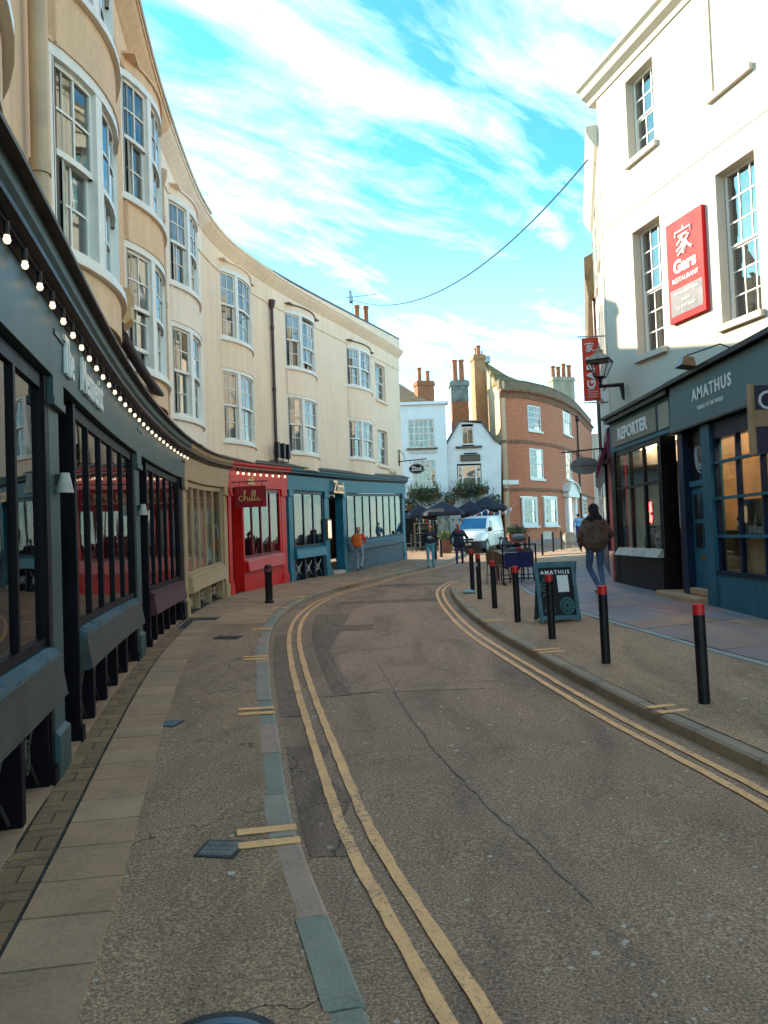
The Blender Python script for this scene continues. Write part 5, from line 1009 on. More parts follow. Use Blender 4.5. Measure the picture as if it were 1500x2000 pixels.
sg = thing('pub_name_board', 'small dark pub name board on the gabled white front', 'sign', (5.5, 46.1, 5.9)); a, b = gx(899, 889), gx(938, 900); ob('board', MB().box(a[0], b[0], 46.08, 46.16, b[1], a[1]), mat('name_board', (.10, .075, .05), .6, .3, 14.), sg); scribble(sg, axes((1, 0, 0), (0, 0, 1), (0, -1, 0), ((a[0] + b[0]) / 2, 46.075, (a[1] + b[1]) / 2)), .95, .2, 14, .010, mat('aged_gold', (.3, .24, .13), .6), 9); ob('lamp_bar', MB().box(a[0] + .2, b[0] - .2, 45.95, 46.05, a[1] + .02, a[1] + .1), BLKM, sg)
# brick house
BCX = [(7.45, 47.6), (8.5, 47.95), (9.55, 48.75), (10.6, 49.9), (11.6, 51.3), (12.6, 53.), (13.6, 55.), (14.6, 57.2), (15.6, 59.7), (16.6, 62.3), (18.4, 67)]
sx = spline([p[1] for p in BCX], [p[0] for p in BCX]); BC = Curve([(sx(47.6 + .2 * i), 47.6 + .2 * i) for i in range(98)], 1)
if BC.frame(4.)[4] < 0: BC.side *= -1
BRK = brickmat('red_brick', (.60, .155, .065), (.45, .105, .043), (.48, .28, .17), .3, .12); BRT = brickmat('tan_brick', (.55, .36, .20), (.48, .30, .16), (.5, .38, .25))
BH = thing('curved_brick_house', 'curved red brick house with white sash windows and a pedimented white doorway', 'house', (10., 50., PZ(50)))
def bo(x0, y0, x1, y1): a = BC.hit(x0, y0); b = BC.hit(x1, y1); c = BC.hit(x1, y0); d = BC.hit(x0, y1); return (a[0], b[0], (b[1] + d[1]) / 2, (a[1] + c[1]) / 2)
wins = [bo(1030, 792, 1058, 842), bo(1098, 797, 1116, 850), bo(1033, 876, 1063, 936), bo(1104, 881, 1118, 937), bo(1016, 970, 1047, 1028), bo(1059, 969, 1088, 1027), bo(1136, 970, 1146, 1010)]
door = bo(1104, 972, 1122, 1041)
for w in wins: print('win', [round(x, 2) for x in w])
print('door', door)
zb0 = .7; zt0 = 10.45; opens = wins + [(door[0], door[1], max(door[2], PZ(57) - .1), door[3])]
mb = MB(); wall_open(mb, BC, 0, BC.L, zb0, zt0, opens, .12, step=.5); ob('wall', mb, BRK, BH)
m = MB(); sweep(m, BC, -.0, BC.L, [(-.1, 10.0), (.05, 10.0), (.08, 10.1), (.04, 10.12), (.1, 10.3), (.24, 10.4), (.24, 10.52), (-.1, 10.56)], ZERO, .6); ob('cornice', m, mat('brick_cornice', (.24, .105, .055), .85, .2, 5.), BH)
m = MB(); sweep(m, BC, 0, BC.L, [(-.02, 10.56), (.02, 10.56), (.02, 11.05), (.05, 11.06), (.05, 11.14), (-.32, 11.14), (-.32, 10.56)], ZERO, .6); ob('parapet', m, mat('weathered_parapet', (.22, .15, .09), .9, .25, 2., .4, fine=12.), BH)
for z in (4.15, 7.15): m = MB(); sweep(m, BC, 0, BC.L, [(-.02, z), (.045, z), (.045, z + .2), (-.02, z + .2)], ZERO, .6); ob('brick_band', m, mat('brick_cornice', (.24, .105, .055), .85, .2, 5.), BH)
for i, w in enumerate(wins):
    flat_sash(BH, BC, w[0] + .02, w[1] - .02, w[2] + .02, w[3] - .02, -.06 if i < 4 else .0, 4 if i < 6 and i not in (1, 3) else 3, 4 if i < 4 else 4, split=i < 6, sill=(-.05, .16, None), fw=.09 if i < 4 else .22, mun=.02, bdepth=.4)
f = BC.frame((door[0] + door[1]) / 2); hw = (door[1] - door[0]) / 2; z0, z1 = PZ(57) - .12, door[3]; dw = hw
m = MB(); 
for s_ in (-1, 1): m.fbox(f, s_ * (dw + .05) - .2, s_ * (dw + .05) + .2, -.1, .22, z0, z1)
m.fbox(f, -dw - .5, dw + .5, -.1, .35, z1 + .003, z1 + .35); ob('door_surround', m, FRAME, BH)
m = MB(); K = 12; m.loft([[(f[0] + f[2] * u * (dw + .6) + f[4] * w, f[1] + f[3] * u * (dw + .6) + f[5] * w, z) for u, z in [(math.cos(math.pi * k / K), z1 + .355 + .62 * math.sin(math.pi * k / K)) for k in range(K + 1)]] for w in (-.1, .3)]); ob('pediment', m, FRAME, BH)
m = MB(); m.loft([[(f[0] + f[2] * u * (dw + .72) + f[4] * w, f[1] + f[3] * u * (dw + .72) + f[5] * w, z) for u, z in [(math.cos(math.pi * k / K), z1 + .36 + .75 * math.sin(math.pi * k / K)) for k in range(K + 1)] + [(math.cos(math.pi * k / K) * .84, z1 + .36 + .62 * math.sin(math.pi * k / K)) for k in range(K, -1, -1)]] for w in (-.1, .45)]); ob('pediment_hood', m, mat('pediment_stone', (.66, .60, .50), .7, .06, 3.), BH)
m = MB(); m.fbox(f, -dw * .8, dw * .1, -.3, -.25, z0, z0 + 2.4); d = ob('door', m, mat('dark_red_door', (.05, .012, .015), .3, .1, 4.), BH); m = MB(); m.fbox(f, dw * .1, dw * .85, -.3, -.22, z0, z0 + 2.4); ob('side_panel', m, FRAME, BH); m = MB(); m.fbox(f, -dw * .85, dw * .85, -.3, -.26, z0 + 2.45, z1 - .02); ob('fanlight', m, mat('dark_door_glass', (.02, .02, .022), .08, .1, 2.), BH)
# gable, roof, chimneys
cx, cy = 7.45, 47.6
m = MB(); gb = [(cx - .02, cy + .1), (cx - .95, cy + 6.5), (cx - .6, cy + 6.6), (cx + .3, cy + .15)]
GBC = Curve([(cx, cy + .02), (cx - .9, cy + 9.)], 1)
if GBC.frame(.5)[4] > 0: GBC.side *= -1
prof = [(0, 11.1), (.9, 11.1), (5.2, 13.4), (8.9, 11.3)]
m.add([(*GBC.frame(s, o)[:2], z) for o in (0., -.35) for s, z in [(0, 1.), (0, 11.1), (.9, 11.1), (4.9, 13.45), (8.9, 11.3), (8.9, 1.)]], [(0, 1, 2, 3, 4, 5), (11, 10, 9, 8, 7, 6)] + [(i, (i + 1) % 6, 6 + (i + 1) % 6, 6 + i) for i in range(6)]); ob('gable_wall', m, mat('gable_render', (.60, .42, .25), .9, .12, 1.2, .3, fine=10., streak=.3), BH)
m = MB(); rings = []
for i in range(13):
    s_ = BC.L * i / 12; f = BC.frame(s_); back = min(4.6, 4.6); e = (f[0] - f[4] * .33, f[1] - f[5] * .33); r_ = (f[0] - f[4] * back, f[1] - f[5] * back)
    if i == 0: r_ = GBC.frame(4.9, -.2)[:2]
    bk = (r_[0] - f[4] * 3.5, r_[1] - f[5] * 3.5) if i else GBC.frame(8.85, -.2)[:2]; gl_ = lambda p_: (max(p_[0], GBC.frame(max(0., p_[1] - 47.6))[0] + .3), p_[1]); r_ = gl_(r_); bk = gl_(bk); rings.append([(e[0], e[1], 10.9), (e[0], e[1], 11.0), (r_[0], r_[1], 13.3 - .05 * i), (bk[0], bk[1], 11.), (bk[0], bk[1], 10.9)])
m.loft(rings); ob('roof', m, mat('lichen_tile_roof', (.20, .125, .035), .9, .35, 1.6, .6, fine=10.), BH)
f = GBC.frame(4.9, -.2); m = MB(); m.fbox(f, -.25, .2, -.5, .1, 13.3, 13.75); m.tube([(f[0] - .05, f[1], 13.7), (f[0] - .05, f[1], 14.15)], .1, 8); ob('ridge_vent', m, STEEL, BH)
f = GBC.frame(4.0, .35); c1_ = chimney(BH, f[0], f[1], 5., 13.55, 1.15, .75, mat('chimney_tan', (.40, .21, .10), .9, .15, 2., .3, fine=12.), 2, .6, .17, rot=math.atan2(f[3], f[2]))
a = at(1096, 738, 57.); chimney(BH, a.x, 57., 11., a.z, 1.75, .7, mat('chimney_stone', (.42, .36, .26), .9, .12, 2.), 4, .95, .19, rot=.25)
t = BC.hit(1126, 850)[0]; f = BC.frame(t, .1); m = MB(); m.tube([(f[0], f[1], 1.2), (f[0], f[1], 9.7)], .07, 8); m.lathe([(.07, -.1), (.18, .1), (.2, .35), (.1, .36)], (f[0], f[1], 9.7), 10); ob('downpipe', m, PIPE, BH)
ns = BC.hit(997, 942); f = BC.frame(ns[0]); m = MB(); m.fbox(f, -.55, .55, .0, .04, ns[1] - .14, ns[1] + .14); tag(ob('street_name_plate', m, FRAME, None), 'white street name plate on the curved brick wall above the ground floor', 'name plate')
vt = BC.hit(1068, 1047); f = BC.frame(vt[0]); m = MB(); m.fbox(f, -.5, .5, -.05, .03, PZ(50) + .02, PZ(50) + .55); ob('basement_vent', m, mat('vent_cream', (.6, .52, .4), .8, .1, 5.), BH)
# chimney stack standing behind the gabled pub
ch = thing('chimney_stack', 'tall free chimney stack with grey top and red pots behind the gabled pub', 'chimney', (5.35, 50.5, 8.)); a = at(896, 745, 50.5)
q = MB(); q.box(a.x - .55, a.x + .55, 50.1, 51.1, 6., a.z - 1.4); ob('brick_shaft', q, CHIMB, ch); q = MB(); q.box(a.x - .57, a.x + .57, 50.08, 51.12, a.z - 1.398, a.z); q.box(a.x - .66, a.x + .66, 50., 51.2, a.z - .35, a.z - .1); ob('rendered_top', q, mat('chimney_grey', (.20, .22, .20), .9, .25, 2.), ch)
for i in (-1, 1): q = MB(); q.lathe([(.2, 0), (.17, .3), (.16, 1.3), (.2, 1.35), (.2, 1.45), (.12, 1.45)], (a.x + i * .22, 50.6, a.z), 10); ob('chimney_pot', q, TERRA, ch, True)
# white terrace at the far right end
FT = thing('far_white_terrace', 'distant white terrace past the brick house behind the walker', 'house', (19., 70., PZ(70))); q = MB(); q.box(16.8, 24, 67.5, 75, 1., 10.); ob('wall', q, RWH, FT)
for x in (17.3, 19.):
    for z in (2.2, 5.2): C = Curve([(x, 67.5), (x + 1.1, 67.5)], 1); C.side = 1 if C.frame(.1)[5] < 0 else -1; flat_sash(FT, C, 0, 1.1, z, z + 1.9, .03, 3, 4, split=False, back=None)
m = MB(); sweep(m, BC, 0, BC.L, [(.05, -.2), (1.7, -.2), (1.7, .10), (1.65, .115), (.05, .13)], lambda y: g(y), .6); o = ob('pavement_brick_house', m, SLABR[3], None); o['kind'] = 'structure'
# window boxes and hanging baskets
def plantbox(x0, x1, y, z, label, seed, n=420):
    t = thing('window_box', label, 'window box', ((x0 + x1) / 2, y, z)); ob('trough', MB().box(x0, x1, y - .15, y + .14, z, z + .25), WOOD, t); rnd = random.Random(seed); q = MB()
    leaves(q, ((x0 + x1) / 2, y - .05, z + .2), n, ((x1 - x0) / 2 + .15, .32, .38), .17, rnd); leaves(q, ((x0 + x1) / 2, y - .1, z - .1), n // 3, ((x1 - x0) / 2, .25, .5), .15, rnd); ob('foliage', q, LEAF, t)
    q = MB()
    for i in range(34):
        x = rnd.uniform(x0, x1); b = Vector((x, y - .02, z + .3)); tip = b + Vector((rnd.uniform(-.4, .4), rnd.uniform(-.3, .1), rnd.uniform(.35, .8))); m_ = (b + tip) / 2; q.add([b, m_ + Vector((.02, 0, .06)), tip, m_ - Vector((.02, 0, -.06))], [(0, 1, 2, 3)])
    ob('grasses', q, LEAFL, t)
a, b = at(800, 970, 45.7), at(862, 970, 45.7); plantbox(a.x, b.x, 45.72, a.z - .1, 'planted window box under the lower window of the plain white pub', 1); a, b = at(887, 962, 45.9), at(952, 962, 45.9); plantbox(a.x, b.x, 45.95, a.z - .1, 'planted window box under the wide window of the gabled pub', 2, 520)
def basket(px, py, Y, label, seed, rr=.42):
    c = at(px, py, Y); t = thing('hanging_basket', label, 'hanging basket', (c.x, Y, c.z - .3), 'hanging baskets on the white pubs'); q = MB(); q.lathe([(.05, -.42), (.24, -.3), (.3, -.05), (.27, -.05), (.2, -.3)], (c.x, Y, c.z), 12); ob('bowl', q, mat('coir', (.17, .075, .03), .9, .2, 10.), t, True); q = MB(); leaves(q, (c.x, Y, c.z + .05), 170, (rr, rr, .36), .15, random.Random(seed)); ob('foliage', q, LEAF, t)
    q = MB(); q.tube([(c.x - .25, Y, c.z), (c.x, Y, c.z + .75)], .008, 4); q.tube([(c.x + .25, Y, c.z), (c.x, Y, c.z + .75)], .008, 4); q.tube([(c.x, Y, c.z + .75), (c.x, 46.2, c.z + .8)], .015, 5); ob('chains', q, BLKM, t)
basket(800, 985, 45.5, 'hanging basket at the street corner end of the plain white pub', 3); basket(880, 975, 45.5, 'hanging basket between the two white pubs', 4, .5); basket(966, 978, 45.6, 'hanging basket beside the brick house on the gabled pub', 5)
# dark parasols
def parasol(px, Y, ztop, w, label, rot):
    c = at(px, 990, Y); z0 = PZ(Y); t = thing('parasol', label, 'parasol', (c.x, Y, z0), 'dark parasols outside the pubs'); q = MB(); q.tube([(c.x, Y, z0 + .08), (c.x, Y, ztop)], .03, 8); ob('pole', q, STEEL, t); q = MB(); q.lathe([(.3, 0), (.3, .07), (.05, .1)], (c.x, Y, z0), 14); ob('base', q, BLKM, t)
    q = MB(); K = 8; rings = [[(c.x + r * w * math.cos(rot + k * 6.2832 / K), Y + r * w * math.sin(rot + k * 6.2832 / K), ztop - d) for k in range(K)] for r, d in ((1., .78), (1., .6), (.5, .27), (.03, 0), (.03, -.03))]; q.loft(rings, caps=False); ob('canopy', q, mat('parasol_navy', (.012, .011, .025), .8, .2, 4.), t)
    for k in range(K): q = MB(); q.tube([(c.x, Y, ztop - .06), (c.x + .97 * w * math.cos(rot + k * 6.2832 / K), Y + .97 * w * math.sin(rot + k * 6.2832 / K), ztop - .62)], .012, 4); ob('rib', q, STEEL, t)
parasol(818, 43.6, 3.35, 1.0, 'dark navy parasol at the street corner end of the pub tables', .2); parasol(864, 42.6, 3.45, 1.25, 'dark navy parasol above the wooden planter and pub menu', .0); parasol(918, 44.2, 3.5, 1.1, 'dark navy parasol behind the white van windscreen', .3); parasol(951, 44.6, 3.7, 1.2, 'dark navy parasol nearest the brick house', .1)
# bunting
FLG = [mat('flag_%d' % i, c, .8, .05, 4.) for i, c in enumerate([(.75, .75, .72), (.5, .04, .05), (.05, .1, .4)])]
def bunting(p0, p1, sag, n, label):
    t = thing('bunting', label, 'bunting', (*((p0 + p1) / 2)[:2], min(p0.z, p1.z) - sag)); P = lambda u: p0 + (p1 - p0) * u - Vector((0, 0, 4 * sag * u * (1 - u))); q = MB(); q.tube([P(i / 16) for i in range(17)], .008, 4); ob('cord', q, FRAME, t)
    for i in range(n): u = (i + .5) / n; a, b = P(u - .35 / n), P(u + .35 / n); c = (a + b) / 2 - Vector((0, random.uniform(-.06, .06), .24)); q = MB(); q.add([a, b, c, a + Vector((0, .006, 0)), b + Vector((0, .006, 0)), c + Vector((0, .006, 0))], [(0, 1, 2), (5, 4, 3), (0, 3, 4, 1), (1, 4, 5, 2), (2, 5, 3, 0)]); ob('flag', q, FLG[(0, 1, 0, 2)[i % 4]], t)
bunting(at(797, 1002, 43), at(875, 1012, 43), .25, 12, 'string of small flags below the corner end parasols'); bunting(at(875, 1012, 43), at(950, 995, 43.2), .2, 12, 'string of small flags drooping above the white van'); bunting(at(950, 995, 43.2), at(1005, 985, 47.5), .35, 10, 'string of small flags reaching the curved brick wall')
# pub ground floor: menu boards, lamp post
mbd = thing('pub_chalkboard', 'dark pub board with gold lettering under the corner end parasol', 'board', (at(836, 1035, 45.6).x, 45.6, PZ(45))); a, b = at(808, 1022, 45.6), at(848, 1041, 45.6); ob('frame', MB().box(a.x, b.x, 45.58, 45.66, b.z, a.z), OAK, mbd); ob('panel', MB().box(a.x + .08, b.x - .08, 45.56, 45.579, b.z + .06, a.z - .06), BLK, mbd); scribble(mbd, axes((1, 0, 0), (0, 0, 1), (0, -1, 0), ((a.x + b.x) / 2, 45.555, (a.z + b.z) / 2)), .85, .36, 9, .02, mat('aged_gold', (.3, .24, .13), .6), 10); [ob('post', MB().box(x_, x_ + .08, 45.67, 45.72, PZ(45), a.z), OAK, mbd) for x_ in (a.x, b.x - .08)]
pm = thing('pub_poster_board', 'pale framed poster board beside the pub chalkboard', 'board', (at(867, 1030, 45.4).x, 45.4, PZ(45))); a, b = at(853, 1005, 45.4), at(880, 1038, 45.4); ob('frame', MB().box(a.x, b.x, 45.4, 45.46, PZ(45), a.z), mat('frame_greygreen', (.2, .26, .23), .6), pm); ob('poster', MB().box(a.x + .08, b.x - .12, 45.39, 45.399, b.z, a.z - .3), mat('poster_cream', (.45, .43, .32), .7, .2, 3.), pm)
lp = thing('street_lamp', 'blue-grey street lamp post with black lantern top rising behind the van', 'street lamp', (at(922, 1050, 44.9).x, 44.9, PZ(44.9))); x = at(922, 1000, 44.9).x; zt_ = at(922, 972, 44.9).z; q = MB(); q.lathe([(.14, 0), (.12, .6), (.07, .7), (.055, zt_ - PZ(44.9))], (x, 44.9, PZ(44.9)), 12); ob('post', q, mat('post_bluegrey', (.22, .30, .33), .5, .1, 4.), lp, True); q = MB(); q.lathe([(.06, 0), (.17, .45), (.16, .46), (.05, .0)], (x, 44.9, zt_), 8); ob('lantern_glass', q, glass('lantern_glass'), lp); q = MB(); q.lathe([(.3, .42), (.3, .46), (.1, .62), (.02, .68)], (x, 44.9, zt_), 12); ob('hood', q, BLKM, lp)
# ------------------------------------------------------------------ bollards
def bollard(x, y, label, h=.9, r=.052, band=True, fat=False, z=None, tilt=0.):
    z = pavR(x, y) if z is None else z; t = thing('bollard', label, 'bollard', (x, y, z), 'bollards along the pavement edge'); M = Matrix.Translation((x, y, z)) @ Matrix.Rotation(tilt, 4, 'Y')
    hb = h - (.10 if band else 0)
    q = MB(); q.lathe([(r * 1.02, -.03), (r, 0), (r, hb)] if not fat else [(r * 1.25, -.03), (r * 1.25, .05), (r, .07), (r, h * .78), (r * 1.12, h * .8), (r * 1.12, h * .9), (r * .9, h * .97), (r * .3, h)], (0, 0, 0), 18, 0, M); ob('post', q, BLKM, t, True)
    if band:
        q = MB(); q.lathe([(r * 1.015, hb), (r * 1.015, h - .008), (r * .85, h)], (0, 0, 0), 18, 0, M); ob('red_cap', q, REDB, t, True)
    elif fat:
        q = MB(); q.lathe([(r * 1.14, h * .81), (r * 1.14, h * .89)], (0, 0, 0), 18, 0, M); ob('red_band', q, mat('dull_red_band', (.16, .02, .025), .6, .2, 9.), t, True)
BL = [(2.84, 7.02, 'red topped black bollard opposite the gridded teal shop window', .90, .03), (2.51, 8.96, 'red topped black bollard in front of the walker in the fur jacket', .90, .015), (2.28, 10.76, 'red topped black bollard standing right before the chalk pavement board', .90, .03), (2.12, 12.6, 'red topped black bollard between the pavement board and the wicker chair', .91, .03), (2.04, 14.65, 'red topped black bollard beside the wicker chair back', .90, .03), (1.99, 16.56, 'red topped black bollard with a white sticker by the kerb bend', .97, .02), (2.03, 18.24, 'red topped black bollard with a pale blue bag at its foot', 1.02, .01)]
for x, y, lb, h, tl in BL: bollard(x, y, lb, h, tilt=-tl * .5)
q = MB(); q.box(1.935, 1.95, 16.5, 16.57, pavR(1.99, 16.56) + .70, pavR(1.99, 16.56) + .78); st = ob('sticker', q, FRAME, None); tag(st, 'small white sticker on the bollard by the kerb bend', 'sticker')
for (px_, py_), lb in zip(((1035, 1092), (1060, 1085), (1081, 1078), (1097, 1074)), ('plain black bollard next to the raised planter', 'plain black bollard between the raised planter and the brick house vent', 'plain black bollard standing before the brick house vent', 'plain black bollard nearest the pale wicker chair')):
    p = gp(px_, py_, .13); bollard(p.x, p.y, lb, .95, .05, False)
p = gp(526, 1178, .12); bollard(p.x, p.y, 'stout black bollard with a banded head in front of the red shopfront', .88, .085, False, True, z=pavL(p.x, p.y) + .01)
for (px_, py_), lb in (((851, 1093), 'short black bollard behind the man in pale jeans'), ((862, 1088), 'short black bollard beside the wooden pub planter')):
    p = gp(px_, py_, .1); bollard(p.x, p.y, lb, .85, .07, False, z=pavL(p.x, p.y))
q = MB(); q.ell((1.93, 18.05, pavR(1.93, 18.05) + .035), .16, .12, .05, 12, 6); tag(ob('discarded_bag', q, mat('pale_blue_bag', (.16, .40, .46), .6, .2, 20.), None, 'all'), 'crumpled pale blue bag lying at the foot of a bollard', 'bag')
# ------------------------------------------------------------------ pavement board
c = Vector((2.71, 12.35, 0)); c.z = pavR(c.x, c.y) + .012; ab = thing('pavement_board', 'teal framed chalk A-board with AMATHUS lettering and a white sheet', 'A-board', tuple(c)); w, h = .33, .96
TB = mat('board_teal', (.045, .12, .14), .45, .2, 8.); CHK = mat('chalk_teal', (.10, .30, .31), .8, .2, 9.); CHW = mat('chalk_white', (.55, .55, .52), .8, .1, 9.)
for sgn, nm in ((-1, 'front_frame'), (1, 'rear_frame')):
    M = Matrix.Translation(c + Vector((0, sgn * .24, 0))) @ Matrix.Rotation(R(6), 4, 'Z') @ Matrix.Rotation(sgn * R(14), 4, 'X'); q = MB()
    q.box(-w, -w + .06, -.018, .018, 0, h); q.box(w - .06, w, -.018, .018, 0, h); q.box(-w + .06, w - .06, -.018, .018, .03, .10); q.box(-w + .06, w - .06, -.018, .018, h - .09, h); fo = ob(nm, q.xf(M), TB, ab)
    q = MB(); q.box(-w + .06, w - .06, -.006, .006, .10, h - .09); pn = ob('panel', q.xf(M), BLK, fo)
    if sgn < 0:
        Mt = M @ axes((1, 0, 0), (0, 0, 1), (0, -1, 0), (0, -.008, 0)); text('AMATHUS', .085, WHTT, ab, Mt @ Matrix.Translation((0, .79, 0)), .002, 1.05, sp=1.25, offs=.002)
        q = MB(); q.box(.02, .20, -.012, -.008, .47, .74); ob('paper_sheet', q.xf(M), mat('paper', (.75, .74, .72), .8, .02, 9.), ab)
        for r in (.115, .10, .065, .03): q = MB(); q.tube([Mt @ Vector((.14 + r * math.cos(k * .2618), .25 + r * 1.15 * math.sin(k * .2618), .001)) for k in range(25)], .0035, 4); ob('chalk_ring', q, CHK, ab)
        q = MB()
        for k in range(16): q.tube([Mt @ Vector((.14 + .035 * math.cos(k * .3927), .25 + .04 * math.sin(k * .3927), .001)), Mt @ Vector((.14 + .095 * math.cos(k * .3927), .25 + .11 * math.sin(k * .3927), .001))], .003, 4)
        for pth in ([(-.24, .5), (-.25, .62), (-.2, .66), (-.12, .66), (-.08, .62), (-.09, .5), (-.24, .5)], [(-.2, .66), (-.2, .72), (-.12, .73), (-.12, .66)], [(-.25, .6), (-.28, .57), (-.27, .52), (-.24, .51)], [(-.22, .6), (-.11, .6)], [(-.22, .55), (-.11, .56)], [(-.24, .17), (-.14, .36), (-.06, .17), (-.24, .17)], [(-.2, .2), (-.14, .3), (-.1, .2)], [(-.24, .42), (-.17, .45), (-.1, .41)]): q.tube([Mt @ Vector((a, b, .001)) for a, b in pth], .0045, 4)
        ob('chalk_drawing', q, CHK, ab)
# ------------------------------------------------------------------ cafe furniture
WIC = mat('brown_wicker', (.15, .085, .045), .8, .3, 60.); WICP = mat('pale_wicker', (.32, .33, .28), .8, .3, 60.); BAMB = mat('bamboo_frame', (.16, .075, .035), .5, .2, 12.)
def bistro(x, y, z, yaw, label, mw, mf):
    t = thing('bistro_chair', label, 'chair', (x, y, z)); M = Matrix.Translation((x, y, z)) @ Matrix.Rotation(yaw, 4, 'Z')          # faces local +Y
    q = MB(); q.loft([[tuple(M @ Vector((.23 * math.cos(k * .3927) * s_, .22 * math.sin(k * .3927) * s_, zz_))) for k in range(16)] for s_, zz_ in ((1, .43), (1, .465), (.9, .475))]); ob('seat', q, mw, t)
    q = MB(); K = 14; rr = []
    for i in range(K + 1):
        a = math.pi + (i / K) * math.pi; u = abs(i / K - .5) * 2; top = .86 - .17 * u * u; rr.append([tuple(M @ Vector(((.26 + e) * math.cos(a), (.25 + e) * math.sin(a), zz_))) for e, zz_ in ((0, .50), (.015, .50), (.03, top), (.015, top))])
    q.loft(rr); ob('backrest', q, mw, t, True)
    q = MB(); q.tube([M @ Vector((.275 * math.cos(math.pi + i / K * math.pi), .268 * math.sin(math.pi + i / K * math.pi), .87 - .17 * (abs(i / K - .5) * 2) ** 2)) for i in range(K + 1)], .017, 6); ob('back_rail', q, mf, t)
    for a, b, top in ((.2, .18, .45), (-.2, .18, .45), (.19, -.2, .8), (-.19, -.2, .8)): q = MB(); q.tube([M @ Vector((a * 1.12, b * 1.15, 0)), M @ Vector((a, b, .44)), M @ Vector((a, b * 1.15, top))], .016, 6); ob('leg', q, mf, t)
    q = MB(); q.tube([M @ Vector((.2, .2, .22)), M @ Vector((-.2, .2, .22))], .010, 5); q.tube([M @ Vector((.2, .2, .2)), M @ Vector((.2, -.2, .2))], .010, 5); q.tube([M @ Vector((-.2, .2, .2)), M @ Vector((-.2, -.2, .2))], .010, 5); ob('stretcher', q, mf, t)
p = gp(966, 1140, .15); p = Vector((3.15, 20.6, 0)); bistro(2.95, 20.3, pavR(2.95, 20.3), R(-60), 'brown wicker bistro chair drawn up to the pale cafe table', WIC, BAMB)
tx, ty = 3.45, 21.0; tz = pavR(tx, ty); t = thing('cafe_table', 'small cafe table with a pale square top beside the wicker chair', 'table', (tx, ty, tz)); q = MB(); q.box(tx - .42, tx + .42, ty - .38, ty + .38, tz + .72, tz + .75); ob('tabletop', q, mat('pale_tabletop', (.42, .34, .25), .5, .1, 6.), t, bevel=.008)
for a in (-.36, .36):
    for b in (-.32, .32): q = MB(); q.tube([(tx + a, ty + b, tz), (tx + a, ty + b, tz + .72)], .018, 6); ob('leg', q, BLKM, t)
bx, by = 3.4, 19.6; bz = pavR(bx, by); t = thing('cafe_barrier', 'black framed cafe barrier with a deep blue panel behind the pavement board', 'barrier', (bx, by, bz)); q = MB(); ww = .42
for s_ in (-ww, ww): q.tube([(bx + s_, by, bz), (bx + s_, by, bz + 1.02)], .022, 6); q.box(bx + s_ - .03, bx + s_ + .03, by - .25, by + .25, bz, bz + .03)
q.tube([(bx - ww, by, bz + 1.0), (bx + ww, by, bz + 1.0)], .018, 6); q.tube([(bx - ww, by, bz + .14), (bx + ww, by, bz + .14)], .018, 6); ob('frame', q, BLKM, t)
q = MB(); K = 10; q.loft([[(bx - ww + .05 + (2 * ww - .1) * i / K, by + .012 * math.sin(i * 1.3) + e, z) for e, z in ((0, bz + .42), (.006, bz + .42), (.006, bz + .80), (0, bz + .80))] for i in range(K + 1)]); ob('cloth_panel', q, mat('deep_blue_cloth', (.008, .009, .09), .7, .2, 4.), t)
bistro(3.55, 20.15, pavR(3.55, 20.15), R(120), 'brown wicker chair behind the blue cafe barrier', WIC, BLKM)
q = MB(); cz = pavR(3.55, 20.15) + .478; q.box(3.39, 3.71, 19.99, 20.31, cz, cz + .04); tag(ob('seat_cushion', q, mat('striped_cushion', (.42, .32, .20), .8, .3, 18.), None, bevel=.012), 'tan striped cushion on the chair behind the blue barrier', 'cushion')
p = gp(1112, 1075, .2); bistro(p.x, p.y, pavR(p.x, p.y), R(0), 'pale wicker bistro chair by the kerb past the plain black bollards', WICP, mat('pale_bamboo', (.38, .27, .16), .5, .2, 12.))
for px_, py_, yw, lb in ((804, 1077, 40, 'dark slatted pub chair at the blue shopfront corner'), (822, 1075, -150, 'dark slatted pub chair under the corner end parasol')):
    p = gp(px_, py_, .12); z = pavL(p.x, p.y); t = thing('pub_chair', lb, 'chair', (p.x, p.y, z)); M = Matrix.Translation((p.x, p.y, z)) @ Matrix.Rotation(R(yw), 4, 'Z')
    for nm, bxs in (('seat', [(-.2, .2, -.2, .2, .43, .46)]), ('back_slat', [(-.2, .2, -.21, -.19, .86, .94)]), ('back_slat', [(-.2, .2, -.21, -.19, .70, .78)]), ('back_slat', [(-.2, .2, -.21, -.19, .56, .63)])): q = MB(); [q.box(*b_) for b_ in bxs]; ob(nm, q.xf(M), BLKM, t)
    for a in (-.18, .18):
        for b, hh in ((-.2, .95), (.18, .43)): q = MB(); q.box(a - .018, a + .018, b - .018, b + .018, 0, hh); ob('leg', q.xf(M), BLKM, t)
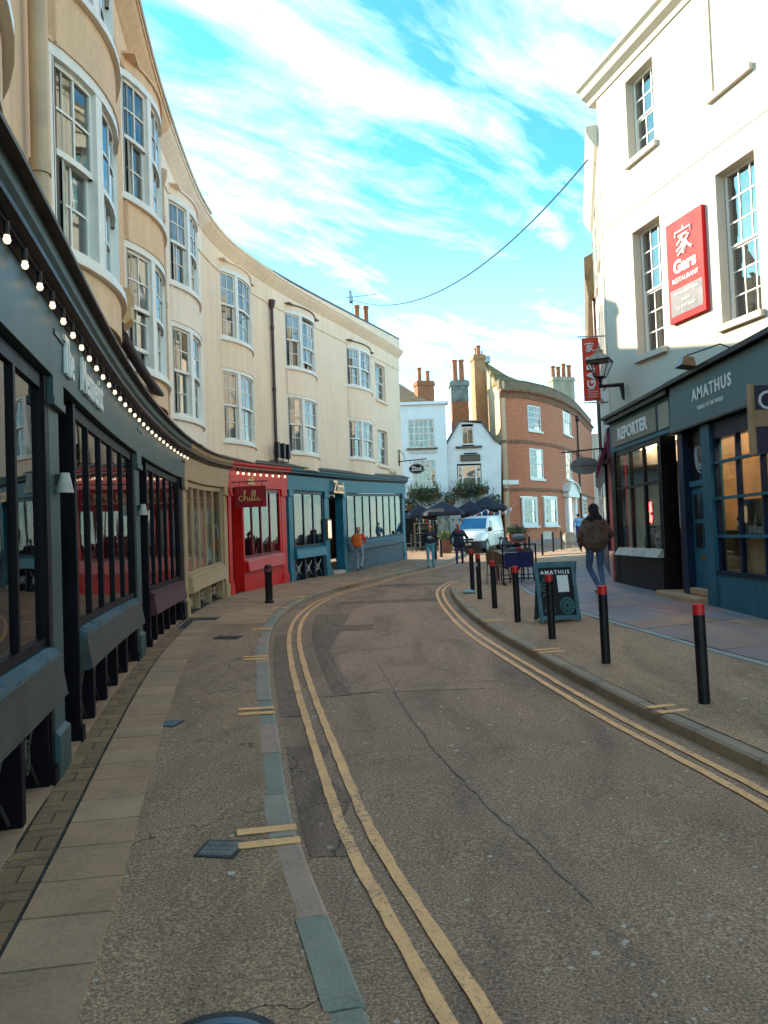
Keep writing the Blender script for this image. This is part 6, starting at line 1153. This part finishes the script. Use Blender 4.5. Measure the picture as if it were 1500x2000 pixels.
# planters
p = gp(1012, 1086, .14); z = pavR(p.x, p.y); t = thing('raised_planter', 'reddish raised trough planter on dark legs full of bushy plants', 'planter', (p.x, p.y, z))
q = MB(); q.hexa([(p.x - .36, p.y - .22, z + .62), (p.x + .36, p.y - .22, z + .62), (p.x + .36, p.y + .22, z + .62), (p.x - .36, p.y + .22, z + .62), (p.x - .43, p.y - .26, z + 1.0), (p.x + .43, p.y - .26, z + 1.0), (p.x + .43, p.y + .26, z + 1.0), (p.x - .43, p.y + .26, z + 1.0)]); ob('trough', q, mat('rust_trough', (.24, .07, .035), .7, .2, 6.), t)
for a in (-.33, .33):
    for b in (-.18, .18): q = MB(); q.box(p.x + a - .03, p.x + a + .03, p.y + b - .03, p.y + b + .03, z, z + .62); ob('leg', q, BLKM, t)
q = MB(); leaves(q, (p.x, p.y, z + 1.15), 300, (.46, .3, .25), .13, random.Random(9)); ob('foliage', q, LEAF, t)
p = gp(870, 1080, .1); z = pavL(p.x, p.y); t = thing('wooden_planter', 'square reddish wooden planter with leafy plants on the pub pavement', 'planter', (p.x, p.y, z))
for i in range(4): q = MB(); q.box(p.x - .3, p.x + .3, p.y - .3, p.y + .3, z + .03 + i * .165, z + .19 + i * .165); ob('plank', q, WOOD, t)
q = MB(); leaves(q, (p.x, p.y, z + .85), 240, (.36, .3, .3), .14, random.Random(10)); ob('foliage', q, LEAFL, t)
# ------------------------------------------------------------------ parked scooter
sx_, sy_ = 4.25, 26.0; sz_ = pavR(sx_, sy_); t = thing('scooter', 'parked scooter with a grey top box and red tail light', 'scooter', (sx_, sy_, sz_)); M = Matrix.Translation((sx_, sy_, sz_)) @ Matrix.Rotation(R(8), 4, 'Z'); gm = mat('scooter_grey', (.10, .115, .125), .4, .15, 5.)
for yy in (-.55, .65):
    Mw = M @ Matrix.Translation((0, yy, .25)) @ Matrix.Rotation(R(90), 4, 'Y'); q = MB(); q.lathe([(.13, -.05), (.23, -.06), (.25, -.03), (.25, .03), (.23, .06), (.13, .05)], (0, 0, 0), 20, 0, Mw); wh = ob('wheel', q, BLKM, t, True); q = MB(); q.lathe([(.03, -.055), (.13, -.045), (.13, .045), (.03, .055)], (0, 0, 0), 14, 0, Mw); ob('rim', q, STEEL, wh)
q = MB(); q.loft([[tuple(M @ Vector((a * w_, y_, z_ + b * h_))) for a, b in ((-1, -.7), (-.6, -1), (.6, -1), (1, -.7), (1, .6), (.6, 1), (-.6, 1), (-1, .6))] for y_, z_, w_, h_ in ((-.8, .68, .10, .08), (-.6, .62, .19, .17), (-.2, .55, .2, .2), (.1, .35, .18, .10), (.4, .36, .17, .10), (.55, .65, .19, .32), (.68, .75, .12, .30))]); ob('body', q, gm, t, True)
q = MB(); q.loft([[tuple(M @ Vector((a * w_, y_, z_ + b * .06))) for a, b in ((-1, -1), (1, -1), (1, .4), (.6, 1), (-.6, 1), (-1, .4))] for y_, z_, w_ in ((-.65, .84, .13), (-.3, .82, .15), (.1, .78, .13))]); ob('seat', q, BLK, t, True)
q = MB(); q.ell((0, 0, 0), .24, .2, .14, 16, 8, 0); ob('top_box', q.xf(M @ Matrix.Translation((0, -.85, 1.07))), mat('top_box_grey', (.17, .19, .195), .45, .1, 5.), t, 'all')
q = MB(); q.ell((0, -.87, .72), .10, .04, .06, 12, 6); ob('tail_light', q.xf(M), mat('tail_red', (.55, .02, .03), .25, .1, 5.), t, 'all'); q = MB(); q.box(-.09, .09, -.86, -.85, .50, .62); ob('number_plate', q.xf(M), mat('plate_pink', (.6, .35, .38), .5, .1, 20.), t)
q = MB(); q.tube([M @ Vector((0, .62, .9)), M @ Vector((0, .5, 1.08)), ], .03, 6); q.tube([M @ Vector((-.33, .42, 1.08)), M @ Vector((0, .5, 1.06)), M @ Vector((.33, .42, 1.08))], .016, 6); ob('handlebar', q, BLKM, t)
# ------------------------------------------------------------------ van
vp = gp(948, 1079); a_ = R(24); ax = Vector((math.sin(a_), math.cos(a_), 0)); lat = Vector((ax.y, -ax.x, 0))      # ax: nose to tail, lat: to the side that shows
origin = vp - ax * .80 - lat * .74; vz = g(origin.y + 1.6) - .03
VM = Matrix(((lat.x, ax.x, 0, origin.x), (lat.y, ax.y, 0, origin.y), (0, 0, 1, vz), (0, 0, 0, 1)))                  # local: x side, y back from the nose, z up
slope = (g(origin.y + 4) - g(origin.y)) / 4
VM = VM @ Matrix.Rotation(math.atan(slope * .9), 4, 'X')
VW = mat('van_white', (.84, .80, .74), .25, .03, 2., coat=.5); VB = mat('van_black_plastic', (.012, .012, .014), .55, .2, 8.); VG = mat('van_glass', (.10, .22, .30), .06, .1, 2., metal=.75)
van = thing('delivery_van', 'small white panel van parked by the pub planters', 'van', (origin.x, origin.y + 1, vz))
ST = [(0.02, .34, .72, .60), (.12, .26, .86, .76), (.45, .24, 1.0, .84), (.85, .24, 1.12, .85), (1.05, .24, 1.22, .85), (1.45, .24, 1.58, .85), (1.72, .24, 1.78, .85), (2.1, .24, 1.85, .85), (3.2, .24, 1.87, .85), (4.1, .24, 1.86, .84), (4.34, .26, 1.80, .82), (4.4, .32, 1.70, .78)]
def vsec(y, z0, z1, w): bl = min(1.02, z0 + (z1 - z0) * .62); tw = w - max(0, (z1 - bl)) * .13; return [(-w + .06, y, z0), (w - .06, y, z0), (w, y, z0 + .1), (w, y, bl), (tw + .01, y, z1 - .10), (tw - .08, y, z1 - .01), (0, y, z1 + .015), (-tw + .08, y, z1 - .01), (-tw - .01, y, z1 - .10), (-w, y, bl), (-w, y, z0 + .1)]
q = MB(); q.loft([vsec(*s_) for s_ in ST]); ob('body', q.xf(VM), VW, van, True)
def vq(name, pts, m, th=.012, par=van):
    q = MB(); P = [Vector(p) for p in pts]; n = (P[1] - P[0]).cross(P[2] - P[0]).normalized() * th; k = len(P); q.add([p - n for p in P] + [p + n for p in P], [tuple(range(k - 1, -1, -1)), tuple(range(k, 2 * k))] + [(i, (i + 1) % k, k + (i + 1) % k, k + i) for i in range(k)]); return ob(name, q.xf(VM), m, par)
vq('windscreen', [(-.76, 1.03, 1.215), (.76, 1.03, 1.215), (.64, 1.66, 1.755), (-.64, 1.66, 1.755)], VG, .02)
for s_ in (-1, 1):
    d = vq('door', [(s_ * .853, 1.1, .32), (s_ * .853, 2.2, .32), (s_ * .853, 2.2, 1.0), (s_ * .853, 1.15, 1.0)], VW, .004); vq('door_handle', [(s_ * .862, 1.98, .95), (s_ * .862, 2.14, .95), (s_ * .862, 2.14, .99), (s_ * .862, 1.98, .99)], VB, .012, d)
    vq('side_window', [(s_ * .853, 1.22, 1.06), (s_ * .853, 2.12, 1.04), (s_ * .778, 2.1, 1.6), (s_ * .778, 1.72, 1.6)], mat('van_side_glass', (.03, .025, .02), .06, .1, 2.), .012)
    vq('headlight', [(s_ * .76, .16, .70), (s_ * .40, .06, .68), (s_ * .44, .13, .82), (s_ * .78, .50, .96)], mat('headlight_glass', (.55, .58, .6), .12, .1, 12.), .012)
    q = MB(); q.box(s_ * .87 - .02 if s_ > 0 else s_ * .87 - .16, s_ * .87 + .16 if s_ > 0 else s_ * .87 + .02, 1.12, 1.24, 1.05, 1.27); ob('wing_mirror', q.xf(VM), VB, van, bevel=.02)
    vq('side_rail', [(s_ * .857, 2.3, .98), (s_ * .857, 4.2, .98), (s_ * .857, 4.2, 1.01), (s_ * .857, 2.3, 1.01)], VB, .006)
    for yy in (.82, 3.55):
        Mw = VM @ Matrix.Translation((s_ * .76, yy, .31)) @ Matrix.Rotation(R(90), 4, 'Y'); q = MB(); q.lathe([(.36, -.115), (.365, -.11), (.365, .11), (.36, .115)], (0, 0, 0), 20, 0, Mw); ob('wheel_arch', q, VB, van); q = MB(); q.lathe([(.19, -.12), (.30, -.125), (.31, -.09), (.31, .09), (.30, .125), (.19, .12)], (0, 0, 0), 22, 0, Mw); wl = ob('wheel', q, VB, van, True); q = MB(); q.lathe([(.02, -.128), (.19, -.121), (.19, .121), (.02, .128)], (0, 0, 0), 16, 0, Mw); ob('hub_cap', q, STEEL, wl)
q = MB(); q.loft([[(-w_, y_, .22), (w_, y_, .22), (w_ + .02, y_, .40), (w_, y_, .60), (-w_, y_, .60), (-w_ - .02, y_, .40)] for y_, w_ in ((-.07, .5), (.0, .70), (.18, .83), (.45, .865))]); ob('bumper', q.xf(VM), VB, van, True); q = MB(); q.box(-.36, .36, -.015, .1, .66, .74); ob('grille', q.xf(VM), VB, van); q = MB(); q.box(-.26, .26, -.09, -.07, .42, .52); ob('number_plate', q.xf(VM), mat('plate_white', (.6, .6, .58), .5, .1, 20.), van)
q = MB(); q.ell((0, .06, .84), .09, .02, .06, 12, 6); ob('bonnet_badge', q.xf(VM), STEEL, van, 'all')
# ------------------------------------------------------------------ people
SKIN = mat('skin', (.50, .25, .16), .55, .08, 12.); SKINR = mat('ruddy_skin', (.55, .20, .12), .55, .1, 12.)
def limb(q, a, b, r0, r1, n=10, fl=1.):
    a, b = Vector(a), Vector(b); d = (b - a); L = d.length or 1e-6; d = d / L; u = d.cross(Vector((0, 1, 0)) if abs(d.y) < .9 else Vector((1, 0, 0))).normalized(); v = u.cross(d); rings = []
    for t_, rr in ((-.98, .2), (-.7, .72), (0, 1)): rings.append((a + d * r0 * t_, r0 * rr))
    for t_, rr in ((0, 1), (.7, .72), (.98, .2)): rings.append((b + d * r1 * t_, r1 * rr))
    q.loft([[tuple(c_ + u * r_ * math.cos(6.2832 * k / n) + v * r_ * fl * math.sin(6.2832 * k / n)) for k in range(n)] for c_, r_ in rings])
def person(label, loc, yaw, H, caps, ells, mats, extra=None, vox=.013):
    """caps: (p0, p1, r0, r1, material key); ells: (centre, rx, ry, rz, key); local +Y is forward; one voxel-remeshed skin"""
    S = H / 1.75; q = MB()
    for p0, p1, r0, r1, k in caps: limb(q, p0, p1, r0, r1)
    for c_, rx, ry, rz, k in ells: q.ell(c_, rx, ry, rz, 14, 10)
    me = bpy.data.meshes.new('tmp'); me.from_pydata(q.v, [], q.f); o = bpy.data.objects.new('tmp', me); COL.objects.link(o)
    b = bmesh.new(); b.from_mesh(me); bmesh.ops.recalc_face_normals(b, faces=b.faces); b.to_mesh(me); b.free()
    md = o.modifiers.new('r', 'REMESH'); md.mode = 'VOXEL'; md.voxel_size = vox; sm = o.modifiers.new('s', 'SMOOTH'); sm.iterations = 3; sm.factor = .5
    dg = bpy.context.evaluated_depsgraph_get(); dg.update(); ev = o.evaluated_get(dg); em = ev.to_mesh(); vs = [v.co.copy() for v in em.vertices]; fs = [tuple(p.vertices) for p in em.polygons]; ev.to_mesh_clear(); bpy.data.objects.remove(o); bpy.data.meshes.remove(me)
    keys = list(dict.fromkeys([c_[4] for c_ in caps] + [e[4] for e in ells])); mi = []
    CP = [(Vector(c_[0]), Vector(c_[1]), c_[2], c_[3], keys.index(c_[4])) for c_ in caps]; EL = [(Vector(e[0]), e[1], e[2], e[3], keys.index(e[4])) for e in ells]
    for f in fs:
        c_ = sum((vs[i] for i in f), Vector()) / len(f); best = (9, 0)
        for a, b_, r0, r1, k in CP:
            d = b_ - a; L2 = d.length_squared or 1e-9; t_ = min(1, max(0, (c_ - a).dot(d) / L2)); D = (c_ - a - d * t_).length - (r0 + (r1 - r0) * t_)
            if D < best[0]: best = (D, k)
        for a, rx, ry, rz, k in EL:
            e = c_ - a; D = (math.sqrt((e.x / rx) ** 2 + (e.y / ry) ** 2 + (e.z / rz) ** 2) - 1) * min(rx, ry, rz)
            if D < best[0]: best = (D, k)
        mi.append(best[1])
    M = Matrix.Translation(loc) @ Matrix.Rotation(yaw, 4, 'Z') @ Matrix.Scale(S, 4); mb = MB(); mb.v = [tuple(M @ v) for v in vs]; mb.f = fs; mb.mi = mi
    t = thing('person', label, 'person', loc); ob('body', mb, [mats[k] for k in keys], t, 'all')
    if extra: extra(t, M)
    return t
def hand(p, d, side, k='skin'):
    p, d = Vector(p), Vector(d).normalized(); s_ = Vector((0, 1, 0)); out = [(p, p + d * .07, .024, .028, k)]; e = p + d * .08
    for i in range(4): o_ = s_ * (i - 1.5) * .019; L_ = (.06, .07, .065, .05)[i]; out += [(e + o_, e + o_ + d * L_ * .55 + Vector((-side * .006, 0, 0)), .0095, .009, k), (e + o_ + d * L_ * .55 + Vector((-side * .006, 0, 0)), e + o_ + d * L_ + Vector((-side * .024, 0, 0)), .009, .0075, k)]
    return out + [(p + d * .03 + s_ * .022, p + d * .075 + s_ * .05 + Vector((-side * .02, 0, 0)), .011, .009, k)]
def base(legs, arms, shirt, trou, shoe, sleeve, skin='skin', lean=(0, 0), bulk=1., waist=1.):
    """legs/arms: ((hip|shoulder) fixed; knee, ankle, toe) / (elbow, wrist) for left (-x) and right (+x)"""
    lx, ly = lean; C = []; sh = Vector((lx, ly, 1.43))
    C += [((-.07, 0, .95), (.07, 0, .95), .135, .135, trou), ((-.05 + lx * .5, ly * .5, 1.12), (.05 + lx * .5, ly * .5, 1.12), .125 * waist, .125 * waist, shirt), ((-.09 + lx, ly, 1.32), (.09 + lx, ly, 1.32), .13 * bulk, .13 * bulk, shirt), ((-.05 + lx * .3, ly * .3, 1.02), (.05 + lx * .3, ly * .3, 1.02), .135 * waist, .135 * waist, shirt), ((-.15 + lx, ly, 1.41), (.15 + lx, ly, 1.41), .068 * bulk, .068 * bulk, shirt), ((lx, ly, 1.42), (lx * 1.1, ly * 1.15 + .01, 1.55), .06, .055, skin)]
    for s_, (kn, an, to) in zip((-1, 1), legs): C += [((s_ * .095, 0, .92), kn, .095, .06, trou), (kn, an, .062, .045, trou), (an, Vector(an) + Vector((0, 0, .02)), .05, .05, trou), (Vector(an) + Vector((0, -.05, -.045)), to, .042, .034, shoe)]
    for s_, (el, wr) in zip((-1, 1), arms): C += [((s_ * .185 + lx, ly, 1.40), el, .058 * bulk, .046 * bulk, shirt), (el, wr, .045 * bulk, .034 * bulk, sleeve)] + hand(wr, Vector(wr) - Vector(el), s_, skin)
    return C
def head(lx, ly, hair, skin='skin', cap=True, beard=None):
    c_ = Vector((lx * 1.15, ly * 1.25 + .02, 1.635)); E = [(c_, .076, .094, .112, skin), (c_ + Vector((0, .03, -.05)), .055, .06, .06, skin), (c_ + Vector((0, .098, -.015)), .012, .018, .02, skin), (c_ + Vector((.078, 0, -.01)), .012, .02, .03, skin), (c_ + Vector((-.078, 0, -.01)), .012, .02, .03, skin), (c_ + Vector((0, .086, -.062)), .022, .01, .007, 'lip'), (c_ + Vector((.03, .084, .012)), .012, .01, .007, 'eye'), (c_ + Vector((-.03, .084, .012)), .012, .01, .007, 'eye')]
    if cap: E += [(c_ + Vector((0, -.022, .028)), .085, .09, .10, hair)]
    return E
EYE = mat('eye_dark', (.03, .02, .02), .4); LIP = mat('lip', (.35, .10, .09), .5)
FUR = mat('brown_fur', (.13, .072, .045), .95, .55, 9., .9, fine=70.); KN = mat('black_knit', (.012, .008, .012), .9, .2, 20.); JN = mat('blue_denim', (.075, .115, .20), .85, .2, 10.); JL = mat('pale_denim', (.13, .34, .42), .85, .2, 10.); JD = mat('dark_denim', (.025, .035, .10), .85, .2, 10.); JG = mat('grey_denim', (.30, .34, .42), .85, .15, 10.)
# walker in a fur jacket, seen from behind
lo_ = Vector((4.25, 15.6, 0)); lo_.z = pavR(lo_.x, lo_.y) + .012
caps = base((((-.10, .10, .52), (.03, -.06, .12), (.03, .12, .04)), ((.10, .02, .50), (.06, -.20, .16), (.04, -.06, .055))), (((-.32, -.04, 1.14), (-.25, .12, .94)), ((.34, -.04, 1.16), (.25, .12, .97))), 'fur', 'jean', 'shoe', 'fur', bulk=1.25, waist=1.2)
caps += [((-.10, -.02, 1.02), (-.13, -.02, 1.36), .17, .13, 'fur'), ((.10, -.02, 1.02), (.13, -.02, 1.36), .17, .13, 'fur'), ((0, -.03, 1.0), (0, -.03, 1.4), .18, .13, 'fur'), ((-.10, -.05, 1.46), (.06, -.05, 1.49), .095, .09, 'knit'), ((0, -.05, 1.50), (0, -.04, 1.6), .11, .10, 'knit')]
person('walker in a brown fur jacket and black knitted hat seen from behind', lo_, R(6), 1.80, caps, head(0, 0, 'knit') + [(Vector((0, -.01, 1.67)), .105, .115, .115, 'knit'), (Vector((0, -.03, 1.58)), .095, .10, .11, 'knit')], {'fur': FUR, 'jean': JN, 'shoe': mat('tan_shoe', (.30, .20, .12), .6, .3, 15.), 'knit': KN, 'skin': SKIN, 'eye': EYE, 'lip': LIP})
# person with an orange rucksack
lo_ = Vector((-1.0, 28.7, 0)); lo_.z = pavL(lo_.x, lo_.y) + .01
caps = base((((-.08, .10, .50), (-.05, -.03, .11), (-.06, .12, .04)), ((.10, .20, .55), (.10, -.04, .20), (.11, .10, .09))), (((-.26, .02, 1.15), (-.22, .16, .93)), ((.27, .06, 1.15), (.22, .27, 1.10))), 'top', 'jean', 'shoe', 'skin', lean=(0, .05))
def pack(t, M):
    q = MB(); q.loft([[(a * w_, -.13 - d_ * (1 - abs(a) * .35) if bk else -.08, z_) for a, bk in ((-1, 0), (-1, 1), (-.5, 1), (.5, 1), (1, 1), (1, 0))] for w_, d_, z_ in ((.10, .05, .95), (.16, .14, 1.0), (.17, .15, 1.25), (.15, .11, 1.40), (.08, .04, 1.46))]); r_ = ob('rucksack', q.xf(M), mat('orange_rucksack', (.75, .13, .01), .6, .08, 6.), t, True); r_['label'] = 'bright orange rucksack'
person('person in a red T-shirt with an orange rucksack walking past the blue shopfront', lo_, R(-14), 1.66, caps, head(0, .06, 'hair') + [(Vector((0, .03, 1.62)), .085, .075, .10, 'hair')], {'top': mat('red_tee', (.62, .03, .02), .8, .1, 8.), 'jean': JG, 'shoe': BLK, 'skin': SKIN, 'hair': mat('blond_hair', (.42, .27, .12), .7, .3, 20.), 'eye': EYE, 'lip': LIP}, pack)
# man in pale jeans, walking this way
lo_ = Vector((1.81, 31.0, g(31.) + .008)); caps = base((((-.10, .06, .50), (-.10, .02, .10), (-.11, .16, .04)), ((.10, .10, .50), (.09, .20, .10), (.09, .34, .045))), (((-.30, -.02, 1.15), (-.31, .08, .90)), ((.30, .0, 1.15), (.31, -.06, .91))), 'jacket', 'jean', 'shoe', 'jacket', bulk=1.1, waist=1.05)
caps += [((-.04, .10, 1.34), (.04, .10, 1.34), .065, .065, 'tee'), ((-.05, .09, 1.1), (.05, .09, 1.1), .07, .07, 'tee'), ((-.05, .10, 1.22), (.05, .10, 1.22), .066, .066, 'print')]
person('man in an open dark jacket, printed T-shirt and pale jeans walking in the road', lo_, R(176), 1.77, caps, head(0, 0, 'hair', 'skin', False) + [(Vector((0, -.03, 1.66)), .08, .08, .085, 'hair')], {'jacket': mat('dark_jacket', (.018, .016, .028), .8, .2, 8.), 'tee': mat('black_tee', (.03, .035, .045), .8, .2, 8.), 'print': mat('tee_print', (.28, .33, .34), .8, .9, 30.), 'jean': JL, 'shoe': mat('dark_shoe', (.05, .02, .03), .6), 'skin': SKINR, 'hair': mat('cropped_hair', (.34, .15, .09), .6, .2, 20.), 'eye': EYE, 'lip': LIP})
lo_ = Vector((3.02, 31.5, g(31.5) + .008)); caps = base((((-.11, .05, .50), (-.13, -.02, .10), (-.14, .12, .04)), ((.11, .09, .50), (.13, .16, .10), (.14, .30, .045))), (((-.34, .0, 1.15), (-.33, .08, .91)), ((.34, .02, 1.15), (.33, .12, .93))), 'coat', 'jean', 'shoe', 'coat', bulk=1.25, waist=1.3)
caps += [((-.12, 0, .90), (.12, 0, .90), .155, .15, 'coat'), ((-.03, .08, 1.45), (.03, .08, 1.45), .06, .055, 'scarf'), ((0, .12, 1.38), (0, .13, 1.30), .04, .03, 'scarf')]
person('person in a dark navy coat and red scarf walking in the road', lo_, R(182), 1.75, caps, head(0, 0, 'hair'), {'coat': mat('navy_coat', (.014, .018, .045), .75, .2, 6.), 'scarf': mat('red_scarf', (.40, .03, .04), .8, .2, 12.), 'jean': JD, 'shoe': mat('white_trainer', (.6, .57, .55), .6, .1, 9.), 'skin': SKINR, 'hair': mat('grey_hair', (.22, .17, .14), .7, .3, 20.), 'eye': EYE, 'lip': LIP})
p = at(1131, 1050, 47.); lo_ = Vector((p.x, 47., g(47.) + .01)); caps = base((((-.10, .05, .50), (-.10, .0, .10), (-.10, .14, .04)), ((.10, .05, .50), (.10, .04, .10), (.10, .18, .04))), (((-.30, .0, 1.15), (-.28, .1, .91)), ((.30, .0, 1.15), (.28, .1, .91))), 'shirt', 'jean', 'shoe', 'shirt', bulk=1.15)
person('distant person in a light blue shirt near the pedimented white doorway', lo_, R(10), 1.74, caps, head(0, 0, 'hair'), {'shirt': mat('light_blue_shirt', (.16, .36, .60), .8, .1, 8.), 'jean': JD, 'shoe': BLK, 'skin': SKIN, 'hair': KN, 'eye': EYE, 'lip': LIP}, vox=.018)
# ------------------------------------------------------------------ cable over the street
p0 = at(1148, 312, 18.7); p1 = at(684, 584, 31.2); sag = 1.45; q = MB(); q.tube([p0 + (p1 - p0) * (i / 40) - Vector((0, 0, 4 * sag * (i / 40) * (1 - i / 40))) for i in range(41)], .022, 6)
tag(ob('overhead_cable', q, mat('cable_blue', (.03, .09, .16), .6, .1, 3.), None), 'blue cable slung across the street from the white corner to the far parapet', 'cable')
